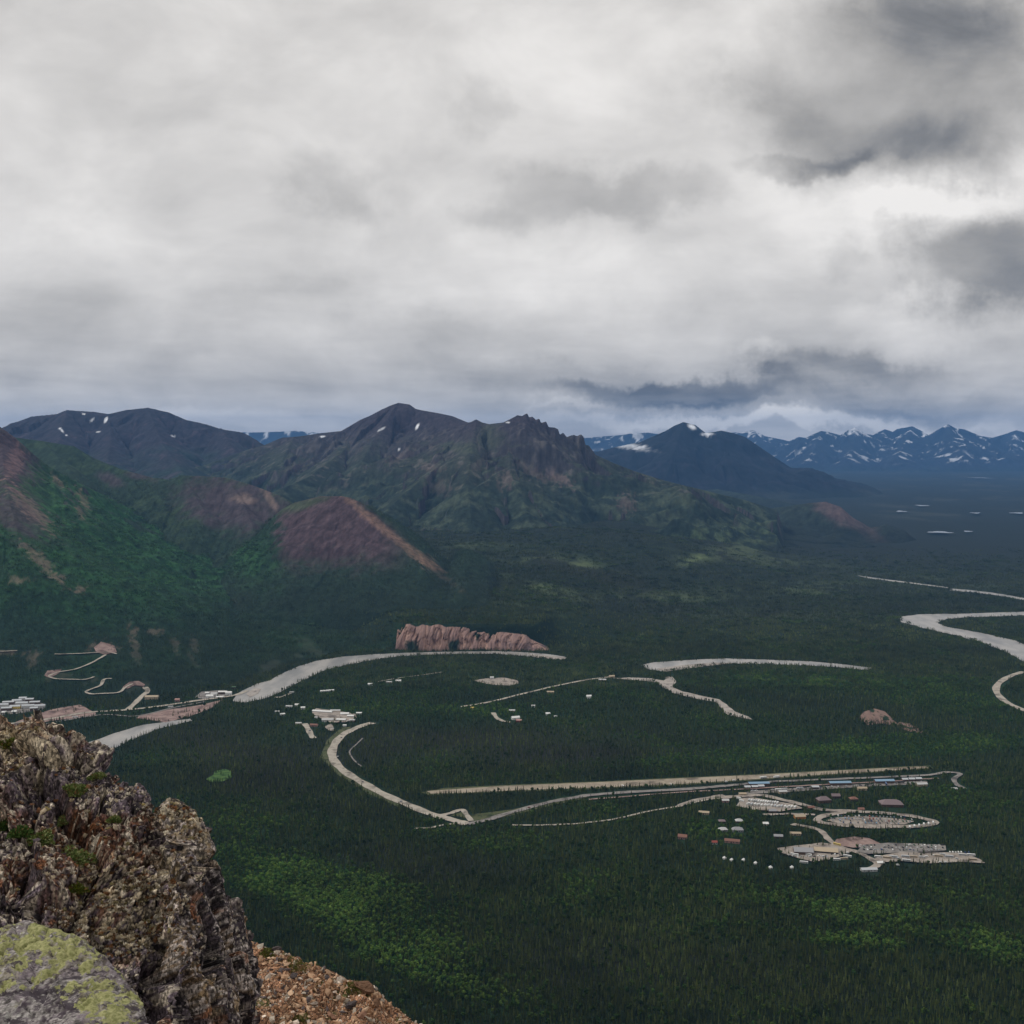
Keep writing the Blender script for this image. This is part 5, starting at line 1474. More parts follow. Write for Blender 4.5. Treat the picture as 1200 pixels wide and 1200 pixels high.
# camper park: two rows
for k in range(13):
    c = r5.choice(['white', 'white', 'lgrey']); vehicle('rv', c, 878 + k * 2.75, 940.0 + k * .28 + r5.uniform(-.2, .2), 62, '%s camper, %s from the left in the upper row of the camper park' % (CW[c], ORD[k]), 'campers in the upper row of the camper park')
for k in range(15):
    c = r5.choice(['white', 'white', 'silver']); vehicle('rv', c, 877 + k * 3.9, 944.6 + k * .28 + r5.uniform(-.25, .25), 60 if k % 3 else 35, '%s camper, %s from the left in the lower row of the camper park' % (CW[c], ORD[k]), 'campers in the lower row of the camper park')
vehicle('rv', 'white', 866, 938, -40, 'white camper alone at the upper left corner of the camper park'); vehicle('rv', 'white', 869, 941, -40, 'white camper just below the one at the upper left corner')
# visitor car park: four rows
for row in range(4):
    n = (20, 24, 24, 17)[row]; cnt = 0
    for k in range(n):
        if r5.random() < .14: continue
        px_ = (982, 974, 972, 984)[row] + k * (4.1 if row != 3 else 4.3); py_ = (957.9, 960.6, 963.2, 965.8)[row] + .055 * k * (1 if row < 2 else .9) * 1.2
        c = r5.choice(CC); kd = r5.choice(['car', 'car', 'car', 'pickup', 'van'])
        nmk = {'car': 'car', 'pickup': 'pickup', 'van': 'van'}[kd]
        vehicle(kd, c, px_, py_, 80 + r5.uniform(-4, 4), '%s %s, %s from the left in the %s row of the visitor car park' % (CW[c], nmk, ORD[cnt], ('uppermost', 'second', 'third', 'nearest')[row]), 'vehicles in the visitor car park'); cnt += 1
for k in range(6):
    vehicle('rv', 'white', 1066 + k * 5.5, 972.0 - k * 1.1, 70, ('first', 'second', 'third', 'fourth', 'fifth', 'last')[k] + ' white camper from the left along the lower rim of the loop road')
# storage lot
for row in range(3):
    cnt = 0
    for k in range(24):
        if r5.random() < .25: continue
        c = r5.choice(['white', 'silver', 'navy', 'dark', 'white', 'green', 'lgrey']); kd = r5.choice(['car', 'van', 'pickup', 'car'])
        nmk = {'car': 'car', 'pickup': 'pickup', 'van': 'van'}[kd]
        vehicle(kd, c, 1008 + k * 4.2 + r5.uniform(-.5, .5), (992.6, 995.3, 998.0)[row] + .0 * k + r5.uniform(-.25, .25), r5.choice([75, 85, 95, 20]), '%s %s, %s from the left in the %s row of the storage lot' % (CW[c], nmk, ORD[cnt], ('back', 'middle', 'front')[row]), 'vehicles in the storage lot'); cnt += 1
for k in range(5): vehicle('van', 'white', 1113 + k * 3.3, 1001.0 + .05 * k, 80, '%s white van in the row of five at the right end of the storage lot' % ('first', 'second', 'third', 'fourth', 'fifth')[k])
vehicle('van', 'navy', 1131, 1001.3, 80, 'dark blue van right of the five white vans'); vehicle('van', 'navy', 1135, 1001.4, 80, 'rightmost dark blue van beyond the white vans')
for px_, py_, r_, c, lb in [(1040, 1008, -14, 'tan', 'cream bus at the left end of the bus lot'), (1070, 1007, -12, 'tan', 'cream bus in the middle of the bus lot'), (1062, 1011, -12, 'white', 'white bus in front of the cream one in the bus lot'), (1100, 1006, -12, 'tan', 'cream bus right of the middle of the bus lot'),
                        (981, 992, -42, 'yellow', 'pale yellow bus beside the yard drive'), (931, 1004, -25, 'white', 'white bus at the left side of the garage'), (947, 1004, -35, 'white', 'white bus parked in front of the garage'), (993, 1006, -28, 'white', 'white bus at the right edge of the yard'),
                        (989, 1009, 5, 'tan', 'cream bus at the lower right of the yard'), (980, 1010, 5, 'white', 'white bus at the lower edge of the yard'), (942, 1013.5, -12, 'white', 'white bus half hidden by trees below the yard'), (1140, 1010, -10, 'tan', 'cream bus at the right end of the bus lot')]:
    vehicle('bus', c, px_, py_, r_, lb)
for px_, py_, lb in [(965, 1000.5, 'white van in front of the low sand roofed shed'), (1102, 1013, 'white van at the lower edge of the bus lot'), (1108, 1013, 'white van right beside another at the lower edge of the bus lot'), (1052, 1016, 'white van below the white bus'), (851, 918, 'white van at the near edge of the airstrip'), (860, 916.5, 'white van beside the airstrip, right of another')]:
    vehicle('van', 'white', px_, py_, 10, lb)
for k in range(7): vehicle('rv', 'white', 893 + k * 1.0 + (k > 3) * 12, 913.5 - k * .15, 20, '%s white camper from the left on the strip side of the station' % ('first', 'second', 'third', 'fourth', 'fifth', 'sixth', 'seventh')[k])
for px_, py_, lb in [(88, 842, 'white truck on the canyon highway above the rock outcrop'), (11, 852, 'white truck on the canyon highway at the left edge'), (200, 830, 'white truck on the highway right of the ramp'), (342, 813, 'white truck at the end of the short river track')]:
    vehicle('bus', 'white', px_, py_, 10, lb)
for k, (px_, py_, c) in enumerate([(400, 866, 'dark'), (396, 888, 'white'), (470, 941, 'silver'), (620, 948, 'red'), (720, 930.5, 'white'), (425, 918, 'dark')]):
    vehicle('car', c, px_, py_, 60 if k < 2 else 20, '%s car %s' % (CW[c], ('driving the top of the highway bend', 'driving the middle of the highway bend', 'approaching the highway junction', 'on the park road past the junction', 'on the park road below the airstrip', 'on the lower highway bend')[k]))
for px_, py_, k, c in [(382, 847.5, 0, 'white'), (397, 848, 1, 'red'), (390, 855, 2, 'white'), (363, 858, 3, 'navy'), (408, 846.5, 4, 'white')]:
    vehicle('pickup', c, px_, py_, 30, '%s pickup %s' % (CW[c], ('in the lower row of the village', 'beside the lower village shed', 'in the small lot below the village', 'on the gravel drive left of the village', 'at the right of the village')[k]))

# vehicles standing about the station and the yard
for k in range(26):
    c = r5.choice(['white', 'white', 'silver', 'lgrey', 'dark', 'navy']); kd = r5.choice(['van', 'bus', 'car', 'pickup'])
    px_ = 880 + k * 8.0 + r5.uniform(-2, 2)
    vehicle(kd, c, px_, 928.6 - (px_ - 880) * .052 + r5.uniform(-.6, .6), r5.choice([8, 12, 80]), '%s %s, %s from the left along the station apron' % (CW[c], kd if kd != 'pickup' else 'pickup truck', ORD[k] if k < 25 else 'last'), 'vehicles along the station apron')
for k in range(16):
    c = r5.choice(['white', 'white', 'lgrey', 'silver', 'dark']); kd = r5.choice(['van', 'car', 'pickup'])
    vehicle(kd, c, 920 + k * 4.9 + r5.uniform(-1, 1), 1006.5 - abs(k - 6) * .45 + r5.uniform(-1, 1), r5.uniform(0, 90), '%s %s, %s from the left across the maintenance yard' % (CW[c], kd, ORD[k]), 'vehicles in the maintenance yard')
for k in range(14):
    c = r5.choice(['white', 'lgrey', 'silver', 'tan']); kd = r5.choice(['bus', 'rv', 'van'])
    vehicle(kd, c, 1030 + k * 8.2 + r5.uniform(-2, 2), 1004.2 + r5.uniform(-.5, 5.5), -12, '%s %s, %s from the left in the scattered line across the lower lot' % (CW[c], {'bus': 'bus', 'rv': 'camper', 'van': 'van'}[kd], ORD[k]), 'vehicles in the lower lot')
for a in [(905, 952, 12, 8, 3.5, 0, 'brown', 'grey', 'grey roofed hut at the lower rim of the camper park'), (950, 948, 10, 7, 3, 10, 'brown', 'rust', 'reddish hut right of the camper park'), (917, 930, 14, 7, 4, 4, 'tan', 'lgrey', 'pale shed between the first station building and the camper park'),
          (1010, 926, 16, 7, 4, 3, 'tan', 'tan', 'sand coloured shed below the middle station building'), (955, 924.5, 12, 7, 4, 3, 'brown', 'silver', 'silver roofed shed left of the middle station building'), (1080, 921, 18, 8, 4, 5, 'tan', 'lgrey', 'pale flat building at the right end of the station'),
          (850, 940, 11, 7, 3.5, 0, 'pink', 'lgrey', 'pale house beside the pale drive at the settlement entrance'), (870, 932.5, 12, 6, 4, 0, 'tan', 'tan', 'sand coloured house above the camper park'), (1118, 926, 9, 6, 3, 0, 'tan', 'lgrey', 'tiny hut by the far end of the service road'), (912, 982, 13, 8, 3.5, -8, 'brown', 'grey', 'grey roofed cabin in the trees above the yard')]:
    building(*a, cat='cabin', name='cabin', wins=2)

# light aircraft beside the strip
def aircraft(px, py, rot, label):
    loc = hit([px], [py])[0]
    e = bpy.data.objects.new('light_aircraft', None); COL.objects.link(e); e.location = loc + np.array([0, 0, 1.6]); e.rotation_euler = (0, 0, math.radians(rot)); tag(e, label, 'aircraft')
    bm = bmesh.new(); prof = [(-4.3, .25, 1.3), (-3, .35, 1.25), (-.5, .65, 1.3), (1.2, .7, 1.3), (2.6, .55, 1.15), (3.2, .3, 1.1)]; rr_ = []
    for x, r_, z in prof: rr_.append([bm.verts.new((x, r_ * .8 * math.cos(t * math.pi / 4), z + r_ * math.sin(t * math.pi / 4))) for t in range(8)])
    for a_, b_ in zip(rr_[:-1], rr_[1:]):
        for k in range(8): bm.faces.new((a_[k], a_[(k + 1) % 8], b_[(k + 1) % 8], b_[k]))
    bm.faces.new(rr_[0]); bm.faces.new(rr_[-1][::-1]); fin('fuselage', bm, C_('white', 'gloss'), e)
    bm = bmesh.new(); boxm(bm, -.3, 1.2, -5.4, 5.4, 2.05, 2.2); fin('wing', bm, C_('white', 'gloss'), e)
    bm = bmesh.new(); boxm(bm, -4.5, -3.7, -1.6, 1.6, 1.3, 1.38); boxm(bm, -4.6, -3.8, -.05, .05, 1.4, 2.7); fin('tail', bm, C_('red', 'gloss'), e)
    bm = bmesh.new()
    for x, y in ((.9, -1.1), (.9, 1.1), (2.6, 0)): boxm(bm, x - .25, x + .25, y - .1, y + .1, 0, .5); boxm(bm, x - .04, x + .04, y - .04, y + .04, .5, 1.2)
    fin('landing_gear', bm, C_('rubber'), e)
aircraft(730, 923, 25, 'white light aircraft with a red tail beside the middle of the airstrip')
aircraft(787, 921.5, 30, 'white light aircraft parked at the near edge of the airstrip, right of the other')
make_forest()

# ------------------------------------------------------------------ summit rock
def hull_mesh(points, planes=None):
    bm = bmesh.new()
    for p in points: bm.verts.new(p)
    r = bmesh.ops.convex_hull(bm, input=bm.verts)
    junk = [v for v in bm.verts if not v.link_faces]
    bmesh.ops.delete(bm, geom=junk, context='VERTS')
    bmesh.ops.recalc_face_normals(bm, faces=bm.faces)
    return bm


def nearp(a, b, Y):
    return tuple(at_depth(a, b, Y))


def build_solid(name, hulls, voxel, sub):
    """several solid blocks fused into one rock skin"""
    me = bpy.data.meshes.new(name); bm = bmesh.new()
    for pts in hulls:
        hb_ = hull_mesh(pts); t = bpy.data.meshes.new('t'); hb_.to_mesh(t); hb_.free(); bm.from_mesh(t); bpy.data.meshes.remove(t)
    bm.to_mesh(me); bm.free()
    o = bpy.data.objects.new(name, me); COL.objects.link(o)
    m = o.modifiers.new('r', 'REMESH'); m.mode = 'VOXEL'; m.voxel_size = voxel; m.adaptivity = 0.0
    if sub:
        s_ = o.modifiers.new('s', 'SUBSURF'); s_.subdivision_type = 'SIMPLE'; s_.levels = sub; s_.render_levels = sub
    dg = bpy.context.evaluated_depsgraph_get(); dg.update()
    ev = o.evaluated_get(dg); nm = bpy.data.meshes.new_from_object(ev)
    o.modifiers.clear(); o.data = nm; bpy.data.meshes.remove(me)
    return o


def get_co(me):
    n = len(me.vertices); co = np.empty(n * 3, np.float32); me.vertices.foreach_get('co', co); co = co.reshape(-1, 3).astype(float)
    no = np.empty(n * 3, np.float32); me.vertices.foreach_get('normal', no)
    return co, no.reshape(-1, 3).astype(float)


def smooth_normals(co, me, it=3):
    _, no = get_co(me)
    ne = len(me.edges); e = np.empty(ne * 2, np.int32); me.edges.foreach_get('vertices', e); e = e.reshape(-1, 2)
    for _ in range(it):
        acc = no.copy()
        np.add.at(acc, e[:, 0], no[e[:, 1]]); np.add.at(acc, e[:, 1], no[e[:, 0]])
        no = acc / np.maximum(np.linalg.norm(acc, axis=1, keepdims=True), 1e-9)
    return no


# foliation of the schist: thin sheets dipping steeply to the lower right as seen from the summit
FOL = Vector((0.86, 0.18, 0.48)).normalized()        # normal of the sheets
FDIR = Vector((0.42, -0.25, -0.87)); FDIR = (FDIR - FOL * FDIR.dot(FOL)).normalized()
FSIDE = FOL.cross(FDIR).normalized()
FM = np.array([FOL, FDIR, FSIDE])


def rock_displace(o, amp=1.0, seed=0, smooth_face=None):
    me = o.data
    co, _ = get_co(me)
    no = smooth_normals(co, me, 6)
    q0 = (co - np.array([0, 0, H])) @ FM.T               # foliation space
    wq = q0 + .05 * np.stack([fbm3(q0 * 3.1, 3, seed + 1), fbm3(q0 * 3.1 + 9, 3, seed + 2), fbm3(q0 * 3.1 + 19, 3, seed + 3)], 1) * 2
    f1, f2, c1, t1 = worley3(wq * np.array([4.6, 2.3, 3.2]), seed + 10, True)         # blocks
    g1, g2, c2, t2 = worley3(wq * np.array([14, 6.5, 9.5]) + 5, seed + 20, True)      # slabs
    k1, k2, c3, t3 = worley3(wq * np.array([44, 19, 29]) + 9, seed + 30, True)        # flakes
    low = fbm3(co * 1.3, 3, seed + 40)
    tiny = fbm3(q0 * np.array([100, 50, 80]), 3, seed + 50)
    crack = np.clip(1 - (f2 - f1) / .10, 0, 1)
    crack2 = np.clip(1 - (g2 - g1) / .12, 0, 1)
    a = amp if np.isscalar(amp) else amp(co, no)
    dsp = a * (.12 * low + .34 * t1 + .10 * t2 + .034 * t3 + .13 * (c1 - .5) - .11 * crack ** 1.5 + .048 * (c2 - .5) - .03 * crack2 + .015 * (c3 - .5) - .006 * np.clip(1 - (k2 - k1) / .2, 0, 1) + .006 * tiny)
    return me, co, no, dsp, dict(c1=c1, c2=c2, c3=c3, crack=crack, crack2=crack2, tiny=tiny, q0=q0, low=low, k=k2 - k1)


def lin(c):
    return np.array([((x / 255) ** 2.2) for x in c])


# -- the dark outcrop, three fused blocks
N_ = nearp
hullA = [N_(-220, 915, 7.4), N_(-160, 900, 7.0), N_(-90, 880, 6.8), N_(0, 868, 6.6), N_(30, 860, 6.5), N_(48, 852, 6.45), N_(66, 851, 6.42), N_(84, 864, 6.4), N_(120, 893, 6.3), N_(150, 915, 6.22), N_(172, 936, 6.15), N_(182, 962, 6.05),
         N_(190, 1000, 5.95), N_(205, 1080, 5.6), N_(205, 1180, 5.2), N_(200, 1330, 4.8),
         N_(70, 1085, 5.2), N_(-20, 1075, 5.15), N_(-200, 1080, 5.2), N_(-220, 1330, 4.6), N_(60, 1330, 4.6), N_(-220, 1080, 6.0),
         (-4.6, 8.2, H - 3.4), (-3.4, 8.2, H - 3.5), (-4.6, 8.2, H - 5.0), (-3.0, 8.0, H - 5.0), (-3.0, 4.6, H - 5.0), (-1.65, 4.4, H - 5.0)]
hullB = [N_(176, 955, 6.25), N_(196, 938, 6.2), N_(214, 944, 6.15), N_(231, 962, 6.1), N_(248, 985, 6.05), N_(262, 1015, 5.98), N_(277, 1052, 5.9), N_(291, 1085, 5.82), N_(303, 1122, 5.75), N_(308, 1165, 5.7), N_(310, 1230, 5.6), N_(314, 1330, 5.4),
         N_(190, 985, 5.75), N_(205, 1040, 5.5), N_(200, 1130, 5.15), N_(196, 1240, 4.9), N_(196, 1330, 4.8), N_(262, 1200, 5.25), N_(270, 1330, 5.1), N_(225, 1010, 5.72), N_(250, 1090, 5.5),
         N_(205, 975, 6.9), N_(235, 1065, 6.9), N_(262, 1160, 7.0), N_(200, 960, 6.7), N_(270, 1300, 6.6)]
hullC = [N_(-80, 1010, 5.6), N_(-20, 1000, 5.55), N_(20, 1015, 5.45), N_(38, 1045, 5.3), N_(32, 1090, 5.1), N_(-60, 1100, 4.9), N_(-90, 1060, 5.2), N_(-40, 1020, 6.2), N_(20, 1040, 6.1), N_(0, 1150, 5.4), N_(-80, 1150, 5.4)]
hullD = [N_(18, 868, 6.48), N_(34, 855, 6.42), N_(58, 847, 6.38), N_(74, 850, 6.38), N_(72, 872, 6.2), N_(40, 890, 6.1), N_(14, 886, 6.2), N_(30, 862, 6.9), N_(66, 856, 6.9)]
rock = build_solid('rock_outcrop', [hullA, hullB, hullC, hullD], .0165, 1)
def ampA(co, no):
    px, py = to_px(co[:, 0], co[:, 1], co[:, 2])
    right = ss(px - (172 + (py - 950) * .12), -8, 8)
    edge = 1.0
    return (.85 - .35 * right)
me, co, no, dsp, I = rock_displace(rock, ampA, 100)
px, py = to_px(co[:, 0], co[:, 1], co[:, 2])
# the deep split between the two blocks
spl = 184 + (py - 960) * .13 + 7 * fbm3(co * 3.3, 3, 7)
gap = np.exp(-((px - spl) / (2.6 + .015 * np.maximum(py - 960, 0))) ** 2) * ss(py, 955, 990) * (1 - .55 * ss(py, 1000, 1040) * (1 - ss(py, 1090, 1140)))
dsp = dsp - .20 * gap
frac2 = np.exp(-((px - (243 + (py - 1100) * .28 + 4 * fbm3(co * 4, 3, 9))) / 2.2) ** 2) * ss(py, 1090, 1120)
dsp = dsp - .07 * frac2 - .032 * ss(px - (172 + (py - 950) * .12), -8, 8)
co2 = co + no * dsp[:, None]
me.vertices.foreach_set('co', co2.astype(np.float32).ravel())
me.update()
_, nn2 = get_co(me)
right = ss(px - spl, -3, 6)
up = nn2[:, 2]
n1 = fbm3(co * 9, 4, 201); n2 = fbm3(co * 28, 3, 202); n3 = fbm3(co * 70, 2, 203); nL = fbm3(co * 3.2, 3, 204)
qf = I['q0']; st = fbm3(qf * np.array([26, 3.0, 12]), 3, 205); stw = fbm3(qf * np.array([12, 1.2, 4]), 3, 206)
base = (np.array((.084, .066, .078)) * (1 - .58 * right)[:, None]) * np.clip(1 + 1.5 * (I['c3'] - .5) + .7 * (I['c2'] - .5) + .5 * n1, .15, 3)[:, None]  # right face darkened in colour, standing in for shade away from the sun
col = base
def lp(col, c, w): return col * (1 - w[:, None]) + np.array(c) * w[:, None]
# rusty soil and dead moss in the hollows of the ramp
soil = (1 - right) * ss(nL * 1.3 + .7 * n1 - .1 * up + .3 * blob(px, py, 110, 985, 100, 60, 20, .6), -.02, .28) * ss(up, .1, .6)
soil = np.maximum(soil, (1 - right) * blob(px, py, 120, 975, 45, 22, 15, .7, n1) * .9)
soil = np.maximum(soil, (1 - right) * blob(px, py, 8, 955, 38, 16, 30, .7, n1) * .8)
soilc = lerp3(np.zeros((len(co), 3)) + np.array((.060, .024, .009)), (.17, .066, .024), ss(n2, -.3, .3))
col = col * (1 - soil[:, None] * .8) + soilc * soil[:, None] * .8
# crusty cream and grey lichen flecks
fl = ss(I['c3'] + .5 * n2 + .35 * n1, .78, .92) * (1 - .75 * right)
fl = np.maximum(fl, ss(n3 + .35 * n1, .34, .46) * (.85 - .6 * right))
col = lp(col, (.42, .365, .29), fl * .9)
cap = np.maximum(blob(px, py, 212, 960, 34, 20, 35, .5, n1 * .7), blob(px, py, 200, 1005, 14, 26, 20, .5, n1 * .9))
cap = np.maximum(cap, .8 * blob(px, py, 45, 880, 60, 22, -5, .7, n1))
col = lp(col, (.36, .30, .20), cap * ss(n2 + .4 * I['tiny'], -.25, .2) * .85)
yl = .7 * ss(n1 + .5 * n2, .22, .40) * (1 - right) * ss(fbm3(co * 5, 2, 210), .1, .4)
yl = np.maximum(yl, blob(px, py, 12, 868, 22, 7, -10, .5, n2) * .9); yl = np.maximum(yl, blob(px, py, 128, 888, 12, 4, 30, .5, n2) * .7)
col = lp(col, (.19, .15, .055), yl * .45)
ol = blob(px, py, 150, 1045, 50, 26, 20, .7, n1) + blob(px, py, 135, 1085, 55, 24, 10, .7, n1)
col = lp(col, (.43, .36, .25), np.clip(ol, 0, 1) * ss(n3 + .6 * n2, .10, .30) * .85)
# ochre streaks down the right face
och = right * ss(st + .35 * stw, .16, .36)
och = np.maximum(och * .65, right * ss(st + .4 * n2, -.1, .25) * np.maximum(blob(px, py, 276, 1150, 7, 55, -5, .6, n1 * .6), blob(px, py, 240, 1150, 8, 60, -14, .6, n1 * .6)))
col = lp(col, (.24, .165, .085), och * .8)
col = lp(col, (.33, .29, .27), right * ss(st * .7 + n3, .26, .40) * .85)
rust = ss(n1 - .3 * n2, .28, .45) * (.5 + .5 * right) * .6
col = lp(col, (.19, .075, .030), rust * ss(py, 1000, 1010) * .7 + .35 * rust)
dk = np.clip(I['crack'] * .8 + I['crack2'] * .3 + gap * .8, 0, 1)
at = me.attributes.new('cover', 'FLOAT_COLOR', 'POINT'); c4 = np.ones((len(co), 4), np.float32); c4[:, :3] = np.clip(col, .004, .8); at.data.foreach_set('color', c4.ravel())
me.polygons.foreach_set('use_smooth', np.zeros(len(me.polygons), bool))

M_rock, qq, b = mat_new('weathered_schist')
pos = qq.n('ShaderNodeNewGeometry').outputs['Position']
att = qq.n('ShaderNodeAttribute', attribute_name='cover').outputs['Color']
mp = qq.n('ShaderNodeMapping'); qq.put(mp.inputs['Vector'], pos)
mp.inputs['Rotation'].default_value = (0.35, -0.5, 0.25); mp.inputs['Scale'].default_value = (2.2, 1.5, 1.25)
vo = qq.n('ShaderNodeTexVoronoi'); qq.put(vo.inputs['Vector'], mp.outputs[0]); vo.inputs['Scale'].default_value = 48
rr = qq.xyz(vo.outputs['Color'])[0]
nf = qq.noise(pos, 90, 4, .7)
f = qq.m('MULTIPLY_ADD', qq.m('POWER', rr, 1.6), 1.9, .30); f = qq.m('MULTIPLY', f, qq.m('MULTIPLY_ADD', nf, 2.2, .0))
cc = qq.v('SCALE', att, f)
fleck = qq.m('MULTIPLY', qq.ss(qq.xyz(vo.outputs['Color'])[1], .915, .94), qq.ss(qq.noise(pos, 6, 3, .6), .40, .62))
cc = qq.mix(qq.m('MULTIPLY', fleck, .8), cc, (.46, .40, .32))
qq.put(b.inputs['Base Color'], cc)
b.inputs['Roughness'].default_value = .8; b.inputs['Specular IOR Level'].default_value = .25
bp = qq.n('ShaderNodeBump'); bp.inputs['Distance'].default_value = .006; bp.inputs['Strength'].default_value = 1.0
qq.put(bp.inputs['Height'], qq.m('ADD', qq.m('MULTIPLY', rr, .7), qq.m('MULTIPLY', nf, .8)))
qq.put(b.inputs['Normal'], bp.outputs[0])
me.materials.append(M_rock)
print('rock verts', len(rock.data.vertices), 'boulder', 0)
tag(rock, 'large dark fractured rock outcrop with rusty soil and cream lichen in the lower left', 'rock outcrop')
ROCK_BVH = BVHTree.FromPolygons([v.co.copy() for v in me.vertices], [tuple(p.vertices) for p in me.polygons])


def rock_at(a, b, bvh=None):
    dx, dz = ray(a, b)
    d = Vector((float(dx), 1.0, float(dz))).normalized()
    loc, nrm, i, dist = (bvh or ROCK_BVH).ray_cast(Vector((0, 0, H)), d)
    return (loc, nrm) if loc is not None else (None, None)


# -- pale boulder in the corner, flat face with yellow-green map lichen
hullE = [N_(-60, 1120, 4.35), N_(4, 1098, 4.3), N_(30, 1074, 4.3), N_(62, 1084, 4.25), N_(96, 1096, 4.2), N_(104, 1120, 4.1), N_(128, 1130, 4.05), N_(150, 1148, 4.0), N_(168, 1172, 3.9), N_(178, 1215, 3.75), N_(180, 1330, 3.5),
         N_(-60, 1330, 3.3), N_(60, 1330, 3.35), N_(-60, 1190, 3.8), N_(60, 1180, 3.82), N_(120, 1190, 3.75), N_(-60, 1130, 4.9), N_(30, 1100, 4.9), N_(110, 1150, 4.7), N_(165, 1230, 4.6), (-2.4, 4.7, H - 4.3), (-1.75, 4.6, H - 4.3), (-1.9, 3.3, H - 4.3), (-1.25, 3.4, H - 4.3)]
bould = build_solid('lichen_boulder', [hullE], .012, 1)
me, co, no, dsp, I = rock_displace(bould, .10, 300)
px, py = to_px(co[:, 0], co[:, 1], co[:, 2])
FL2 = fbm3(co * np.array([22, 30, 60]), 4, 311)
ridge = np.abs(fbm3(co * np.array([7, 16, 30]) + np.stack([0 * px, px * 0, co[:, 0] * 12], 1), 3, 312))
dsp = dsp * .8 + .010 * FL2 - .016 * np.clip(1 - ridge / .10, 0, 1)
co2 = co + no * dsp[:, None]; me.vertices.foreach_set('co', co2.astype(np.float32).ravel()); me.update()
# cover: grey stone, dark crust, yellow green lichen patches
d1 = np.array([.78, -.2, .6]); 
cs = np.stack([(co[:, 0] * .8 + co[:, 2] * .6) * 6.5, co[:, 1] * 8, (co[:, 2] * .8 - co[:, 0] * .6) * 17], 1)
a1 = fbm3(cs, 5, 321, .6); a2 = fbm3(cs * 3.3, 4, 322, .6); a3 = fbm3(cs * 9, 3, 323); a4 = fbm3(co * 4, 2, 324); a2 = a2 * 1.9; a3 = a3 * 2.0
col = np.zeros((len(co), 3)) + np.array((.30, .275, .265))
a0 = fbm3(co * np.array([150, 150, 220]), 2, 325)
col = col * np.clip(1 + .6 * a2 + .5 * a3 + .7 * a0, .2, 2)[:, None]
col = lp(col, (.16, .13, .15), ss(a1 * 1.3 + .6 * a2 + .5 * a3, -.02, .10) * .75)
col = lp(col, (.055, .042, .052), ss(-a1 * 1.0 + .5 * a3 + .8 * a2, .10, .20) * .93)
yz = blob(px, py, 62, 1105, 72, 36, 12, .5, a1 * .9) * 1.0 + blob(px, py, 130, 1180, 40, 34, -30, .5, a1 * .9) + blob(px, py, 8, 1140, 30, 30, 0, .5, a1) * .8 + blob(px, py, 98, 1132, 12, 14, -30, .5, a1)
yl = np.clip(yz, 0, 1) * ss(.75 * a2 + .35 * a3 + .6 * a1 + .55 * np.clip(yz, 0, 1), .34, .42)
yc = lerp3(np.zeros((len(co), 3)) + np.array((.19, .195, .08)), (.33, .31, .15), ss(a3, -.2, .3))
col = col * (1 - .35 * yl[:, None]) + .35 * yc * yl[:, None]
pw = blob(px, py, 32, 1088, 18, 14, -30, .5, a2) + blob(px, py, 10, 1190, 40, 14, 10, .6, a2) + .8 * blob(px, py, 125, 1192, 16, 8, -10, .5, a2)
col = lp(col, (.47, .46, .42), np.clip(pw, 0, 1) * .6 * ss(a3 + a2, .0, .15))
bk = ss(worley3(cs * 2.2, 330)[2] + .3 * a2, .90, .96) * ss(a1, -.2, .1) * np.clip(yz, .0, 1)
col = lp(col, (.045, .035, .045), bk * .9)
at = me.attributes.new('lich', 'FLOAT', 'POINT'); at.data.foreach_set('value', np.clip(yz, 0, 1).astype(np.float32))
at = me.attributes.new('cover', 'FLOAT_COLOR', 'POINT'); c4 = np.ones((len(co), 4), np.float32); c4[:, :3] = np.clip(col, .004, .8); at.data.foreach_set('color', c4.ravel())
me.polygons.foreach_set('use_smooth', np.ones(len(me.polygons), bool))
M_bld, qq, b = mat_new('lichen_covered_stone')
pos = qq.n('ShaderNodeNewGeometry').outputs['Position']
att = qq.n('ShaderNodeAttribute', attribute_name='cover').outputs['Color']
nf = qq.noise(pos, 120, 5, .75); nm = qq.noise(pos, 35, 4, .7)
cst = qq.v('SCALE', att, qq.m('MULTIPLY_ADD', nf, 2.2, .0))
mpp = qq.n('ShaderNodeMapping'); qq.put(mpp.inputs['Vector'], pos); mpp.inputs['Rotation'].default_value = (0, .62, .2); mpp.inputs['Scale'].default_value = (.45, 1, 1.5)
dk1 = qq.noise(mpp.outputs[0], 20, 9, .66, .4); dk2 = qq.noise(mpp.outputs[0], 47, 8, .7, .3)
cst = qq.mix(qq.m('MULTIPLY', qq.ss(dk1, .53, .57), .9), cst, (.050, .040, .050))
cst = qq.mix(qq.m('MULTIPLY', qq.ss(dk2, .57, .60), .85), cst, (.060, .048, .058))
cst = qq.mix(qq.m('MULTIPLY', qq.ss(qq.noise(mpp.outputs[0], 60, 6, .7), .60, .64), .7), cst, (.52, .50, .46))
lch = qq.n('ShaderNodeAttribute', attribute_name='lich').outputs['Fac']
ln1 = qq.noise(pos, 15, 9, .62, .3); ln2 = qq.noise(pos, 70, 5, .7)
lm = qq.ss(qq.m('ADD', ln1, qq.m('MULTIPLY', lch, .145)), .600, .625)
lcol = qq.mix(qq.ss(ln2, .35, .65), (.17, .18, .065), (.37, .36, .17))
cst = qq.mix(qq.m('MULTIPLY', lm, qq.ss(lch, .05, .3)), cst, lcol)
qq.put(b.inputs['Base Color'], cst)
b.inputs['Roughness'].default_value = .85; b.inputs['Specular IOR Level'].default_value = .2
bp = qq.n('ShaderNodeBump'); bp.inputs['Distance'].default_value = .003
qq.put(bp.inputs['Height'], qq.m('ADD', nf, nm)); qq.put(b.inputs['Normal'], bp.outputs[0])
me.materials.append(M_bld)
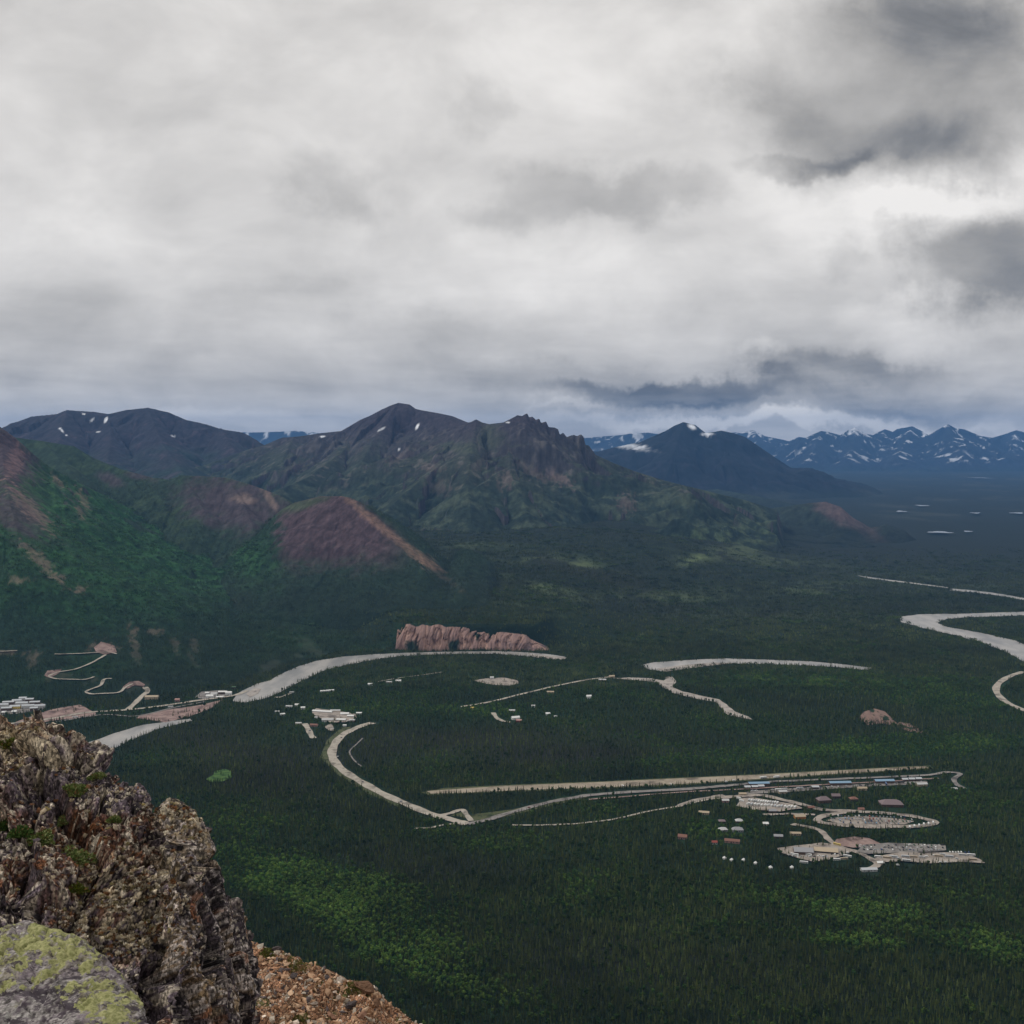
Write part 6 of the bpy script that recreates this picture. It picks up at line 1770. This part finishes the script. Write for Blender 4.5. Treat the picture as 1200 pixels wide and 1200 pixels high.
tag(bould, 'pale grey boulder patched with yellow green lichen in the bottom left corner', 'boulder')
BLD_BVH = BVHTree.FromPolygons([v.co.copy() for v in me.vertices], [tuple(p.vertices) for p in me.polygons])


# ------------------------------------------------------------------ scree slope and the hillside below the summit
def hill_h(x, y):
    """height of the summit's own hillside"""
    # crest line of the scree shoulder, dropping to the right
    t = np.maximum(y - 2, 0)
    return H - 3.0 - .33 * t - .62 * np.maximum(x + 2.0, 0) - .12 * np.minimum(x + 2, 0) * -1 - .0009 * t ** 2 - .25 * np.maximum(y - 17 - .0 * x, 0)


def scree():
    # shoulder surface: seen from its top outline down to below the picture edge
    tp = np.array([(150, 1072), (230, 1088), (292, 1103), (312, 1108), (330, 1112), (345, 1122), (360, 1130), (380, 1137), (398, 1146), (420, 1153), (436, 1158), (445, 1165), (455, 1176), (470, 1186), (490, 1200), (530, 1226), (600, 1262), (700, 1310), (900, 1420)], float)
    nu, nv = 620, 300
    px = np.linspace(150, 900, nu); v = np.linspace(0, 1, nv) ** 1.0
    PX, Vv = np.meshgrid(px, v)
    PT = np.interp(PX, tp[:, 0], tp[:, 1])
    # crest distance 15 m, running down and towards the viewer
    YC = 15.5 - (PX - 300) * .004
    YN = 6.2
    Y = YN + (YC - YN) * Vv
    # vertical profile: straight slope from the crest down to the foot in front
    _, dzt = ray(PX, PT); ZC = H + dzt * YC
    ZN = ZC - 2.6
    Z = ZN + (ZC - ZN) * (Vv ** .9)
    dxx, _ = ray(PX, PT)
    X = dxx * YC
    env = ss(1 - Vv, 0, .03)
    p3 = np.stack([X, Y, Z], -1).reshape(-1, 3)
    w1, w2, wc = worley3(p3 * np.array([9, 9, 9]), 401); u1, u2, uc = worley3(p3 * np.array([22, 22, 22]), 405)
    n = fbm3(p3 * 2.0, 4, 402)
    dz = (.05 * (wc - .5) + .022 * (uc - .5) + .16 * n).reshape(nv, nu)
    Z = Z + dz * (.4 + .6 * env)
    n1 = fbm3(p3 * 3, 3, 410); n2 = fbm3(p3 * 14, 3, 411)
    col = np.zeros((nv * nu, 3)) + np.array((.20, .105, .06)); col = col * (1 + 1.1 * (uc - .5) + .5 * (wc - .5))[:, None]
    col = lp(col, (.06, .075, .02), ss(n1 + .4 * n2, .20, .38) * .8)
    # back side dropping away behind the crest
    VV = [np.stack([X, Y, Z], -1)]
    bk = VV[0][-1].copy(); cb = col.reshape(nv, nu, 3)[-1]
    rowsb = []
    for s_ in (.3, 1.0, 2.5, 6, 14, 30):
        e = bk.copy(); e[:, 1] += s_; e[:, 0] += s_ * .35; e[:, 2] -= s_ * 1.05 + .02 * s_ * s_; rowsb.append(e)
    Vall = np.concatenate([VV[0].reshape(-1, 3), np.concatenate(rowsb)])
    call = np.concatenate([col, np.concatenate([cb] * len(rowsb))])
    me = mesh_np('scree_slope', Vall, grid_faces(nu, nv + len(rowsb)), np.clip(call, .01, .8))
    add('scree_slope', me, M_rock, label='steep slope of loose orange brown scree right of the outcrop', kind='structure')
    return Vall[:nu * nv].reshape(nv, nu, 3)


SG = scree()


def stone_mesh(seed, flat=.45):
    r = random.Random(seed); bm = bmesh.new()
    for i in range(14):
        v = Vector((r.gauss(0, 1), r.gauss(0, 1), r.gauss(0, 1))).normalized()
        bm.verts.new((v.x * r.uniform(.75, 1.1), v.y * r.uniform(.5, .75), v.z * flat * r.uniform(.7, 1.1)))
    bmesh.ops.convex_hull(bm, input=bm.verts)
    bmesh.ops.delete(bm, geom=[v for v in bm.verts if not v.link_faces], context='VERTS')
    me = bpy.data.meshes.new('stone'); bm.to_mesh(me); bm.free()
    return me


M_stone, qq, b = mat_new('broken_stone')
it = qq.n('ShaderNodeAttribute', attribute_name='tint', attribute_type='INSTANCER').outputs['Color']
pos = qq.n('ShaderNodeNewGeometry').outputs['Position']
nf = qq.noise(pos, 60, 4, .7)
rnd = qq.n('ShaderNodeObjectInfo').outputs['Random']
qq.put(b.inputs['Base Color'], qq.v('SCALE', it, qq.m('MULTIPLY', qq.m('MULTIPLY_ADD', nf, 1.2, .4), qq.m('MULTIPLY_ADD', rnd, .7, .65))))
b.inputs['Roughness'].default_value = .8; b.inputs['Specular IOR Level'].default_value = .2
bp = qq.n('ShaderNodeBump'); bp.inputs['Distance'].default_value = .01; qq.put(bp.inputs['Height'], nf); qq.put(b.inputs['Normal'], bp.outputs[0])
STC = bpy.data.collections.new('stone_kinds')
STM = []
for i in range(8):
    m_ = stone_mesh(800 + i, .22 + .05 * (i % 5)); m_.materials.append(M_stone); STM.append(m_)
    STC.objects.link(bpy.data.objects.new('%02d_stone_source' % i, m_))
NG_ST = inst_group('scatter_stones', STC)


def pal(n, cols, w):
    w = np.array(w, float); w /= w.sum()
    k = RNG.choice(len(cols), n, p=w)
    return np.array(cols)[k]


def rand_on_grid(G, n, bias=None):
    nv, nu = G.shape[:2]
    i = RNG.integers(0, nu - 1, n); j = RNG.integers(0, nv - 1, n)
    a = RNG.random((n, 1)); b_ = RNG.random((n, 1))
    P_ = G[j, i] * (1 - a) * (1 - b_) + G[j, i + 1] * a * (1 - b_) + G[j + 1, i] * (1 - a) * b_ + G[j + 1, i + 1] * a * b_
    return P_, i, j


SUBS = SG[:, :320]
P_, _, _ = rand_on_grid(SUBS, 30000)
sz = np.clip(RNG.lognormal(-3.55, .5, len(P_)), .010, .085)
tint = pal(len(P_), [(.46, .29, .18), (.56, .38, .25), (.34, .20, .12), (.42, .36, .29), (.10, .08, .08), (.66, .55, .45), (.24, .125, .065)], [5, 4, 4, 3, 3.0, 1.6, 2.5])
rot = np.stack([RNG.normal(-.45, .35, len(P_)), RNG.normal(.45, .35, len(P_)), RNG.uniform(0, 6.28, len(P_))], 1)
scatter('scree_rubble', P_ + np.array([0, 0, .006]), RNG.integers(0, 8, len(P_)), rot, np.stack([sz, sz, sz], 1), tint, NG_ST, 'loose orange and grey rubble covering the scree slope')

# single larger blocks standing out of the scree
M_block = []
for nm, c in (('rusty_stone', (.27, .15, .10)), ('dark_stone', (.075, .062, .062)), ('pale_stone', (.40, .33, .27)), ('brown_stone', (.16, .09, .055))):
    m, qq, b = mat_new(nm)
    pos = qq.n('ShaderNodeNewGeometry').outputs['Position']
    nf = qq.noise(pos, 30, 5, .7); v3 = qq.voro(pos, 25)
    qq.put(b.inputs['Base Color'], qq.mix(nf, tuple(x * .45 for x in c), tuple(min(1, x * 1.6) for x in c)))
    bp = qq.n('ShaderNodeBump'); bp.inputs['Distance'].default_value = .02; qq.put(bp.inputs['Height'], qq.m('ADD', nf, v3)); qq.put(b.inputs['Normal'], bp.outputs[0])
    b.inputs['Roughness'].default_value = .8
    M_block.append(m)


def sg_at(a, b):
    pxg, pyg = to_px(SG[..., 0], SG[..., 1], SG[..., 2])
    k = np.argmin((pxg - a) ** 2 + (pyg - b) ** 2)
    return SG.reshape(-1, 3)[k]


def block(name, loc, size, rotz, mat, label, seed, cat, flat=.6, tilt=.0):
    r = random.Random(seed); bm = bmesh.new()
    for i in range(26):
        v = Vector((r.gauss(0, 1), r.gauss(0, 1), r.gauss(0, 1))).normalized()
        bm.verts.new((v.x * r.uniform(.8, 1.1), v.y * r.uniform(.6, .9), v.z * flat * r.uniform(.75, 1.1)))
    bmesh.ops.convex_hull(bm, input=bm.verts)
    bmesh.ops.delete(bm, geom=[v for v in bm.verts if not v.link_faces], context='VERTS')
    bmesh.ops.subdivide_edges(bm, edges=bm.edges, cuts=4, use_grid_fill=True)
    bmesh.ops.triangulate(bm, faces=bm.faces)
    for v in bm.verts:
        p = np.array([v.co]) * 2.2
        k = float(fbm3(p * 1.3 + seed, 3, seed)[0]) * .14 + (float(worley3(p * np.array([1.5, 1.5, 3.5]) + seed, seed)[2][0]) - .5) * .10
        v.co += v.co.normalized() * k
    me = bpy.data.meshes.new(name); bm.to_mesh(me); bm.free()
    o = add(name, me, mat, None, label, cat)
    o.location = loc; o.scale = (size, size, size); o.rotation_euler = (-.3 + tilt, .4 + tilt, rotz)
    return o


for i, (a, b_, s_, mi, fl_, lb) in enumerate([
    (428, 1160, .19, 3, .55, 'dark brown craggy block jutting out at the crest of the scree'),
    (324, 1112, .085, 1, .5, 'small dark stone on the top edge of the scree beside the outcrop'),
    (412, 1180, .12, 1, .35, 'long dark slab lying in the middle of the scree'),
    (424, 1188, .07, 0, .7, 'squarish orange stone below the dark slab'),
    (398, 1150, .08, 2, .3, 'flat pale slab on the crest of the scree'),
    (384, 1147, .06, 1, .4, 'dark flat stone near the crest of the scree, above the pale slab'),
    (330, 1162, .09, 0, .35, 'flat rusty slab in the left half of the scree'),
    (369, 1176, .08, 2, .3, 'thin pale slab in the centre of the scree'),
    (398, 1170, .055, 2, .8, 'upright whitish stone in the scree beside the dark slab'),
    (344, 1145, .07, 1, .4, 'dark stone half buried left of the scree centre'),
    (440, 1176, .08, 3, .45, 'brown stone just under the craggy block'),
    (390, 1192, .10, 0, .25, 'broad orange slab at the bottom edge of the scree')]):
    L_ = sg_at(a, b_)
    block('stone', tuple(L_ + np.array([0, 0, s_ * .15])), s_, i * 1.1, M_block[mi], lb, 950 + i, 'stone', fl_)

# -- flakes and chips lying on the outcrop
rm = rock.data
nf_ = len(rm.polygons)
cen = np.empty(nf_ * 3, np.float32); rm.polygons.foreach_get('center', cen); cen = cen.reshape(-1, 3).astype(float)
fno = np.empty(nf_ * 3, np.float32); rm.polygons.foreach_get('normal', fno); fno = fno.reshape(-1, 3).astype(float)
cpx, cpy = to_px(cen[:, 0], cen[:, 1], cen[:, 2])
ok = np.where((fno[:, 2] > .35) & (cpx < 240) & (cpx > -150) & (cpy < 1150) & (fno[:, 1] < .5))[0]
sel = RNG.choice(ok, 4200)
sz = np.clip(RNG.lognormal(-4.55, .5, len(sel)), .005, .028)
tint = pal(len(sel), [(.36, .29, .20), (.55, .48, .37), (.09, .07, .07), (.17, .08, .04), (.22, .17, .07), (.07, .055, .065)], [2.2, 1.2, 4, 2.4, 1.6, 5])
rot = np.stack([RNG.normal(.35, .5, len(sel)), RNG.normal(.3, .5, len(sel)), RNG.uniform(0, 6.28, len(sel))], 1)
scatter('rock_chips', cen[sel] + fno[sel] * .002, RNG.integers(0, 8, len(sel)), rot, np.stack([sz, sz, sz], 1), tint, NG_ST, 'small loose rock flakes littering the top of the outcrop')

# -- lichen and moss tufts on the outcrop: many small crinkled blades
def tuft_mesh(seed, n=26, L=1.0, spread=.8, wide=.16):
    r = random.Random(seed); bm = bmesh.new()
    for k in range(n):
        a = r.random() * 6.28; q_ = spread * math.sqrt(r.random()) * .7
        b0 = Vector((math.cos(a) * q_, math.sin(a) * q_, 0)); hgt = L * (1 - .5 * q_ / spread) * r.uniform(.6, 1.1)
        ln = Vector((math.cos(a) * r.uniform(.1, .5), math.sin(a) * r.uniform(.1, .5), hgt)); sd = Vector((-math.sin(a + r.uniform(-1, 1)), math.cos(a), 0)) * wide * r.uniform(.6, 1.2)
        v = [bm.verts.new(b0 - sd * .5), bm.verts.new(b0 + sd * .5), bm.verts.new(b0 + ln * .65 + sd), bm.verts.new(b0 + ln), bm.verts.new(b0 + ln * .65 - sd)]
        bm.faces.new(v)
    me = bpy.data.meshes.new('tuft'); bm.to_mesh(me); bm.free(); return me


M_tuft, qq, b = mat_new('lichen_tuft')
it = qq.n('ShaderNodeAttribute', attribute_name='tint', attribute_type='INSTANCER').outputs['Color']
rnd = qq.n('ShaderNodeObjectInfo').outputs['Random']
qq.put(b.inputs['Base Color'], qq.v('SCALE', it, qq.m('MULTIPLY_ADD', rnd, .8, .6)))
TFC = bpy.data.collections.new('tuft_kinds')
for i in range(5):
    m_ = tuft_mesh(850 + i); m_.materials.append(M_tuft); TFC.objects.link(bpy.data.objects.new('%02d_tuft_source' % i, m_))
NG_TF = inst_group('scatter_tufts', TFC)
wl_ = blob(cpx[ok], cpy[ok], 150, 1045, 55, 30, 20, .6) + blob(cpx[ok], cpy[ok], 130, 1090, 60, 26, 10, .6) + .06 * blob(cpx[ok], cpy[ok], 110, 960, 110, 60, 10, .7) + .5 * blob(cpx[ok], cpy[ok], 205, 960, 30, 16, 30, .6) + .015
sel = RNG.choice(ok, 3600, p=wl_ / wl_.sum())
sz = RNG.uniform(.008, .022, len(sel))
tint = pal(len(sel), [(.50, .42, .30), (.62, .56, .45), (.26, .22, .11), (.20, .10, .045), (.10, .075, .05)], [4, 2.5, 1.2, 2.4, 2.4])
rot = np.stack([RNG.normal(0.2, .3, len(sel)), RNG.normal(.2, .3, len(sel)), RNG.uniform(0, 6.28, len(sel))], 1)
scatter('lichen_crust', cen[sel], RNG.integers(0, 5, len(sel)), rot, np.stack([sz, sz, sz], 1), tint, NG_TF, 'pale crinkled lichen and dead moss on the outcrop')

# -- cushion plants, each a plant of its own
def leafy(name, loc, nrm, rx, hgt, cols, label, seed, n=900):
    r = random.Random(seed); bm = bmesh.new()
    for k in range(n):
        a = r.random() * 6.28; u = math.sqrt(r.random()); lob = 1 + .25 * math.sin(3 * a + seed) + .15 * math.sin(7 * a)
        x = math.cos(a) * u * rx * lob; y = math.sin(a) * u * rx * .8 * lob
        z = hgt * max(0, 1 - u * u) ** .5 * r.uniform(.45, 1.05)
        c = Vector((x, y, z)); o_ = Vector((x / rx, y / rx, .8 + r.uniform(-.3, .5))).normalized()
        sd = o_.orthogonal().normalized(); sd = (Matrix.Rotation(r.random() * 6.28, 3, o_) @ sd); L_ = r.uniform(.006, .013); w_ = L_ * .38
        d_ = (o_ + sd * r.uniform(-1.0, 1.0)).normalized(); s2 = d_.cross(sd).normalized()
        vs = [bm.verts.new(c - s2 * w_), bm.verts.new(c + d_ * L_ * .6 - s2 * w_ * .9), bm.verts.new(c + d_ * L_ * 1.3), bm.verts.new(c + d_ * L_ * .6 + s2 * w_ * .9), bm.verts.new(c + s2 * w_)]
        f = bm.faces.new(vs); f.material_index = r.choices(range(len(cols)), [5, 4, 2, 1][:len(cols)])[0]
    for k in range(9):       # woody stems under the leaves
        a = r.random() * 6.28; e = Vector((math.cos(a) * rx * .6, math.sin(a) * rx * .5, hgt * .6))
        s_ = Vector((-math.sin(a), math.cos(a), 0)) * .003
        t = [bm.verts.new(p) for p in (-s_, s_, e + s_ * .5, e - s_ * .5)]
        f = bm.faces.new(t); f.material_index = len(cols)
    me = bpy.data.meshes.new(name); bm.to_mesh(me); bm.free()
    o = add(name, me, cols + [M_bark], None, label, 'plant', 'cushion plants on the outcrop')
    o.location = loc; o.rotation_euler = nrm.to_track_quat('Z', 'Y').to_euler()
    return o


ML = [mat_plain('leaf_olive', (.14, .17, .05), .7, .2, .3, 30), mat_plain('leaf_green', (.08, .13, .03), .7, .2, .3, 30), mat_plain('leaf_pale', (.27, .29, .13), .7, .2, .3, 30), mat_plain('leaf_dead', (.20, .11, .05), .8, .1, .3, 30)]
MD = [mat_plain('leaf_deep', (.028, .062, .012), .7, .2, .3, 30), mat_plain('leaf_deep_bright', (.050, .098, .018), .7, .2, .3, 30), ML[1], ML[3]]  # two deep greens, a darker and a brighter, mixed at random over the leaves
MY = [mat_plain('moss_yellow', (.105, .120, .014), .8, .1, .3, 30), mat_plain('moss_dark', (.055, .070, .012), .8, .1, .3, 30), ML[0], ML[3]]
for i, (a, b_, rpx, cols_, lb) in enumerate([
    (86, 1008, 23, ML, 'largest greyish green cushion plant near the middle of the outcrop'),
    (49, 983, 13, ML, 'pale green low plant between the dark green tuft and the largest cushion'),
    (24, 976, 14, MD, 'dark green leafy tuft left of the pale low plant'),
    (2, 966, 10, MD, 'dark green tuft cut by the left edge of the photo'),
    (75, 961, 9, ML, 'small round olive plant above the largest cushion'),
    (88, 925, 12, ML, 'olive plant in two lobes high on the outcrop'),
    (114, 910, 10, ML, 'green cushion highest on the outcrop near its right edge'),
    (88, 1042, 12, MY, 'yellow green moss cushion below the largest plant'),
    (134, 960, 7, ML, 'tiny olive sprig at the right side of the outcrop ramp'),
    (12, 872, 12, MY, 'yellowish moss pad on the top edge at the left'),
    (92, 928, 6, ML, 'small sprig beside the two lobed olive plant')]):
    L_, nr = rock_at(a, b_)
    if L_ is None: continue
    rx = rpx / 1300.0 * L_.y
    nr = (nr * .4 + Vector((0, -.25, 1))).normalized()
    leafy('cushion_plant', L_ - nr * .012, nr, rx, rx * .55, cols_, lb, 60 + i, n=int(300 + rpx * 60))
for i, (a, b_, s_, lb) in enumerate([(345, 1134, .16, 'strip of green moss along the top of the scree'), (313, 1118, .10, 'small moss patch beside the outcrop on the scree'), (412, 1160, .13, 'moss cushion near the craggy brown block'), (350, 1198, .12, 'moss patch at the bottom edge of the scree')]):
    L_ = sg_at(a, b_)
    leafy('moss_patch', Vector(L_) + Vector((0, 0, .01)), Vector((0, -.35, 1)).normalized(), s_ * 1.1, s_ * .3, MY, lb, 90 + i, n=1300)

# -- the summit's flank, from the rock down to the forest
nu, nv = 160, 120
xs = np.linspace(-900, 900, nu); ys = np.concatenate([np.linspace(-60, 40, 40), np.geomspace(42, 1120, 80)])
XX, YY = np.meshgrid(xs, ys)
# stays under every sight line that reaches the forest
Zl = H - 7.2 - np.maximum(YY, 0) * .585 - 2.4 * (1 - np.exp(-np.abs(XX) / 60)) + 5 * fbm2(XX / 40, YY / 40, 3, 611) * ss(YY, 30, 200)
Zl = np.where(YY > 1000, np.minimum(Zl, 5), Zl)
cl = lerp3(np.zeros(XX.shape + (3,)) + np.array((.05, .06, .03)), (.16, .11, .08), 1 - ss(YY, 60, 260))
me = mesh_np('hillside', np.stack([XX, YY, Zl], -1).reshape(-1, 3), grid_faces(nu, len(ys)), cl.reshape(-1, 3))
add('hillside', me, M_ter, label='steep flank of the summit falling to the forest', kind='structure')

# ------------------------------------------------------------------ haze in the air
hz = bpy.data.meshes.new('haze')
hb = bmesh.new()
bmesh.ops.create_cube(hb, size=1.0)
for v_ in hb.verts:
    v_.co = Vector((v_.co.x * 190000, (v_.co.y + .5) * 41000 - 500, (v_.co.z + .5) * 1602 - 40))
hb.to_mesh(hz); hb.free()
hm = bpy.data.materials.new('haze_air'); hm.use_nodes = True
hm.node_tree.nodes.clear(); hq = NT(hm.node_tree)
pv = hq.n('ShaderNodeVolumePrincipled')
pv.inputs['Color'].default_value = (0.18, 0.46, 1.0, 1)
pv.inputs['Density'].default_value = 2.25e-5
pv.inputs['Anisotropy'].default_value = 0.0
ho = hq.n('ShaderNodeOutputMaterial'); hm.node_tree.links.new(pv.outputs[0], ho.inputs['Volume'])
hm.cycles.homogeneous_volume = True
ho_ = add('haze', hz, hm, label='thin blue haze filling the air of the valley', kind='stuff')
